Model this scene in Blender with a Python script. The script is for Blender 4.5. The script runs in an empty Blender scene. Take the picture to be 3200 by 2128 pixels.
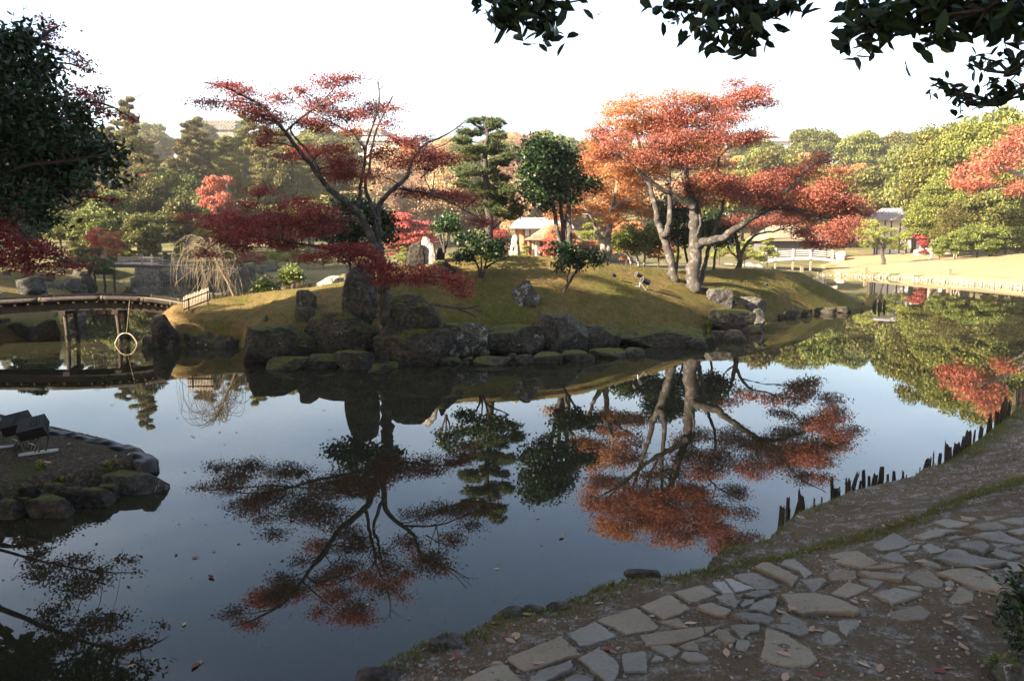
import bpy, bmesh, math
import numpy as np
from mathutils import Vector

# ------------------------------------------------------------------ camera, sky, sun, exposure
SC = bpy.context.scene
COL = SC.collection
F_PX, CU, CV = 2460.0, 1600.0, 1064.0          # focal length and centre in photo pixels
PITCH = math.radians(7.55)
CAM = np.array([0.0, 0.0, 3.0])
cam_data = bpy.data.cameras.new("camera")
cam_data.sensor_width = 36.0
cam_data.lens = 36.0 * F_PX / 3200.0
cam_data.clip_start = 0.05
cam_data.clip_end = 3000.0
cam = bpy.data.objects.new("camera", cam_data)
cam.location = CAM
cam.rotation_euler = (math.radians(90) - PITCH, 0, 0)
COL.objects.link(cam)
SC.camera = cam

SUN_EL, SUN_AZ = math.radians(25), math.radians(180 + 62)   # azimuth clockwise from +Y
sun_dir = np.array([math.sin(SUN_AZ) * math.cos(SUN_EL), math.cos(SUN_AZ) * math.cos(SUN_EL), math.sin(SUN_EL)])
world = bpy.data.worlds.new("World")
SC.world = world
world.use_nodes = True
wn = world.node_tree
for n in list(wn.nodes):
    wn.nodes.remove(n)
sky = wn.nodes.new("ShaderNodeTexSky")
sky.sky_type = 'NISHITA'
sky.sun_disc = False
sky.sun_elevation = SUN_EL
sky.sun_rotation = SUN_AZ
sky.air_density = 1.0
sky.dust_density = 1.5
sky.ozone_density = 1.0
bg = wn.nodes.new("ShaderNodeBackground")
bg.inputs["Strength"].default_value = 0.056
wo = wn.nodes.new("ShaderNodeOutputWorld")
wtc = wn.nodes.new("ShaderNodeTexCoord")
wmp = wn.nodes.new("ShaderNodeMapping")
wmp.inputs["Scale"].default_value = (1.0, 1.6, 5.0)
wno = wn.nodes.new("ShaderNodeTexNoise")
wno.inputs["Scale"].default_value = 1.6
wno.inputs["Detail"].default_value = 6
wrp = wn.nodes.new("ShaderNodeMapRange")               # thin veils of high cloud all over the sky
wrp.inputs["From Min"].default_value = 0.42
wrp.inputs["From Max"].default_value = 0.75
wrp.inputs["To Max"].default_value = 0.25
wmx = wn.nodes.new("ShaderNodeMix")
wmx.data_type = 'RGBA'
wmx.inputs[7].default_value = (11.0, 11.0, 11.0, 1)
wn.links.new(wtc.outputs["Generated"], wmp.inputs[0])
wn.links.new(wmp.outputs[0], wno.inputs["Vector"])
wn.links.new(wno.outputs[0], wrp.inputs[0])
wn.links.new(wrp.outputs[0], wmx.inputs[0])
wn.links.new(sky.outputs[0], wmx.inputs[6])
wn.links.new(wmx.outputs[2], bg.inputs[0])
wn.links.new(bg.outputs[0], wo.inputs[0])

sun_data = bpy.data.lights.new("sun", 'SUN')
sun_data.energy = 5.0
sun_data.angle = math.radians(0.6)
sun_data.color = (1.0, 0.86, 0.68)
sun = bpy.data.objects.new("sun", sun_data)
sun.rotation_euler = Vector(-sun_dir).to_track_quat('-Z', 'Y').to_euler()
sun.location = (-60, -40, 60)
COL.objects.link(sun)

SC.view_settings.view_transform = 'Standard'
SC.view_settings.look = 'None'
SC.view_settings.exposure = 2.95
SC.view_settings.gamma = 1.0
SC.cycles.volume_bounces = 1
SC.cycles.max_bounces = 6
SC.cycles.diffuse_bounces = 3
SC.cycles.glossy_bounces = 3
SC.cycles.transmission_bounces = 4
SC.cycles.transparent_max_bounces = 8
SC.cycles.use_denoising = True

# ------------------------------------------------------------------ pixel <-> world
cp, sp = math.cos(PITCH), math.sin(PITCH)
def ray(u, v):
    x = (u - CU) / F_PX
    t = (CV - v) / F_PX
    return np.array([x, cp + t * sp, -sp + t * cp])
def P(u, v, Y):                       # point of the pixel at forward distance Y
    d = ray(u, v)
    return CAM + d * (Y / d[1])
def G(u, v, z=0.0):                   # point of the pixel on the level z
    d = ray(u, v)
    return CAM + d * ((z - CAM[2]) / d[2])
def mpp(u, v, Y):                     # metres per pixel there
    return Y / ray(u, v)[1] / F_PX
def onto(u, v, hf, s0=2.0, s1=150.0):
    d = ray(u, v)
    s = np.arange(s0, s1, 0.04)
    pts = CAM + s[:, None] * d
    z = hf(pts[:, 0], pts[:, 1])
    k = np.where(pts[:, 2] <= z)[0]
    if len(k) == 0:                       # the pixel looks over the crest: stand just behind it
        g = pts[:, 2] - z
        g[z < 0.05] = 1e9
        k = [int(np.argmin(g))]
        print('MISS', u, v, 'gap', round(float(g[k[0]]), 3), 'Y', round(float(pts[k[0], 1]), 1))
    p = pts[k[0]].copy()
    k = k[0]
    p[2] = float(z[k])
    return p

RNG = np.random.default_rng(11)

# ------------------------------------------------------------------ mesh builder
class MB:
    def __init__(self):
        self.v, self.f, self.m, self.n = [], [], [], 0
    def add(self, V, F, mi=0):
        V = np.asarray(V, float).reshape(-1, 3)
        F = np.asarray(F, int)
        if len(F) == 0:
            return
        self.v.append(V)
        self.f.append(F + self.n)
        self.m.append(mi)
        self.n += len(V)
    def box(self, c, ex, ey, ez, mi=0):       # centre and three half axes
        c, ex, ey, ez = map(lambda a: np.asarray(a, float), (c, ex, ey, ez))
        V = [c + sx * ex + sy * ey + sz * ez for sz in (-1, 1) for sy in (-1, 1) for sx in (-1, 1)]
        self.add(V, [[0, 2, 3, 1], [4, 5, 7, 6], [0, 1, 5, 4], [2, 6, 7, 3], [0, 4, 6, 2], [1, 3, 7, 5]], mi)
    def abox(self, lo, hi, mi=0):
        lo, hi = np.asarray(lo, float), np.asarray(hi, float)
        h = (hi - lo) / 2
        self.box((lo + hi) / 2, (h[0], 0, 0), (0, h[1], 0), (0, 0, h[2]), mi)
    def tube(self, pts, rad, seg=8, mi=0, jit=0.0, cap=True):
        pts = np.asarray(pts, float)
        n = len(pts)
        rad = np.broadcast_to(np.asarray(rad, float), (n,))
        T = np.gradient(pts, axis=0)
        T /= np.linalg.norm(T, axis=1)[:, None] + 1e-9
        a = np.array([0, 0, 1.0]) if abs(T[0, 2]) < 0.9 else np.array([1.0, 0, 0])
        A = np.cross(T, a)
        A /= np.linalg.norm(A, axis=1)[:, None] + 1e-9
        for i in range(1, n):
            if np.dot(A[i], A[i - 1]) < 0:
                A[i] = -A[i]
        B = np.cross(T, A)
        th = np.arange(seg) * 2 * math.pi / seg
        R = rad[:, None] * (1 + (RNG.uniform(-jit, jit, (n, seg)) if jit else 0))
        V = pts[:, None, :] + R[..., None] * (np.cos(th)[None, :, None] * A[:, None, :] + np.sin(th)[None, :, None] * B[:, None, :])
        i, j = np.meshgrid(np.arange(n - 1), np.arange(seg), indexing='ij')
        k = (j + 1) % seg
        Fq = np.stack([i * seg + j, i * seg + k, (i + 1) * seg + k, (i + 1) * seg + j], -1).reshape(-1, 4)
        self.add(V.reshape(-1, 3), Fq, mi)
        if cap:
            base = self.n
            self.v.append(np.array([pts[0], pts[-1]]))
            st = base - n * seg
            F3 = [[base, st + (q + 1) % seg, st + q] for q in range(seg)] + \
                 [[base + 1, st + (n - 1) * seg + q, st + (n - 1) * seg + (q + 1) % seg] for q in range(seg)]
            self.f.append(np.array(F3))
            self.m.append(mi)
            self.n += 2
    def inst(self, TV, TF, pos, X, Y, Z, mi=0):    # template copied to frames (axes include scale)
        TV = np.asarray(TV, float)
        n, k = len(pos), len(TV)
        if n == 0:
            return
        V = pos[:, None, :] + TV[None, :, 0, None] * X[:, None, :] + TV[None, :, 1, None] * Y[:, None, :] + TV[None, :, 2, None] * Z[:, None, :]
        groups = {}
        for f in TF:
            groups.setdefault(len(f), []).append(f)
        off = (np.arange(n) * k)[:, None, None]
        first = True
        for sz, fs in groups.items():
            Fx = (np.array(fs)[None] + off).reshape(-1, sz)
            if first:
                self.add(V.reshape(-1, 3), Fx, mi)
                st = self.n - n * k
                first = False
            else:
                self.f.append(Fx + st)
                self.m.append(mi)
    def mesh(self, name, mats, origin=None, smooth=False):
        V = np.concatenate(self.v) if self.v else np.zeros((0, 3))
        if origin is not None:
            V = V - np.asarray(origin, float)
        me = bpy.data.meshes.new(name)
        me.vertices.add(len(V))
        me.vertices.foreach_set("co", V.astype(np.float32).ravel())
        tot = np.concatenate([np.full(len(f), f.shape[1]) for f in self.f])
        loops = np.concatenate([f.ravel() for f in self.f])
        start = np.concatenate([[0], np.cumsum(tot)[:-1]])
        me.loops.add(len(loops))
        me.loops.foreach_set("vertex_index", loops.astype(np.int32))
        me.polygons.add(len(tot))
        me.polygons.foreach_set("loop_start", start.astype(np.int32))
        me.polygons.foreach_set("loop_total", tot.astype(np.int32))
        mi = np.concatenate([np.full(len(f), m) for f, m in zip(self.f, self.m)])
        me.polygons.foreach_set("material_index", mi.astype(np.int32))
        me.polygons.foreach_set("use_smooth", np.full(len(tot), bool(smooth)))
        for m in (mats if isinstance(mats, (list, tuple)) else [mats]):
            me.materials.append(m)
        me.update(calc_edges=True)
        me.validate()
        return me
    def build(self, name, mats, parent=None, origin=None, smooth=False):
        # with a parent the vertices are given in world space and stored relative to the parent
        if parent is not None:
            origin = parent_world(parent)
        me = self.mesh(name, mats, origin, smooth)
        o = bpy.data.objects.new(name, me)
        COL.objects.link(o)
        if parent is not None:
            o.parent = parent
        elif origin is not None:
            o.location = origin
        return o
def parent_world(o):
    w = np.zeros(3)
    while o is not None:
        w += np.array(o.location)
        o = o.parent
    return w
def tag(o, label=None, cat=None, group=None, kind=None):
    if label: o["label"] = label
    if cat: o["category"] = cat
    if group: o["group"] = group
    if kind: o["kind"] = kind
    return o
def thing(name, label, cat, loc, group=None):
    o = bpy.data.objects.new(name, None)
    o.empty_display_size = 0.2
    o.location = loc
    COL.objects.link(o)
    return tag(o, label, cat, group)
def sines(Pn, seed, freq=1.0, octs=3, n=6):
    r = np.random.default_rng(seed)
    out = np.zeros(len(Pn))
    a, f = 1.0, freq
    for _ in range(octs):
        K = r.normal(size=(n, 3)) * f
        ph = r.uniform(0, 6.28, n)
        out += a * np.sin(Pn @ K.T + ph).sum(1) / n * 1.6
        a *= 0.5
        f *= 2.1
    return out

# ------------------------------------------------------------------ materials
class Mat:
    def __init__(self, name):
        self.m = bpy.data.materials.new(name)
        self.m.use_nodes = True
        self.t = self.m.node_tree
        for n in list(self.t.nodes):
            self.t.nodes.remove(n)
        self.out = self.t.nodes.new("ShaderNodeOutputMaterial")
    def N(self, typ, **kw):
        n = self.t.nodes.new(typ)
        for k, v in kw.items():
            setattr(n, k, v)
        return n
    def put(self, sock, val):
        if isinstance(val, bpy.types.NodeSocket):
            self.t.links.new(val, sock)
        elif val is not None:
            if isinstance(val, (tuple, list)) and len(val) == 3 and sock.type == 'RGBA':
                val = (*val, 1)
            sock.default_value = val
    def coord(self, which="Object", scale=(1, 1, 1)):
        tc = self.N("ShaderNodeTexCoord")
        mp = self.N("ShaderNodeMapping")
        mp.inputs["Scale"].default_value = scale
        self.t.links.new(tc.outputs[which], mp.inputs[0])
        return mp.outputs[0]
    def noise(self, scale, detail=4, rough=0.6, vec=None, dist=0.0):
        n = self.N("ShaderNodeTexNoise")
        n.inputs["Scale"].default_value = scale
        n.inputs["Detail"].default_value = detail
        n.inputs["Roughness"].default_value = rough
        n.inputs["Distortion"].default_value = dist
        if vec is not None: self.t.links.new(vec, n.inputs["Vector"])
        return n.outputs[0]
    def voronoi(self, scale, vec=None, feature='F1'):
        n = self.N("ShaderNodeTexVoronoi", feature=feature)
        n.inputs["Scale"].default_value = scale
        if vec is not None: self.t.links.new(vec, n.inputs["Vector"])
        return n
    def ramp(self, fac, stops, interp='LINEAR'):
        n = self.N("ShaderNodeValToRGB")
        n.color_ramp.interpolation = interp
        e = n.color_ramp.elements
        while len(e) < len(stops):
            e.new(0.5)
        for el, (p, c) in zip(e, stops):
            el.position = p
            el.color = (*c, 1) if not isinstance(c, (int, float)) else (c, c, c, 1)
        self.t.links.new(fac, n.inputs[0])
        return n.outputs[0]
    def mix(self, fac, a, b, blend='MIX'):
        n = self.N("ShaderNodeMix", data_type='RGBA', blend_type=blend)
        self.put(n.inputs[0], fac)
        self.put(n.inputs[6], a)
        self.put(n.inputs[7], b)
        return n.outputs[2]
    def math(self, op, a, b=None):
        n = self.N("ShaderNodeMath", operation=op)
        self.put(n.inputs[0], a)
        self.put(n.inputs[1], b)
        return n.outputs[0]
    def bump(self, h, strength=0.5, dist=0.02, normal=None):
        n = self.N("ShaderNodeBump")
        n.inputs["Strength"].default_value = strength
        n.inputs["Distance"].default_value = dist
        self.t.links.new(h, n.inputs["Height"])
        if normal is not None: self.t.links.new(normal, n.inputs["Normal"])
        return n.outputs[0]
    def principled(self, color, rough=0.8, spec=0.3, normal=None, metal=0.0, ior=None):
        b = self.N("ShaderNodeBsdfPrincipled")
        self.put(b.inputs["Base Color"], color)
        self.put(b.inputs["Roughness"], rough)
        b.inputs["Specular IOR Level"].default_value = spec
        b.inputs["Metallic"].default_value = metal
        if ior: b.inputs["IOR"].default_value = ior
        if normal is not None: self.t.links.new(normal, b.inputs["Normal"])
        return b.outputs[0]
    def surf(self, s):
        self.t.links.new(s, self.out.inputs["Surface"])
        return self.m
def m_plain(name, c, rough=0.7, spec=0.3, var=0.25, scale=8.0, bump=0.2, metal=0.0):
    m = Mat(name)
    n = m.noise(scale, 5, 0.65, m.coord())
    col = m.ramp(n, [(0.25, tuple(x * (1 - var) for x in c)), (0.75, tuple(min(1, x * (1 + var)) for x in c))])
    return m.surf(m.principled(col, rough, spec, m.bump(n, bump, 0.01) if bump else None, metal))
def m_leaf(name, cols, trans=0.35, rough=0.55, spec=0.25, objvar=False):
    m = Mat(name)
    g = m.N("ShaderNodeNewGeometry")
    fac = g.outputs["Random Per Island"]
    col = m.ramp(fac, [((i + 0.5) / len(cols), c) for i, c in enumerate(cols)])
    n = m.noise(0.55, 2, 0.5, m.coord())
    k = m.ramp(n, [(0.3, 0.72), (0.7, 1.25)])
    col = m.mix(1.0, col, k, 'MULTIPLY')
    if objvar:
        oi = m.N("ShaderNodeObjectInfo")
        hs = m.N("ShaderNodeHueSaturation")
        m.put(hs.inputs["Hue"], m.math('ADD', m.math('MULTIPLY', oi.outputs["Random"], 0.05), 0.475))
        m.put(hs.inputs["Value"], m.math('ADD', m.math('MULTIPLY', oi.outputs["Random"], 0.7), 0.65))
        m.put(hs.inputs["Color"], col)
        col = hs.outputs[0]
    p = m.principled(col, rough, spec)
    t = m.N("ShaderNodeBsdfTranslucent")
    m.put(t.inputs[0], col)
    mx = m.N("ShaderNodeMixShader")
    mx.inputs[0].default_value = trans
    m.t.links.new(p, mx.inputs[1])
    m.t.links.new(t.outputs[0], mx.inputs[2])
    return m.surf(mx.outputs[0])
def m_bark(name, c1, c2, c3=None):
    m = Mat(name)
    v = m.coord(scale=(9, 9, 2.2))
    n = m.noise(3.0, 6, 0.7, v, 0.6)
    col = m.ramp(n, [(0.3, c1), (0.65, c2)])
    if c3:
        n2 = m.noise(5.0, 3, 0.6, m.coord())
        col = m.mix(m.ramp(n2, [(0.52, 0.0), (0.62, 1.0)]), col, c3)
    return m.surf(m.principled(col, 0.9, 0.2, m.bump(n, 0.7, 0.03)))
def m_rock(name, c1, c2, moss=0.5, lichen=0.3, mossc=(0.07, 0.072, 0.012)):
    m = Mat(name)
    v = m.coord()
    oi = m.N("ShaderNodeObjectInfo")
    vo = m.N("ShaderNodeVectorMath", operation='ADD')
    m.t.links.new(v, vo.inputs[0])
    cx = m.N("ShaderNodeCombineXYZ")
    k = m.math('MULTIPLY', oi.outputs["Random"], 37.0)
    for i in range(3): m.put(cx.inputs[i], k)
    m.t.links.new(cx.outputs[0], vo.inputs[1])
    v = vo.outputs[0]
    big = m.noise(1.6, 5, 0.65, v)
    fine = m.noise(11, 7, 0.72, v)
    col = m.ramp(big, [(0.3, c1), (0.7, c2)])
    col = m.mix(m.ramp(fine, [(0.38, 0.85), (0.6, 0.0)]), col, tuple(x * 0.3 for x in c1))
    mid = m.noise(5.0, 7, 0.8, v, 1.2)
    col = m.mix(m.ramp(mid, [(0.40, 0.8), (0.47, 0.0)]), col, tuple(x * 0.35 for x in c1))
    col = m.mix(m.ramp(mid, [(0.56, 0.0), (0.66, 0.5)]), col, tuple(min(1, x * 1.7) for x in c2))
    li = m.noise(4.6, 7, 0.8, v, 0.6)
    col = m.mix(m.ramp(li, [(0.66 - 0.16 * lichen, 0.0), (0.70 - 0.16 * lichen, 0.75)]), col, (0.34, 0.335, 0.30))
    g = m.N("ShaderNodeNewGeometry")
    sx = m.N("ShaderNodeSeparateXYZ")
    m.t.links.new(g.outputs["Normal"], sx.inputs[0])
    mn = m.noise(2.6, 5, 0.7, v)
    mf = m.math('ADD', sx.outputs[2], m.math('MULTIPLY', m.math('SUBTRACT', mn, 0.5), 2.2))
    mk = m.ramp(mf, [(0.98 - 0.5 * moss, 0.0), (min(0.999, 1.12 - 0.5 * moss), 1.0)])
    mc = m.ramp(m.noise(14, 3, 0.6, v), [(0.3, tuple(x * 0.5 for x in mossc)), (0.7, tuple(x * 1.5 for x in mossc))])
    col = m.mix(mk, col, mc)
    b = m.bump(fine, 0.95, 0.05, m.bump(m.noise(3.5, 6, 0.7, v, 0.5), 0.9, 0.12))
    return m.surf(m.principled(col, 0.92, 0.2, b))

M = {}
M['maple_red'] = m_leaf('maple_red', [(0.17, 0.03, 0.024), (0.27, 0.055, 0.04), (0.36, 0.095, 0.06), (0.22, 0.055, 0.035)], 0.4)
M['maple_crimson'] = m_leaf('maple_crimson', [(0.14, 0.02, 0.018), (0.24, 0.036, 0.032), (0.32, 0.065, 0.05)], 0.38)
M['maple_rust'] = m_leaf('maple_rust', [(0.24, 0.06, 0.045), (0.33, 0.105, 0.07), (0.28, 0.075, 0.055), (0.22, 0.10, 0.045)], 0.35)
M['maple_orange'] = m_leaf('maple_orange', [(0.44, 0.165, 0.075), (0.49, 0.225, 0.09), (0.38, 0.14, 0.065), (0.28, 0.15, 0.04)], 0.45)
M['maple_scarlet'] = m_leaf('maple_scarlet', [(0.33, 0.08, 0.058), (0.39, 0.12, 0.075), (0.33, 0.135, 0.065)], 0.4)
M['maple_pink'] = m_leaf('maple_pink', [(0.36, 0.07, 0.06), (0.40, 0.11, 0.08)], 0.35)
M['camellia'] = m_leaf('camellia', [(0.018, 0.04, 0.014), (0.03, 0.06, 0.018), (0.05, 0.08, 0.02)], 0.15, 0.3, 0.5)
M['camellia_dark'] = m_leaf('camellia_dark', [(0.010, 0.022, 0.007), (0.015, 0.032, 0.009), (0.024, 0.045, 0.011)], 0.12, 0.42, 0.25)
M['camellia_lit'] = m_leaf('camellia_lit', [(0.06, 0.09, 0.015), (0.11, 0.14, 0.025), (0.16, 0.17, 0.03)], 0.3, 0.4, 0.4)  # sunlit copy of the camellia leaf, the sunlight put into its colour
M['pine_needle'] = m_leaf('pine_needle', [(0.03, 0.055, 0.018), (0.05, 0.075, 0.022), (0.09, 0.085, 0.025)], 0.15)
M['pine_yellow'] = m_leaf('pine_yellow', [(0.13, 0.16, 0.03), (0.20, 0.22, 0.045), (0.26, 0.25, 0.05)], 0.25)
M['wood_green'] = m_leaf('wood_green', [(0.06, 0.074, 0.018), (0.10, 0.108, 0.025), (0.15, 0.138, 0.033)], 0.25, objvar=True)
M['wood_yellow'] = m_leaf('wood_yellow', [(0.065, 0.072, 0.016), (0.105, 0.103, 0.022), (0.16, 0.135, 0.028)], 0.35, objvar=True)
M['wood_brown'] = m_leaf('wood_brown', [(0.24, 0.15, 0.09), (0.30, 0.19, 0.12), (0.34, 0.21, 0.10)], 0.3, objvar=True)
M['wood_orange'] = m_leaf('wood_orange', [(0.42, 0.17, 0.06), (0.46, 0.22, 0.08)], 0.35, objvar=True)
M['wood_pine'] = m_leaf('wood_pine', [(0.09, 0.10, 0.03), (0.14, 0.13, 0.035), (0.19, 0.15, 0.04)], 0.2, objvar=True)
M['grass_blade'] = m_leaf('grass_blade', [(0.07, 0.10, 0.014), (0.12, 0.14, 0.022), (0.20, 0.17, 0.045)], 0.3)
M['grass_tan'] = m_leaf('grass_tan', [(0.30, 0.20, 0.08), (0.22, 0.18, 0.06), (0.12, 0.13, 0.03)], 0.3)
M['bark_grey'] = m_bark('bark_grey', (0.02, 0.016, 0.013), (0.062, 0.052, 0.044), (0.095, 0.086, 0.074))
M['bark_dark'] = m_bark('bark_dark', (0.022, 0.017, 0.014), (0.07, 0.055, 0.045))
M['bark_pale'] = m_bark('bark_pale', (0.09, 0.075, 0.06), (0.20, 0.17, 0.14), (0.27, 0.25, 0.22))
M['bark_straw'] = m_bark('bark_straw', (0.10, 0.075, 0.048), (0.20, 0.155, 0.10))
M['rock_mossy'] = m_rock('rock_mossy', (0.032, 0.026, 0.019), (0.08, 0.066, 0.049), 0.5, 0.3)
M['rock_grey'] = m_rock('rock_grey', (0.055, 0.05, 0.042), (0.12, 0.108, 0.092), 0.35, 0.35)
M['rock_plain'] = m_rock('rock_plain', (0.06, 0.052, 0.043), (0.12, 0.107, 0.09), -0.5, 0.2)
M['rock_dark'] = m_rock('rock_dark', (0.035, 0.029, 0.022), (0.085, 0.07, 0.054), 0.4, 0.05)
M['rock_lichen'] = m_rock('rock_lichen', (0.055, 0.045, 0.035), (0.11, 0.092, 0.074), 0.35, 0.75)
M['rock_pale'] = m_rock('rock_pale', (0.32, 0.29, 0.24), (0.5, 0.46, 0.40), 0.0, 0.6)
M['timber_dark'] = m_bark('timber_dark', (0.02, 0.015, 0.012), (0.065, 0.048, 0.036))
M['timber_white'] = m_plain('timber_white', (0.36, 0.32, 0.265), 0.6)
M['timber_grey'] = m_bark('timber_grey', (0.10, 0.085, 0.07), (0.22, 0.19, 0.16))
M['bamboo'] = m_plain('bamboo', (0.36, 0.285, 0.19), 0.5, 0.4, 0.25, 20)
M['stake_wood'] = m_bark('stake_wood', (0.016, 0.012, 0.009), (0.055, 0.042, 0.032))
M['straw_rope'] = m_plain('straw_rope', (0.10, 0.08, 0.05), 0.9)
M['plaster'] = m_plain('plaster', (0.52, 0.52, 0.51), 0.9, 0.1, 0.05, 2)
M['roof_tile'] = m_plain('roof_tile', (0.28, 0.25, 0.23), 0.7, 0.3, 0.25, 3)
M['roof_tile_pale'] = m_plain('roof_tile_pale', (0.22, 0.195, 0.185), 0.7, 0.3, 0.2, 3)
M['thatch'] = m_plain('thatch', (0.17, 0.135, 0.09), 0.95, 0.1, 0.3, 12)
M['wall_red'] = m_plain('wall_red', (0.42, 0.17, 0.09), 0.8)
M['wall_dark'] = m_plain('wall_dark', (0.07, 0.065, 0.065), 0.8)
M['wall_stone'] = m_rock('wall_stone', (0.12, 0.11, 0.095), (0.22, 0.20, 0.175), 0.05, 0.3)
M['metal_black'] = m_plain('metal_black', (0.012, 0.012, 0.013), 0.4, 0.5, 0.2, 10, 0)
M['metal_zinc'] = m_plain('metal_zinc', (0.42, 0.44, 0.45), 0.4, 0.5, 0.15, 10, 0, 0.7)
M['glass_dark'] = m_plain('glass_dark', (0.02, 0.02, 0.022), 0.08, 0.6, 0.1, 3, 0)
M['plastic_black'] = m_plain('plastic_black', (0.006, 0.006, 0.007), 0.42, 0.22, 0.3, 5, 0.35)
M['bird_dark'] = m_plain('bird_dark', (0.02, 0.02, 0.022), 0.6)
M['leaf_dead'] = m_leaf('leaf_dead', [(0.34, 0.22, 0.15), (0.42, 0.29, 0.21), (0.26, 0.13, 0.08), (0.28, 0.05, 0.04)], 0.2)
M['leaf_float'] = m_leaf('leaf_float', [(0.20, 0.08, 0.05), (0.32, 0.2, 0.12), (0.13, 0.04, 0.03), (0.4, 0.34, 0.2)], 0.2)

def m_objrand(name, cols, rough=0.8):
    m = Mat(name)
    oi = m.N("ShaderNodeObjectInfo")
    col = m.ramp(oi.outputs["Random"], [((i + 0.5) / len(cols), c) for i, c in enumerate(cols)], 'CONSTANT')
    n = m.noise(30, 3, 0.6, m.coord())
    col = m.mix(1.0, col, m.ramp(n, [(0.3, 0.7), (0.7, 1.2)]), 'MULTIPLY')
    return m.surf(m.principled(col, rough, 0.2))
M['leaf_dead'] = m_objrand('leaf_dead', [(0.34, 0.22, 0.15), (0.42, 0.29, 0.21), (0.30, 0.19, 0.12), (0.26, 0.13, 0.08), (0.24, 0.12, 0.075), (0.18, 0.05, 0.04)])
M['leaf_float'] = m_objrand('leaf_float', [(0.16, 0.07, 0.04), (0.30, 0.19, 0.12), (0.11, 0.035, 0.03), (0.22, 0.17, 0.10), (0.36, 0.32, 0.16)])

# ------------------------------------------------------------------ ground materials
def m_island():
    m = Mat('island_turf')
    v = m.coord()
    a = m.noise(0.45, 5, 0.6, v)
    b = m.noise(2.6, 6, 0.7, v)
    c = m.noise(26, 5, 0.75, v)
    d = m.noise(90, 3, 0.7, v)
    tan = m.ramp(c, [(0.3, (0.125, 0.08, 0.03)), (0.5, (0.24, 0.16, 0.062)), (0.72, (0.36, 0.26, 0.11))])
    grn = m.ramp(c, [(0.3, (0.045, 0.052, 0.009)), (0.5, (0.11, 0.112, 0.02)), (0.75, (0.20, 0.185, 0.038))])
    c2 = m.noise(7.5, 6, 0.8, v)
    tan = m.mix(m.ramp(c2, [(0.34, 0.85), (0.5, 0.0)]), tan, (0.075, 0.045, 0.022))
    grn = m.mix(m.ramp(c2, [(0.5, 0.0), (0.66, 0.8)]), grn, (0.19, 0.15, 0.05))
    f = m.math('ADD', m.math('MULTIPLY', a, 0.75), m.math('MULTIPLY', b, 0.75))
    col = m.mix(m.ramp(f, [(0.64, 0.0), (0.88, 1.0)]), tan, grn)
    red = m.ramp(m.noise(40, 2, 0.6, v), [(0.66, 0.0), (0.72, 0.7)])
    col = m.mix(red, col, (0.20, 0.07, 0.035))
    h = m.math('ADD', c, m.math('MULTIPLY', d, 0.6))
    return m.surf(m.principled(col, 0.95, 0.1, m.bump(h, 1.0, 0.07, m.bump(c2, 0.9, 0.14))))
def m_bank():
    m = Mat('bank_earth')
    v = m.coord()
    a = m.noise(0.9, 5, 0.65, v)
    b = m.noise(6, 6, 0.7, v)
    c = m.noise(45, 6, 0.75, v)
    vo = m.voronoi(55, v)
    col = m.ramp(a, [(0.3, (0.08, 0.052, 0.026)), (0.5, (0.125, 0.083, 0.043)), (0.7, (0.175, 0.118, 0.063))])
    col = m.mix(m.ramp(c, [(0.35, 0.8), (0.62, 0.0)]), col, (0.045, 0.034, 0.024))
    g = m.ramp(b, [(0.5, 0.0), (0.62, 0.8)])
    gc = m.ramp(vo.outputs["Color"], [(0.1, (0.08, 0.075, 0.07)), (0.5, (0.19, 0.175, 0.16)), (0.9, (0.30, 0.27, 0.24))])
    col = m.mix(g, col, gc)
    h = m.math('SUBTRACT', c, m.math('MULTIPLY', vo.outputs["Distance"], 0.8))
    return m.surf(m.principled(col, 0.95, 0.15, m.bump(h, 0.8, 0.02, m.bump(b, 0.5, 0.05))))
def m_lawn():
    m = Mat('dry_lawn')
    v = m.coord()
    a = m.noise(0.12, 4, 0.6, v)
    c = m.noise(3.5, 6, 0.7, v)
    col = m.ramp(a, [(0.3, (0.22, 0.155, 0.085)), (0.7, (0.285, 0.21, 0.125))])
    col = m.mix(m.ramp(c, [(0.35, 0.6), (0.65, 0.0)]), col, (0.17, 0.11, 0.05))
    return m.surf(m.principled(col, 0.95, 0.1, m.bump(c, 0.6, 0.08)))
def m_floor():
    m = Mat('wood_floor')
    v = m.coord()
    a = m.noise(0.15, 5, 0.65, v)
    col = m.ramp(a, [(0.3, (0.05, 0.055, 0.02)), (0.55, (0.12, 0.10, 0.045)), (0.75, (0.26, 0.19, 0.09))])
    return m.surf(m.principled(col, 0.95, 0.1, m.bump(m.noise(2, 5, 0.7, v), 0.6, 0.2)))
def m_litter():
    m = Mat('leaf_litter')
    v = m.coord()
    vo = m.voronoi(38, v)
    c = m.noise(30, 5, 0.75, v)
    col = m.ramp(vo.outputs["Color"], [(0.1, (0.03, 0.021, 0.015)), (0.4, (0.06, 0.04, 0.024)), (0.7, (0.10, 0.068, 0.045)), (0.95, (0.15, 0.11, 0.085))])
    col = m.mix(m.ramp(m.noise(2.2, 5, 0.7, v), [(0.5, 0.0), (0.62, 0.8)]), col, (0.05, 0.065, 0.012))
    col = m.mix(m.ramp(c, [(0.35, 0.8), (0.6, 0.0)]), col, (0.03, 0.022, 0.016))
    return m.surf(m.principled(col, 0.95, 0.15, m.bump(m.math('SUBTRACT', c, vo.outputs["Distance"]), 0.8, 0.03)))
M['island'] = m_island(); M['bank'] = m_bank(); M['lawn'] = m_lawn(); M['floor'] = m_floor(); M['litter'] = m_litter()
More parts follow.
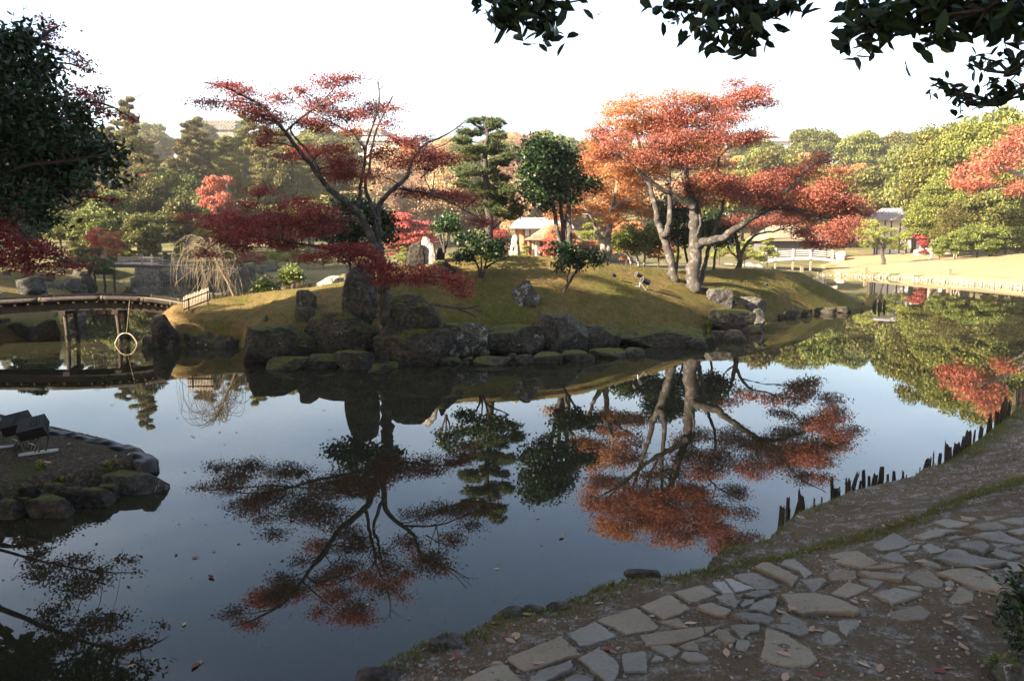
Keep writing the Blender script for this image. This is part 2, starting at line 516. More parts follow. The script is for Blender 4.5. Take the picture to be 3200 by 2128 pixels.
def m_water():
    m = Mat('pond_water')
    v = m.coord(scale=(1, 1, 1))
    a = m.noise(0.9, 3, 0.5, v, 0.3)
    b = m.noise(0.07, 2, 0.5, v)
    h = m.math('MULTIPLY', a, m.ramp(b, [(0.4, 0.25), (0.65, 1.0)]))
    col = m.ramp(m.noise(0.3, 3, 0.6, v), [(0.3, (0.012, 0.012, 0.007)), (0.7, (0.022, 0.02, 0.010))])
    return m.surf(m.principled(col, 0.012, 0.5, m.bump(h, 0.13, 0.012), 0.0, 1.333))
M['water'] = m_water()

# ------------------------------------------------------------------ terrain
def seg_dist(px, py, poly, closed=True):
    poly = np.asarray(poly, float)
    best = np.full(px.shape, 1e9)
    n = len(poly)
    for i in range(n if closed else n - 1):
        a, b = poly[i][:2], poly[(i + 1) % n][:2]
        d = b - a
        t = np.clip(((px - a[0]) * d[0] + (py - a[1]) * d[1]) / (d @ d + 1e-12), 0, 1)
        best = np.minimum(best, np.hypot(px - a[0] - t * d[0], py - a[1] - t * d[1]))
    return best
def inside(px, py, poly):
    c = np.zeros(px.shape, bool)
    n = len(poly)
    for i in range(n):
        x1, y1 = poly[i][0], poly[i][1]
        x2, y2 = poly[(i + 1) % n][0], poly[(i + 1) % n][1]
        cond = (y1 > py) != (y2 > py)
        with np.errstate(divide='ignore', invalid='ignore'):
            c ^= cond & (px < (x2 - x1) * (py - y1) / (y2 - y1 + 1e-12) + x1)
    return c
def sdist(px, py, poly):
    d = seg_dist(px, py, poly)
    return np.where(inside(px, py, poly), d, -d)
def smooth(a, b, x):
    t = np.clip((x - a) / (b - a), 0, 1)
    return t * t * (3 - 2 * t)
def wob(px, py, seed, f):
    return sines(np.stack([np.ravel(px), np.ravel(py), np.zeros(np.size(px))], 1), seed, f).reshape(np.shape(px))
def chaikin(poly, n=2, closed=True):
    p = np.asarray(poly, float)
    for _ in range(n):
        q = np.roll(p, -1, 0) if closed else p[1:]
        a = p if closed else p[:-1]
        r = np.empty((2 * len(a), p.shape[1]))
        r[0::2] = 0.75 * a + 0.25 * q
        r[1::2] = 0.25 * a + 0.75 * q
        p = r if closed else np.vstack([p[:1], r, p[-1:]])
    return p
def land(name, hf, xs, ys, mat, poly=None, cut=-0.7, masks=None):
    X, Y = np.meshgrid(xs, ys, indexing='ij')
    Z = hf(X.ravel(), Y.ravel()).reshape(X.shape)
    nx, ny = X.shape
    i, j = np.meshgrid(np.arange(nx - 1), np.arange(ny - 1), indexing='ij')
    Fq = np.stack([i * ny + j, (i + 1) * ny + j, (i + 1) * ny + j + 1, i * ny + j + 1], -1).reshape(-1, 4)
    if poly is not None:
        d = sdist(X.ravel(), Y.ravel(), poly)
        Fq = Fq[(d[Fq] > cut).any(1)]
        used = np.unique(Fq)
        mp = np.full(nx * ny, -1)
        mp[used] = np.arange(len(used))
        V = np.stack([X.ravel(), Y.ravel(), Z.ravel()], 1)[used]
        Fq = mp[Fq]
    else:
        V = np.stack([X.ravel(), Y.ravel(), Z.ravel()], 1)
    mb = MB()
    mb.add(V, Fq)
    return tag(mb.build(name, mat, smooth=True), kind="structure")

# island: outline on the water, crest line on the skyline
ISL_FRONT = [(470, 1078), (560, 1083), (640, 1083), (745, 1082), (775, 1094), (860, 1104), (1000, 1106), (1150, 1108), (1300, 1104), (1500, 1092),
             (1700, 1084), (1900, 1074), (2010, 1064), (2150, 1046), (2290, 1024), (2400, 1012), (2430, 996), (2500, 984), (2620, 970), (2745, 958)]
isl = [G(u, v)[:2] for u, v in ISL_FRONT]
tip = isl[-1]
isl += [(tip[0] + 0.3, tip[1] + 1.5), (17.0, 41.0), (11.0, 42.5), (4.0, 39.0), (-2.0, 33.0), (-6.0, 30.0), (-9.5, 27.5), (-10.8, 24.5), (-10.4, 22.2)]
ISL = np.array(isl)
CREST = np.array([P(u, v, Y) for u, v, Y in [(545, 948, 22.2), (660, 938, 23.5), (738, 930, 24.0), (857, 908, 24.5), (984, 891, 24.5), (1081, 877, 24.0), (1200, 850, 24.0),
                  (1330, 815, 24.5), (1480, 796, 25.5), (1650, 797, 25.5), (1800, 806, 26.0), (1880, 818, 26.5), (2000, 833, 27.5), (2100, 850, 28.5),
                  (2220, 842, 30.0), (2320, 838, 31.0), (2420, 842, 32.0), (2500, 853, 33.0), (2570, 885, 34.0), (2650, 930, 34.8), (2700, 950, 35.0)]])
def crest_at(px, py):
    best = np.full(px.shape, 1e9)
    zz = np.zeros(px.shape)
    for a, b in zip(CREST[:-1], CREST[1:]):
        d = (b - a)[:2]
        t = np.clip(((px - a[0]) * d[0] + (py - a[1]) * d[1]) / (d @ d), 0, 1)
        q = np.hypot(px - a[0] - t * d[0], py - a[1] - t * d[1])
        k = q < best
        zz = np.where(k, a[2] + t * (b[2] - a[2]), zz)
        best = np.minimum(best, q)
    return best, zz
def h_island(px, py):
    px, py = np.asarray(px, float), np.asarray(py, float)
    d = sdist(px, py, ISL)
    dc, zc = crest_at(px, py)
    dd = np.maximum(d, 0)
    t = dd / (dd + dc + 1e-6)
    front = smooth(0.5, -1.5, px - 7.5)
    edge = np.where(py < 23, 0.25 + 0.40 * front, 0.22)
    lip = edge * smooth(0.0, 0.35, d)
    prof = t * (1.55 - 0.55 * t)
    z = lip + np.maximum(zc - edge, 0) * np.clip(prof, 0, 1) * smooth(0, 0.8, d)
    z += 0.035 * wob(px, py, 5, 1.1) * smooth(0.2, 1.2, d)
    return np.where(d > 0, z, np.maximum(-0.9, d * 1.2))
land('island', h_island, np.arange(-12.5, 20.5, 0.12), np.arange(15.5, 44.0, 0.14), M['island'], ISL)

# near bank with the path
EDGE = [(900, 2420), (1010, 2230), (1105, 2128), (1230, 2045), (1330, 1990), (1400, 1972), (1443, 1980), (1476, 1957), (1522, 1940), (1563, 1917), (1645, 1890), (1706, 1902), (1780, 1866),
        (1816, 1858), (1846, 1832), (1910, 1816), (1961, 1804), (2002, 1784), (2043, 1784), (2063, 1797), (2130, 1787), (2206, 1770), (2212, 1745), (2254, 1706), (2352, 1687),
        (2399, 1675), (2436, 1634), (2487, 1596), (2594, 1556), (2646, 1530), (2747, 1507), (2845, 1484), (2879, 1460), (2955, 1440), (3048, 1376), (3099, 1337), (3175, 1278),
        (3230, 1245), (3400, 1170), (3700, 1110), (4300, 1060)]
EDGE_W = np.array([G(u, v, 0.16)[:2] for u, v in EDGE])
BANK = np.vstack([EDGE_W, [(45, 18), (45, -14), (-14, -14), (-9, -4), (-4.5, 0.5), (-2.4, 3.2)]])
def h_bank(px, py):
    px, py = np.asarray(px, float), np.asarray(py, float)
    d = sdist(px, py, BANK)
    z = 0.17 * smooth(-0.05, 0.06, d) + 0.40 * smooth(0.0, 2.0, d) + 0.02 * wob(px, py, 8, 1.6) * smooth(0.1, 0.5, d) + 0.012 * wob(px, py, 9, 7) * smooth(0.05, 0.4, d)
    return np.where(d > -0.05, z, np.maximum(-0.5, (d + 0.05) * 2.0))
xs = np.concatenate([np.arange(-14, -2.5, 0.8), np.arange(-2.5, 12.0, 0.06), np.arange(12.0, 46, 1.0)])
ys = np.concatenate([np.arange(-14, 2.0, 0.8), np.arange(2.0, 15.5, 0.06), np.arange(15.5, 19, 0.5)])
bank = land('bank', h_bank, xs, ys, M['bank'], BANK, cut=-0.3)

# left promontory
PROM = np.array([G(u, v, 0.05)[:2] for u, v in [(-500, 1700), (-200, 1640), (0, 1578), (150, 1548), (240, 1532), (345, 1508), (440, 1494), (470, 1486), (482, 1468), (462, 1445), (380, 1412),
                 (300, 1392), (200, 1368), (100, 1345), (0, 1322), (-200, 1285), (-700, 1240)]])
def h_prom(px, py):
    px, py = np.asarray(px, float), np.asarray(py, float)
    d = sdist(px, py, PROM)
    z = 0.26 * smooth(0.0, 0.15, d) + 0.16 * smooth(0.1, 1.6, d) + 0.02 * wob(px, py, 18, 4) * smooth(0.05, 0.3, d)
    return np.where(d > 0, z, np.maximum(-0.5, d * 2))
land('promontory', h_prom, np.arange(-16, -3.3, 0.06), np.arange(6.0, 16.0, 0.06), M['litter'], PROM, cut=-0.3)

# left bank behind the wooden bridge
LB = np.array([(-15.2, 26.5), (-13.4, 24.2), (-14.6, 21.8), (-13.4, 18.5), (-11.2, 15.4), (-10.2, 12.6), (-20, 9), (-60, 4), (-80, 40), (-70, 66), (-34, 60), (-26, 52), (-22, 45), (-21, 38), (-17.5, 30)])
def h_left(px, py):
    px, py = np.asarray(px, float), np.asarray(py, float)
    d = sdist(px, py, LB)
    z = 0.5 * smooth(0.0, 0.7, d) + 0.7 * smooth(0.5, 5.0, d) + 0.9 * smooth(8, 30, d) + 0.05 * wob(px, py, 28, 0.7) * smooth(0.4, 2, d)
    return np.where(d > 0, z, np.maximum(-0.6, d * 1.2))
land('left_bank', h_left, np.concatenate([np.arange(-80, -26, 1.5), np.arange(-26, -9, 0.25)]), np.arange(4, 67, 0.3), M['island'], LB, cut=-0.8)

# far ground with the pond cut into it and the castle hill
POND = np.array([tuple(G(u, v)[:2]) for u, v in [(3600, 925), (3200, 903), (3000, 886), (2860, 875), (2740, 868), (2620, 862), (2540, 859), (2500, 856)]] +
                [(31, 72), (27.5, 74), (26, 66), (22, 58), (16, 51), (10, 46.5), (3, 46.5), (-4, 50), (-10, 55), (-17.5, 57.5), (-20.0, 55.8), (-20.6, 53.2), (-24.2, 52.6), (-25.2, 53.0),
                 (-25.4, 62), (-29.5, 62), (-29.8, 53.5), (-33, 50), (-36, 40), (-30, 20), (-10, -30), (90, -30), (80, 30)])
POND[:8] = POND[:8]
LAWN = np.array([tuple(G(u, v)[:2] + np.array([0.25, 0.1])) for u, v in [(4300, 960), (3600, 925), (3200, 903), (3000, 886), (2860, 875), (2740, 868), (2640, 863)]] +
                [(29.0, 72), (34, 78), (70, 80), (110, 60), (110, 20)])
SKYLINE = np.array([(-200, 22), (-120, 23), (-90, 23.5), (-60, 22.5), (-30, 22), (0, 22.5), (25, 22), (50, 22), (80, 22), (100, 22), (150, 22), (220, 20)])
def h_far(px, py):
    px, py = np.asarray(px, float), np.asarray(py, float)
    d = -sdist(px, py, POND)
    z = 0.35 * smooth(0, 0.35, d) + 0.5 * smooth(0.5, 8, d) + 0.6 * smooth(6, 30, d)
    H = np.interp(px * 230 / np.maximum(py, 60), SKYLINE[:, 0], SKYLINE[:, 1])
    z = z + H * (0.25 * smooth(95, 150, py) + 0.75 * smooth(110, 235, py)) * 1.0
    z = z - 30 * smooth(300, 420, py)
    z = z + 0.25 * wob(px, py, 33, 0.12) * smooth(4, 20, d)
    return np.where(d > 0, z, np.maximum(-1.0, d * 1.0))
xs = np.concatenate([np.arange(-900, -130, 40), np.arange(-130, -40, 4), np.arange(-40, 60, 0.8), np.arange(60, 130, 4), np.arange(130, 901, 40)])
ys = np.concatenate([np.arange(28, 78, 0.7), np.arange(78, 110, 2), np.arange(110, 440, 6), np.arange(440, 1500, 80)])
far = land('ground', h_far, xs, ys, M['floor'], None)
# the far sheet only where there is land or pond bed; lawn lies on it
def h_lawn(px, py):
    d = -sdist(px, py, POND)
    return h_far(px, py) + 0.02 + 1.0 * smooth(2, 22, d)
lx = np.arange(20, 110, 0.8); ly = np.arange(28, 82, 0.8)
land('lawn', h_lawn, lx, ly, M['lawn'], LAWN, cut=-0.5)

wb = MB()
wb.add([(-300, -40, 0), (300, -40, 0), (300, 100, 0), (-300, 100, 0)], [[0, 1, 2, 3]])
tag(wb.build('pond_water', M['water']), kind="structure")

# ------------------------------------------------------------------ foliage
def unit(a):
    return a / (np.linalg.norm(a, axis=-1, keepdims=True) + 1e-9)
LEAF_SIMPLE = (np.array([(-.5, 0, 0), (0.05, -.34, 0.03), (.5, 0, 0), (0.05, .34, 0.03)]), [(0, 1, 2, 3)])
LEAF_FOLD = (np.array([(-.5, 0, 0), (-.15, -.2, .06), (.2, -.19, .06), (.5, 0, -.05), (.2, .19, .06), (-.15, .2, .06), (-.1, 0, 0), (.22, 0, -.01)]),
             [(0, 1, 6), (1, 2, 7, 6), (2, 3, 7), (0, 6, 5), (6, 7, 4, 5), (7, 3, 4)])
def _star():
    pts = []
    for k in range(5):
        a = math.radians(-100 + 50 * k)
        r = (0.34, 0.5, 0.56, 0.5, 0.34)[k]
        pts.append((r * math.cos(a), r * math.sin(a), -0.05))
        if k < 4:
            b = a + math.radians(25)
            pts.append((0.2 * math.cos(b), 0.2 * math.sin(b), 0.03))
    pts.append((-0.12, 0, 0))
    return np.array(pts), [tuple([9, i, i + 1]) for i in range(8)]
LEAF_STAR = _star()
def _tuft(n, L, seed, spread=1.0, w=0.018):
    r = np.random.default_rng(seed)
    V, Fc = [], []
    for k in range(n):
        a = r.uniform(0, 6.28)
        e = r.uniform(0.05, 1.45) / spread
        d = np.array([math.cos(a) * math.cos(e), math.sin(a) * math.cos(e), math.sin(e)])
        s = unit(np.cross(d, r.normal(size=3))) * w
        l = L * r.uniform(0.7, 1.1)
        b = len(V)
        V += [-s, s, d * l]
        Fc.append((b, b + 1, b + 2))
    return np.array(V), Fc
TUFT = _tuft(16, 1.0, 3, 1.0, 0.055)
def frames(n, up=0.8, rng=RNG):
    Z = unit(rng.normal(size=(n, 3)) + np.array([0, 0, up * 1.6]))
    X = unit(np.cross(Z, rng.normal(size=(n, 3))))
    return X, np.cross(Z, X), Z
def leaves(mb, C, L, up=0.8, tmpl=LEAF_SIMPLE, mi=0, rng=RNG):
    n = len(C)
    X, Y, Z = frames(n, up, rng)
    s = (L * rng.uniform(0.7, 1.25, n))[:, None]
    mb.inst(tmpl[0], tmpl[1], C, X * s, Y * s, Z * s, mi)
def tufts(mb, C, L, tmpl=TUFT, mi=0, rng=RNG, up=1.6):
    n = len(C)
    X, Y, Z = frames(n, up, rng)
    s = (L * rng.uniform(0.75, 1.2, n))[:, None]
    mb.inst(tmpl[0], tmpl[1], C, X * s, Y * s, Z * s, mi)
def in_ball(n, rng=RNG, shell=0.0):
    d = unit(rng.normal(size=(n, 3)))
    r = rng.uniform(shell ** 3, 1, n) ** (1 / 3)
    return d * r[:, None]
def pad_clumps(c, r, area, L, cov, csz, flat=0.45, rng=RNG, per=26):
    """clump centres and leaf positions inside one ellipsoidal pad"""
    n = int(1.7 * cov * area / (0.175 * L * L))
    k = max(2, n // per)
    cc = c + in_ball(k, rng) * r
    which = rng.integers(0, k, n)
    off = rng.normal(size=(n, 3)) * csz * np.array([1, 1, flat])
    return cc, cc[which] + off

class Tree:
    """a tree traced on the photograph at its own distance: limbs and foliage pads in pixels"""
    def __init__(self, Y, depth=1.5, conv=lambda x, y: (x, y), scale=1.0, seed=1):
        self.Y, self.depth, self.conv, self.k = Y, depth, conv, scale
        self.rng = np.random.default_rng(seed)
        self.wood, self.pts = MB(), []
        self.crowns = {}
        self.clumps = []
    def limb(self, pts, w0, w1, dy0=0.0, dy1=0.0, seg=8, start=None, jit=0.06):
        q = []
        for i, (x, y) in enumerate(pts):
            u, v = self.conv(x, y)
            t = i / max(1, len(pts) - 1)
            q.append(P(u, v, self.Y + dy0 + (dy1 - dy0) * t))
        if start is not None:
            q[0] = np.array(start, float)
        q = np.array(q)
        q = chaikin(q, 2, False) if len(q) > 2 else np.linspace(q[0], q[1], 4)
        t = np.linspace(0, 1, len(q))
        m = mpp(*self.conv(*pts[0]), self.Y)
        rad = (w0 + (w1 - w0) * t ** 0.8) * 0.5 * m
        q[1:-1] += self.rng.normal(size=(len(q) - 2, 3)) * rad[1:-1, None] * 0.18
        self.wood.tube(q, rad, seg, jit=jit)
        self.pts += list(zip(q, rad))
        return q
    def pad(self, x, y, rx, ry, mat, L=0.06, cov=1.2, dy=None, dr=None, csz=0.13, flat=0.45, up=0.8, tmpl=LEAF_SIMPLE, kind='leaf', per=26):
        u, v = self.conv(x, y)
        dy = self.rng.uniform(-1, 1) * self.depth if dy is None else dy
        m = mpp(u, v, self.Y + dy)
        c = P(u, v, self.Y + dy)
        r = np.array([rx * self.k * m, (dr if dr else rx * self.k * m * 0.85), ry * self.k * m])
        area = math.pi * r[0] * r[2]
        mb = self.crowns.setdefault(mat, MB())
        if kind == 'leaf':
            cc, pp = pad_clumps(c, r, area, L, cov, csz, flat, self.rng, per)
            leaves(mb, pp, L, up, tmpl, rng=self.rng)
        else:
            n = int(1.5 * cov * area / (0.35 * L * L))
            pp = c + in_ball(n, self.rng) * r
            cc = pp[:: max(1, n // 8)]
            tufts(mb, pp, L, rng=self.rng)
        self.clumps.append((c, r, cc))
    def pads(self, lst, mat, **kw):
        for q in lst:
            self.pad(*q, mat, **kw)
    def twigs(self, per=3, r0=0.012, droop=0.1):
        if not self.pts:
            return
        Q = np.array([p for p, _ in self.pts])
        R = np.array([r for _, r in self.pts])
        for c, r, cc in self.clumps:
            tgt = [c] + [cc[i] for i in self.rng.integers(0, len(cc), per)]
            prev = None
            for i, t in enumerate(tgt):
                if i == 0:
                    dd = np.linalg.norm(Q - t, axis=1) + 2.5 * np.maximum(0, Q[:, 2] - t[2])
                    k = int(np.argmin(dd))
                    a, ra = Q[k], min(R[k] * 0.7, r0 * 2.2)
                else:
                    a, ra = tgt[0] + (prev - tgt[0]) * self.rng.uniform(0, 0.4), r0
                mid = (a + t) / 2 + self.rng.normal(size=3) * 0.08 * np.linalg.norm(t - a) + np.array([0, 0, droop * 0.4 * np.linalg.norm(t - a)])
                pth = chaikin(np.array([a, mid, t]), 1, False)
                self.wood.tube(pth, np.linspace(ra, 0.3 * r0, len(pth)), 4, cap=False)
                if i == 0:
                    prev = mid
    def build(self, name, label, cat, base, bark, group=None, crown='crown'):
        t = thing(name, label, cat, base, group)
        if self.wood.n:
            self.wood.build('trunk', M[bark], t, smooth=True)
        for mat, mb in self.crowns.items():
            mb.build(crown, M[mat], t)
        return t

C1 = lambda x, y: (x / 2.24, y / 2.24)
C2 = lambda x, y: (x / 2.614, 600 + y / 2.614)
C3 = lambda x, y: (560 + x / 2.24, 200 + y / 2.24)
C4 = lambda x, y: (560 + x / 2.358, 760 + y / 2.358)
C5 = lambda x, y: (1400 + x / 2.614, 300 + y / 2.614)
C6 = lambda x, y: (1300 + x / 2.1436, 740 + y / 2.1436)
C7 = lambda x, y: (1800 + x / 2.24, 220 + y / 2.24)
C8 = lambda x, y: (2300 + x / 2.613, 400 + y / 2.613)

# ---- red maple on the rocks of the island
T = Tree(18.6, 1.3, C3, 1 / 2.24, 21)
base = P(1200, 985, 18.6)
T.limb([(1440, 1780), (1440, 1650), (1430, 1500), (1400, 1390), (1390, 1280)], 44, 36, start=base - np.array([0, 0, 0.25]), seg=10)
T.limb([(1400, 1400), (1375, 1280), (1300, 1120), (1240, 1010), (1060, 890), (990, 800), (880, 650), (740, 480), (600, 300), (480, 240), (300, 150), (170, 130)], 30, 3, 0, -0.6, 9)
T.limb([(1410, 1400), (1400, 1280), (1395, 1080), (1400, 990), (1470, 900), (1600, 800), (1620, 680), (1700, 570), (1800, 530), (1900, 480), (2010, 400)], 26, 2, 0, 0.5, 9)
T.limb([(1245, 1015), (1265, 950), (1265, 850), (1300, 700), (1300, 600), (1350, 440), (1400, 300), (1400, 180), (1390, 120)], 15, 3, 0, 0.2)
T.limb([(1390, 1100), (1330, 950), (1290, 830), (1335, 750), (1335, 650), (1370, 480), (1440, 330), (1495, 225)], 14, 4, 0, 0.6)
T.limb([(990, 790), (940, 650), (830, 540), (760, 450), (870, 380), (1040, 230), (1130, 110)], 11, 2, -0.1, 0.7)
T.limb([(1300, 600), (1260, 520), (1120, 440), (950, 350), (850, 300), (640, 150)], 9, 2, 0, 0.9)
T.limb([(740, 480), (870, 360), (980, 290), (1050, 210)], 8, 2, -0.3, -1.0)
T.limb([(1350, 1290), (1290, 1110), (1170, 1090), (1050, 1110), (900, 1130), (650, 1130), (400, 1110), (60, 1070)], 14, 2, 0, 0.9)
T.limb([(1380, 1370), (1200, 1300), (960, 1280), (800, 1250), (600, 1210), (330, 1200), (150, 1330)], 14, 2, 0, -0.9)
T.limb([(1540, 870), (1640, 890), (1790, 910), (1900, 970), (2060, 1060), (2170, 1120)], 10, 2, 0.1, -0.8)
T.limb([(1690, 800), (1760, 740), (1850, 690), (1930, 640)], 6, 2, 0.1, 0.5)
T.limb([(1620, 680), (1680, 610), (1760, 600), (1880, 560), (1990, 440)], 8, 2, 0.1, -0.6)
T.limb([(1400, 1420), (1290, 1410), (1310, 1490), (1420, 1500), (1600, 1480), (1850, 1490), (2000, 1540)], 13, 2, -0.1, -1.7)
T.limb([(1380, 1390), (1250, 1310), (1100, 1310), (820, 1390)], 10, 2, -0.1, -1.6)
for a, b in [((1400, 180), (1340, 60)), ((1400, 180), (1480, 100)), ((1390, 120), (1430, 50)), ((1900, 480), (2030, 360)), ((1950, 440), (2080, 430)), ((640, 150), (600, 90)), ((1990, 440), (1900, 440))]:
    T.limb([a, ((a[0] + b[0]) / 2 + 12, (a[1] + b[1]) / 2), b], 3, 1, 0.3, 0.3, 4)
hi = [(200, 270, 100, 34), (330, 160, 90, 34), (430, 200, 100, 52), (480, 300, 150, 60), (650, 380, 110, 52), (620, 500, 70, 70), (575, 560, 40, 36), (850, 190, 70, 32), (1000, 290, 140, 62),
      (1060, 130, 110, 46), (1190, 95, 80, 34), (1150, 210, 80, 36), (1000, 430, 120, 52), (870, 400, 80, 52), (1150, 370, 90, 42), (1270, 360, 90, 42), (1380, 310, 100, 52), (1500, 310, 50, 26),
      (880, 620, 120, 52), (760, 650, 60, 34), (1100, 600, 120, 44), (1130, 690, 150, 46), (1090, 780, 120, 48), (1210, 760, 100, 46), (1400, 620, 90, 52), (1350, 790, 80, 46), (1530, 530, 80, 42),
      (1640, 560, 80, 42), (1720, 525, 60, 32), (1560, 680, 90, 62), (1750, 640, 120, 52), (1880, 660, 90, 52), (1720, 720, 100, 42), (1640, 900, 120, 34), (1800, 920, 130, 42), (1950, 930, 120, 50),
      (2030, 970, 70, 42), (2130, 1110, 80, 46), (700, 250, 90, 36), (560, 360, 90, 46), (1210, 470, 70, 36), (1460, 420, 50, 40)]
T.pads(hi, 'maple_red', L=0.048, cov=1.45, csz=0.15, flat=0.3, per=34)
lo = [(560, 890, 100, 30), (480, 990, 80, 34), (60, 1070, 60, 22), (250, 1110, 130, 56), (400, 1100, 150, 66), (330, 1220, 150, 66), (200, 1330, 80, 34), (600, 1130, 150, 76), (750, 1050, 130, 70),
      (850, 970, 120, 42), (1000, 1050, 150, 72), (870, 1150, 150, 86), (1060, 1130, 100, 70), (650, 1230, 150, 52), (780, 1270, 100, 42), (500, 1200, 120, 60), (420, 1290, 90, 34)]
T.pads(lo, 'maple_crimson', L=0.048, cov=1.35, csz=0.15, flat=0.3, per=36)
fr = [(1100, 1300, 150, 42), (900, 1360, 110, 34), (1250, 1290, 120, 42), (1200, 1360, 110, 42), (1380, 1420, 120, 52), (1500, 1440, 120, 42), (1600, 1480, 150, 52), (1760, 1450, 80, 42),
      (1450, 1520, 100, 42), (1700, 1530, 100, 34), (1900, 1510, 120, 42), (1960, 1570, 80, 42), (1990, 1630, 34, 30), (1350, 1350, 90, 40)]
T.pads(fr, 'maple_crimson', L=0.048, cov=1.4, dy=-1.4, csz=0.14, flat=0.3, per=34)
T.twigs(8, 0.010)
for rt in [[(1540, 470), (1440, 520), (1330, 555)], [(1560, 480), (1500, 540), (1390, 575)], [(1600, 480), (1760, 470), (1880, 455), (1990, 480), (2120, 490), (2220, 465)], [(2060, 488), (2140, 530), (2190, 555)], [(2170, 488), (2240, 520), (2290, 550)]]:
    q = np.array([onto(*C4(x, y), h_island) + np.array([0, 0, 0.02]) for x, y in rt])
    q = chaikin(q, 2, False)
    T.wood.tube(q, np.linspace(0.05 if rt[0][0] < 1700 else 0.028, 0.012, len(q)), 7, jit=0.15)
T.build('maple_tree', 'red maple with forked trunk growing over the big rocks at the island edge', 'tree', base, 'bark_grey')

# ---- rust red maple on the right of the island
b0 = onto(2166, 905, h_island)
Yr = b0[1]
T = Tree(Yr, 1.8, C7, 1 / 2.24, 31)
T.limb([(825, 1540), (830, 1400), (838, 1250), (830, 1100), (830, 960), (780, 800), (730, 600), (690, 450), (760, 340), (900, 270), (1080, 180), (1300, 110)], 52, 3, 0, 0.4, 12, start=b0 - np.array([0, 0, 0.15]))
T.limb([(850, 1230), (870, 1205), (1000, 1190), (1100, 1120), (1200, 1060), (1300, 990), (1380, 960), (1480, 960), (1600, 1000), (1720, 1050), (1830, 1050), (1900, 1090)], 34, 3, 0, -0.8, 10)
T.limb([(1280, 1000), (1400, 900), (1550, 780), (1620, 680), (1780, 580), (1880, 520)], 16, 2, -0.4, 0.4)
T.limb([(1380, 960), (1500, 900), (1700, 880), (1900, 920), (2030, 1000)], 12, 2, -0.5, -1.0)
T.limb([(830, 960), (720, 890), (620, 840), (500, 770), (400, 670), (340, 620), (200, 560), (110, 450)], 24, 3, -0.2, -1.2, 9)
T.limb([(840, 1160), (870, 1100), (868, 1000), (860, 900)], 10, 6, -0.1, -0.1)
T.limb([(870, 1500), (900, 1380), (925, 1250), (960, 1120), (1060, 900), (980, 650), (1040, 560), (1200, 470), (1300, 420)], 18, 2, 0.4, 0.9)
red = [(1120, 90, 60, 34), (1180, 170, 150, 52), (1290, 130, 80, 42), (1340, 220, 90, 42), (1120, 250, 130, 60), (980, 250, 120, 52), (860, 230, 120, 52), (700, 270, 120, 72), (600, 380, 120, 72),
       (800, 370, 120, 72), (950, 350, 130, 72), (1100, 340, 110, 52), (740, 480, 120, 72), (900, 470, 120, 72), (1050, 470, 120, 80), (1190, 480, 100, 60), (1270, 440, 70, 42),
       (170, 440, 80, 52), (280, 500, 100, 70), (200, 580, 100, 52), (330, 600, 140, 52), (480, 620, 150, 52), (620, 560, 130, 62), (700, 640, 150, 52), (830, 620, 120, 52), (560, 500, 100, 52), (450, 420, 110, 62)]
T.pads(red, 'maple_rust', L=0.06, cov=1.45, csz=0.2, flat=0.3, per=40)
low = [(850, 800, 120, 72), (800, 900, 80, 52), (950, 760, 130, 62), (1060, 820, 150, 80), (1180, 870, 150, 90), (900, 910, 100, 52), (1300, 780, 130, 72), (1330, 900, 120, 72), (1450, 740, 130, 62),
       (1480, 850, 150, 80), (1600, 720, 120, 62), (1700, 640, 100, 52), (1640, 880, 140, 72), (1780, 820, 130, 72), (1850, 700, 70, 34), (1760, 930, 140, 72), (1900, 920, 100, 62), (1950, 970, 90, 52),
       (2030, 1000, 60, 34), (1830, 1030, 120, 62), (1700, 1000, 100, 52), (1900, 1080, 90, 52), (1880, 1170, 90, 52), (1780, 1130, 90, 50), (1560, 960, 120, 60), (1850, 1200, 70, 50)]
T.pads(low, 'maple_rust', L=0.06, cov=1.55, csz=0.2, flat=0.3, per=40)
T.twigs(7, 0.012)
T.build('maple_tree', 'rust red spreading maple with a long low limb reaching towards the white bridge', 'tree', b0, 'bark_grey')

# ---- leaning grey maple with orange crown just behind it
b1 = onto(2108, 876, h_island)
T = Tree(b1[1], 1.6, C7, 1 / 2.24, 41)
T.limb([(695, 1475), (670, 1380), (640, 1250), (615, 1150), (570, 1070), (560, 960), (520, 830), (490, 700), (440, 500), (400, 330), (380, 200)], 36, 3, 0, 0.4, 10, start=b1 - np.array([0, 0, 0.15]))
T.limb([(625, 1160), (650, 1090), (660, 950), (650, 750), (660, 550), (700, 350), (700, 180)], 26, 3, 0, 0.8, 9)
T.limb([(640, 800), (600, 720), (560, 600), (540, 400), (550, 240)], 14, 2, 0.3, 1.0)
T.limb([(490, 700), (350, 560), (200, 430), (130, 350)], 12, 2, 0.1, -0.4)
org = [(380, 180, 50, 34), (290, 280, 90, 62), (230, 340, 60, 62), (400, 260, 110, 62), (540, 230, 100, 52), (680, 170, 80, 42), (820, 190, 80, 42), (430, 350, 130, 80), (560, 330, 120, 72),
       (130, 450, 60, 52), (150, 540, 80, 52), (330, 400, 100, 72), (1000, 220, 60, 34), (650, 450, 100, 52), (800, 540, 100, 52), (900, 580, 120, 42), (1000, 650, 100, 42), (560, 700, 90, 52), (700, 330, 120, 70)]
T.pads(org, 'maple_orange', L=0.066, cov=1.2, dy=None, csz=0.2, flat=0.22, per=40)
T.twigs(3, 0.014)
T.build('maple_tree', 'orange maple with a leaning grey forked trunk behind the rust red one', 'tree', b1, 'bark_grey')

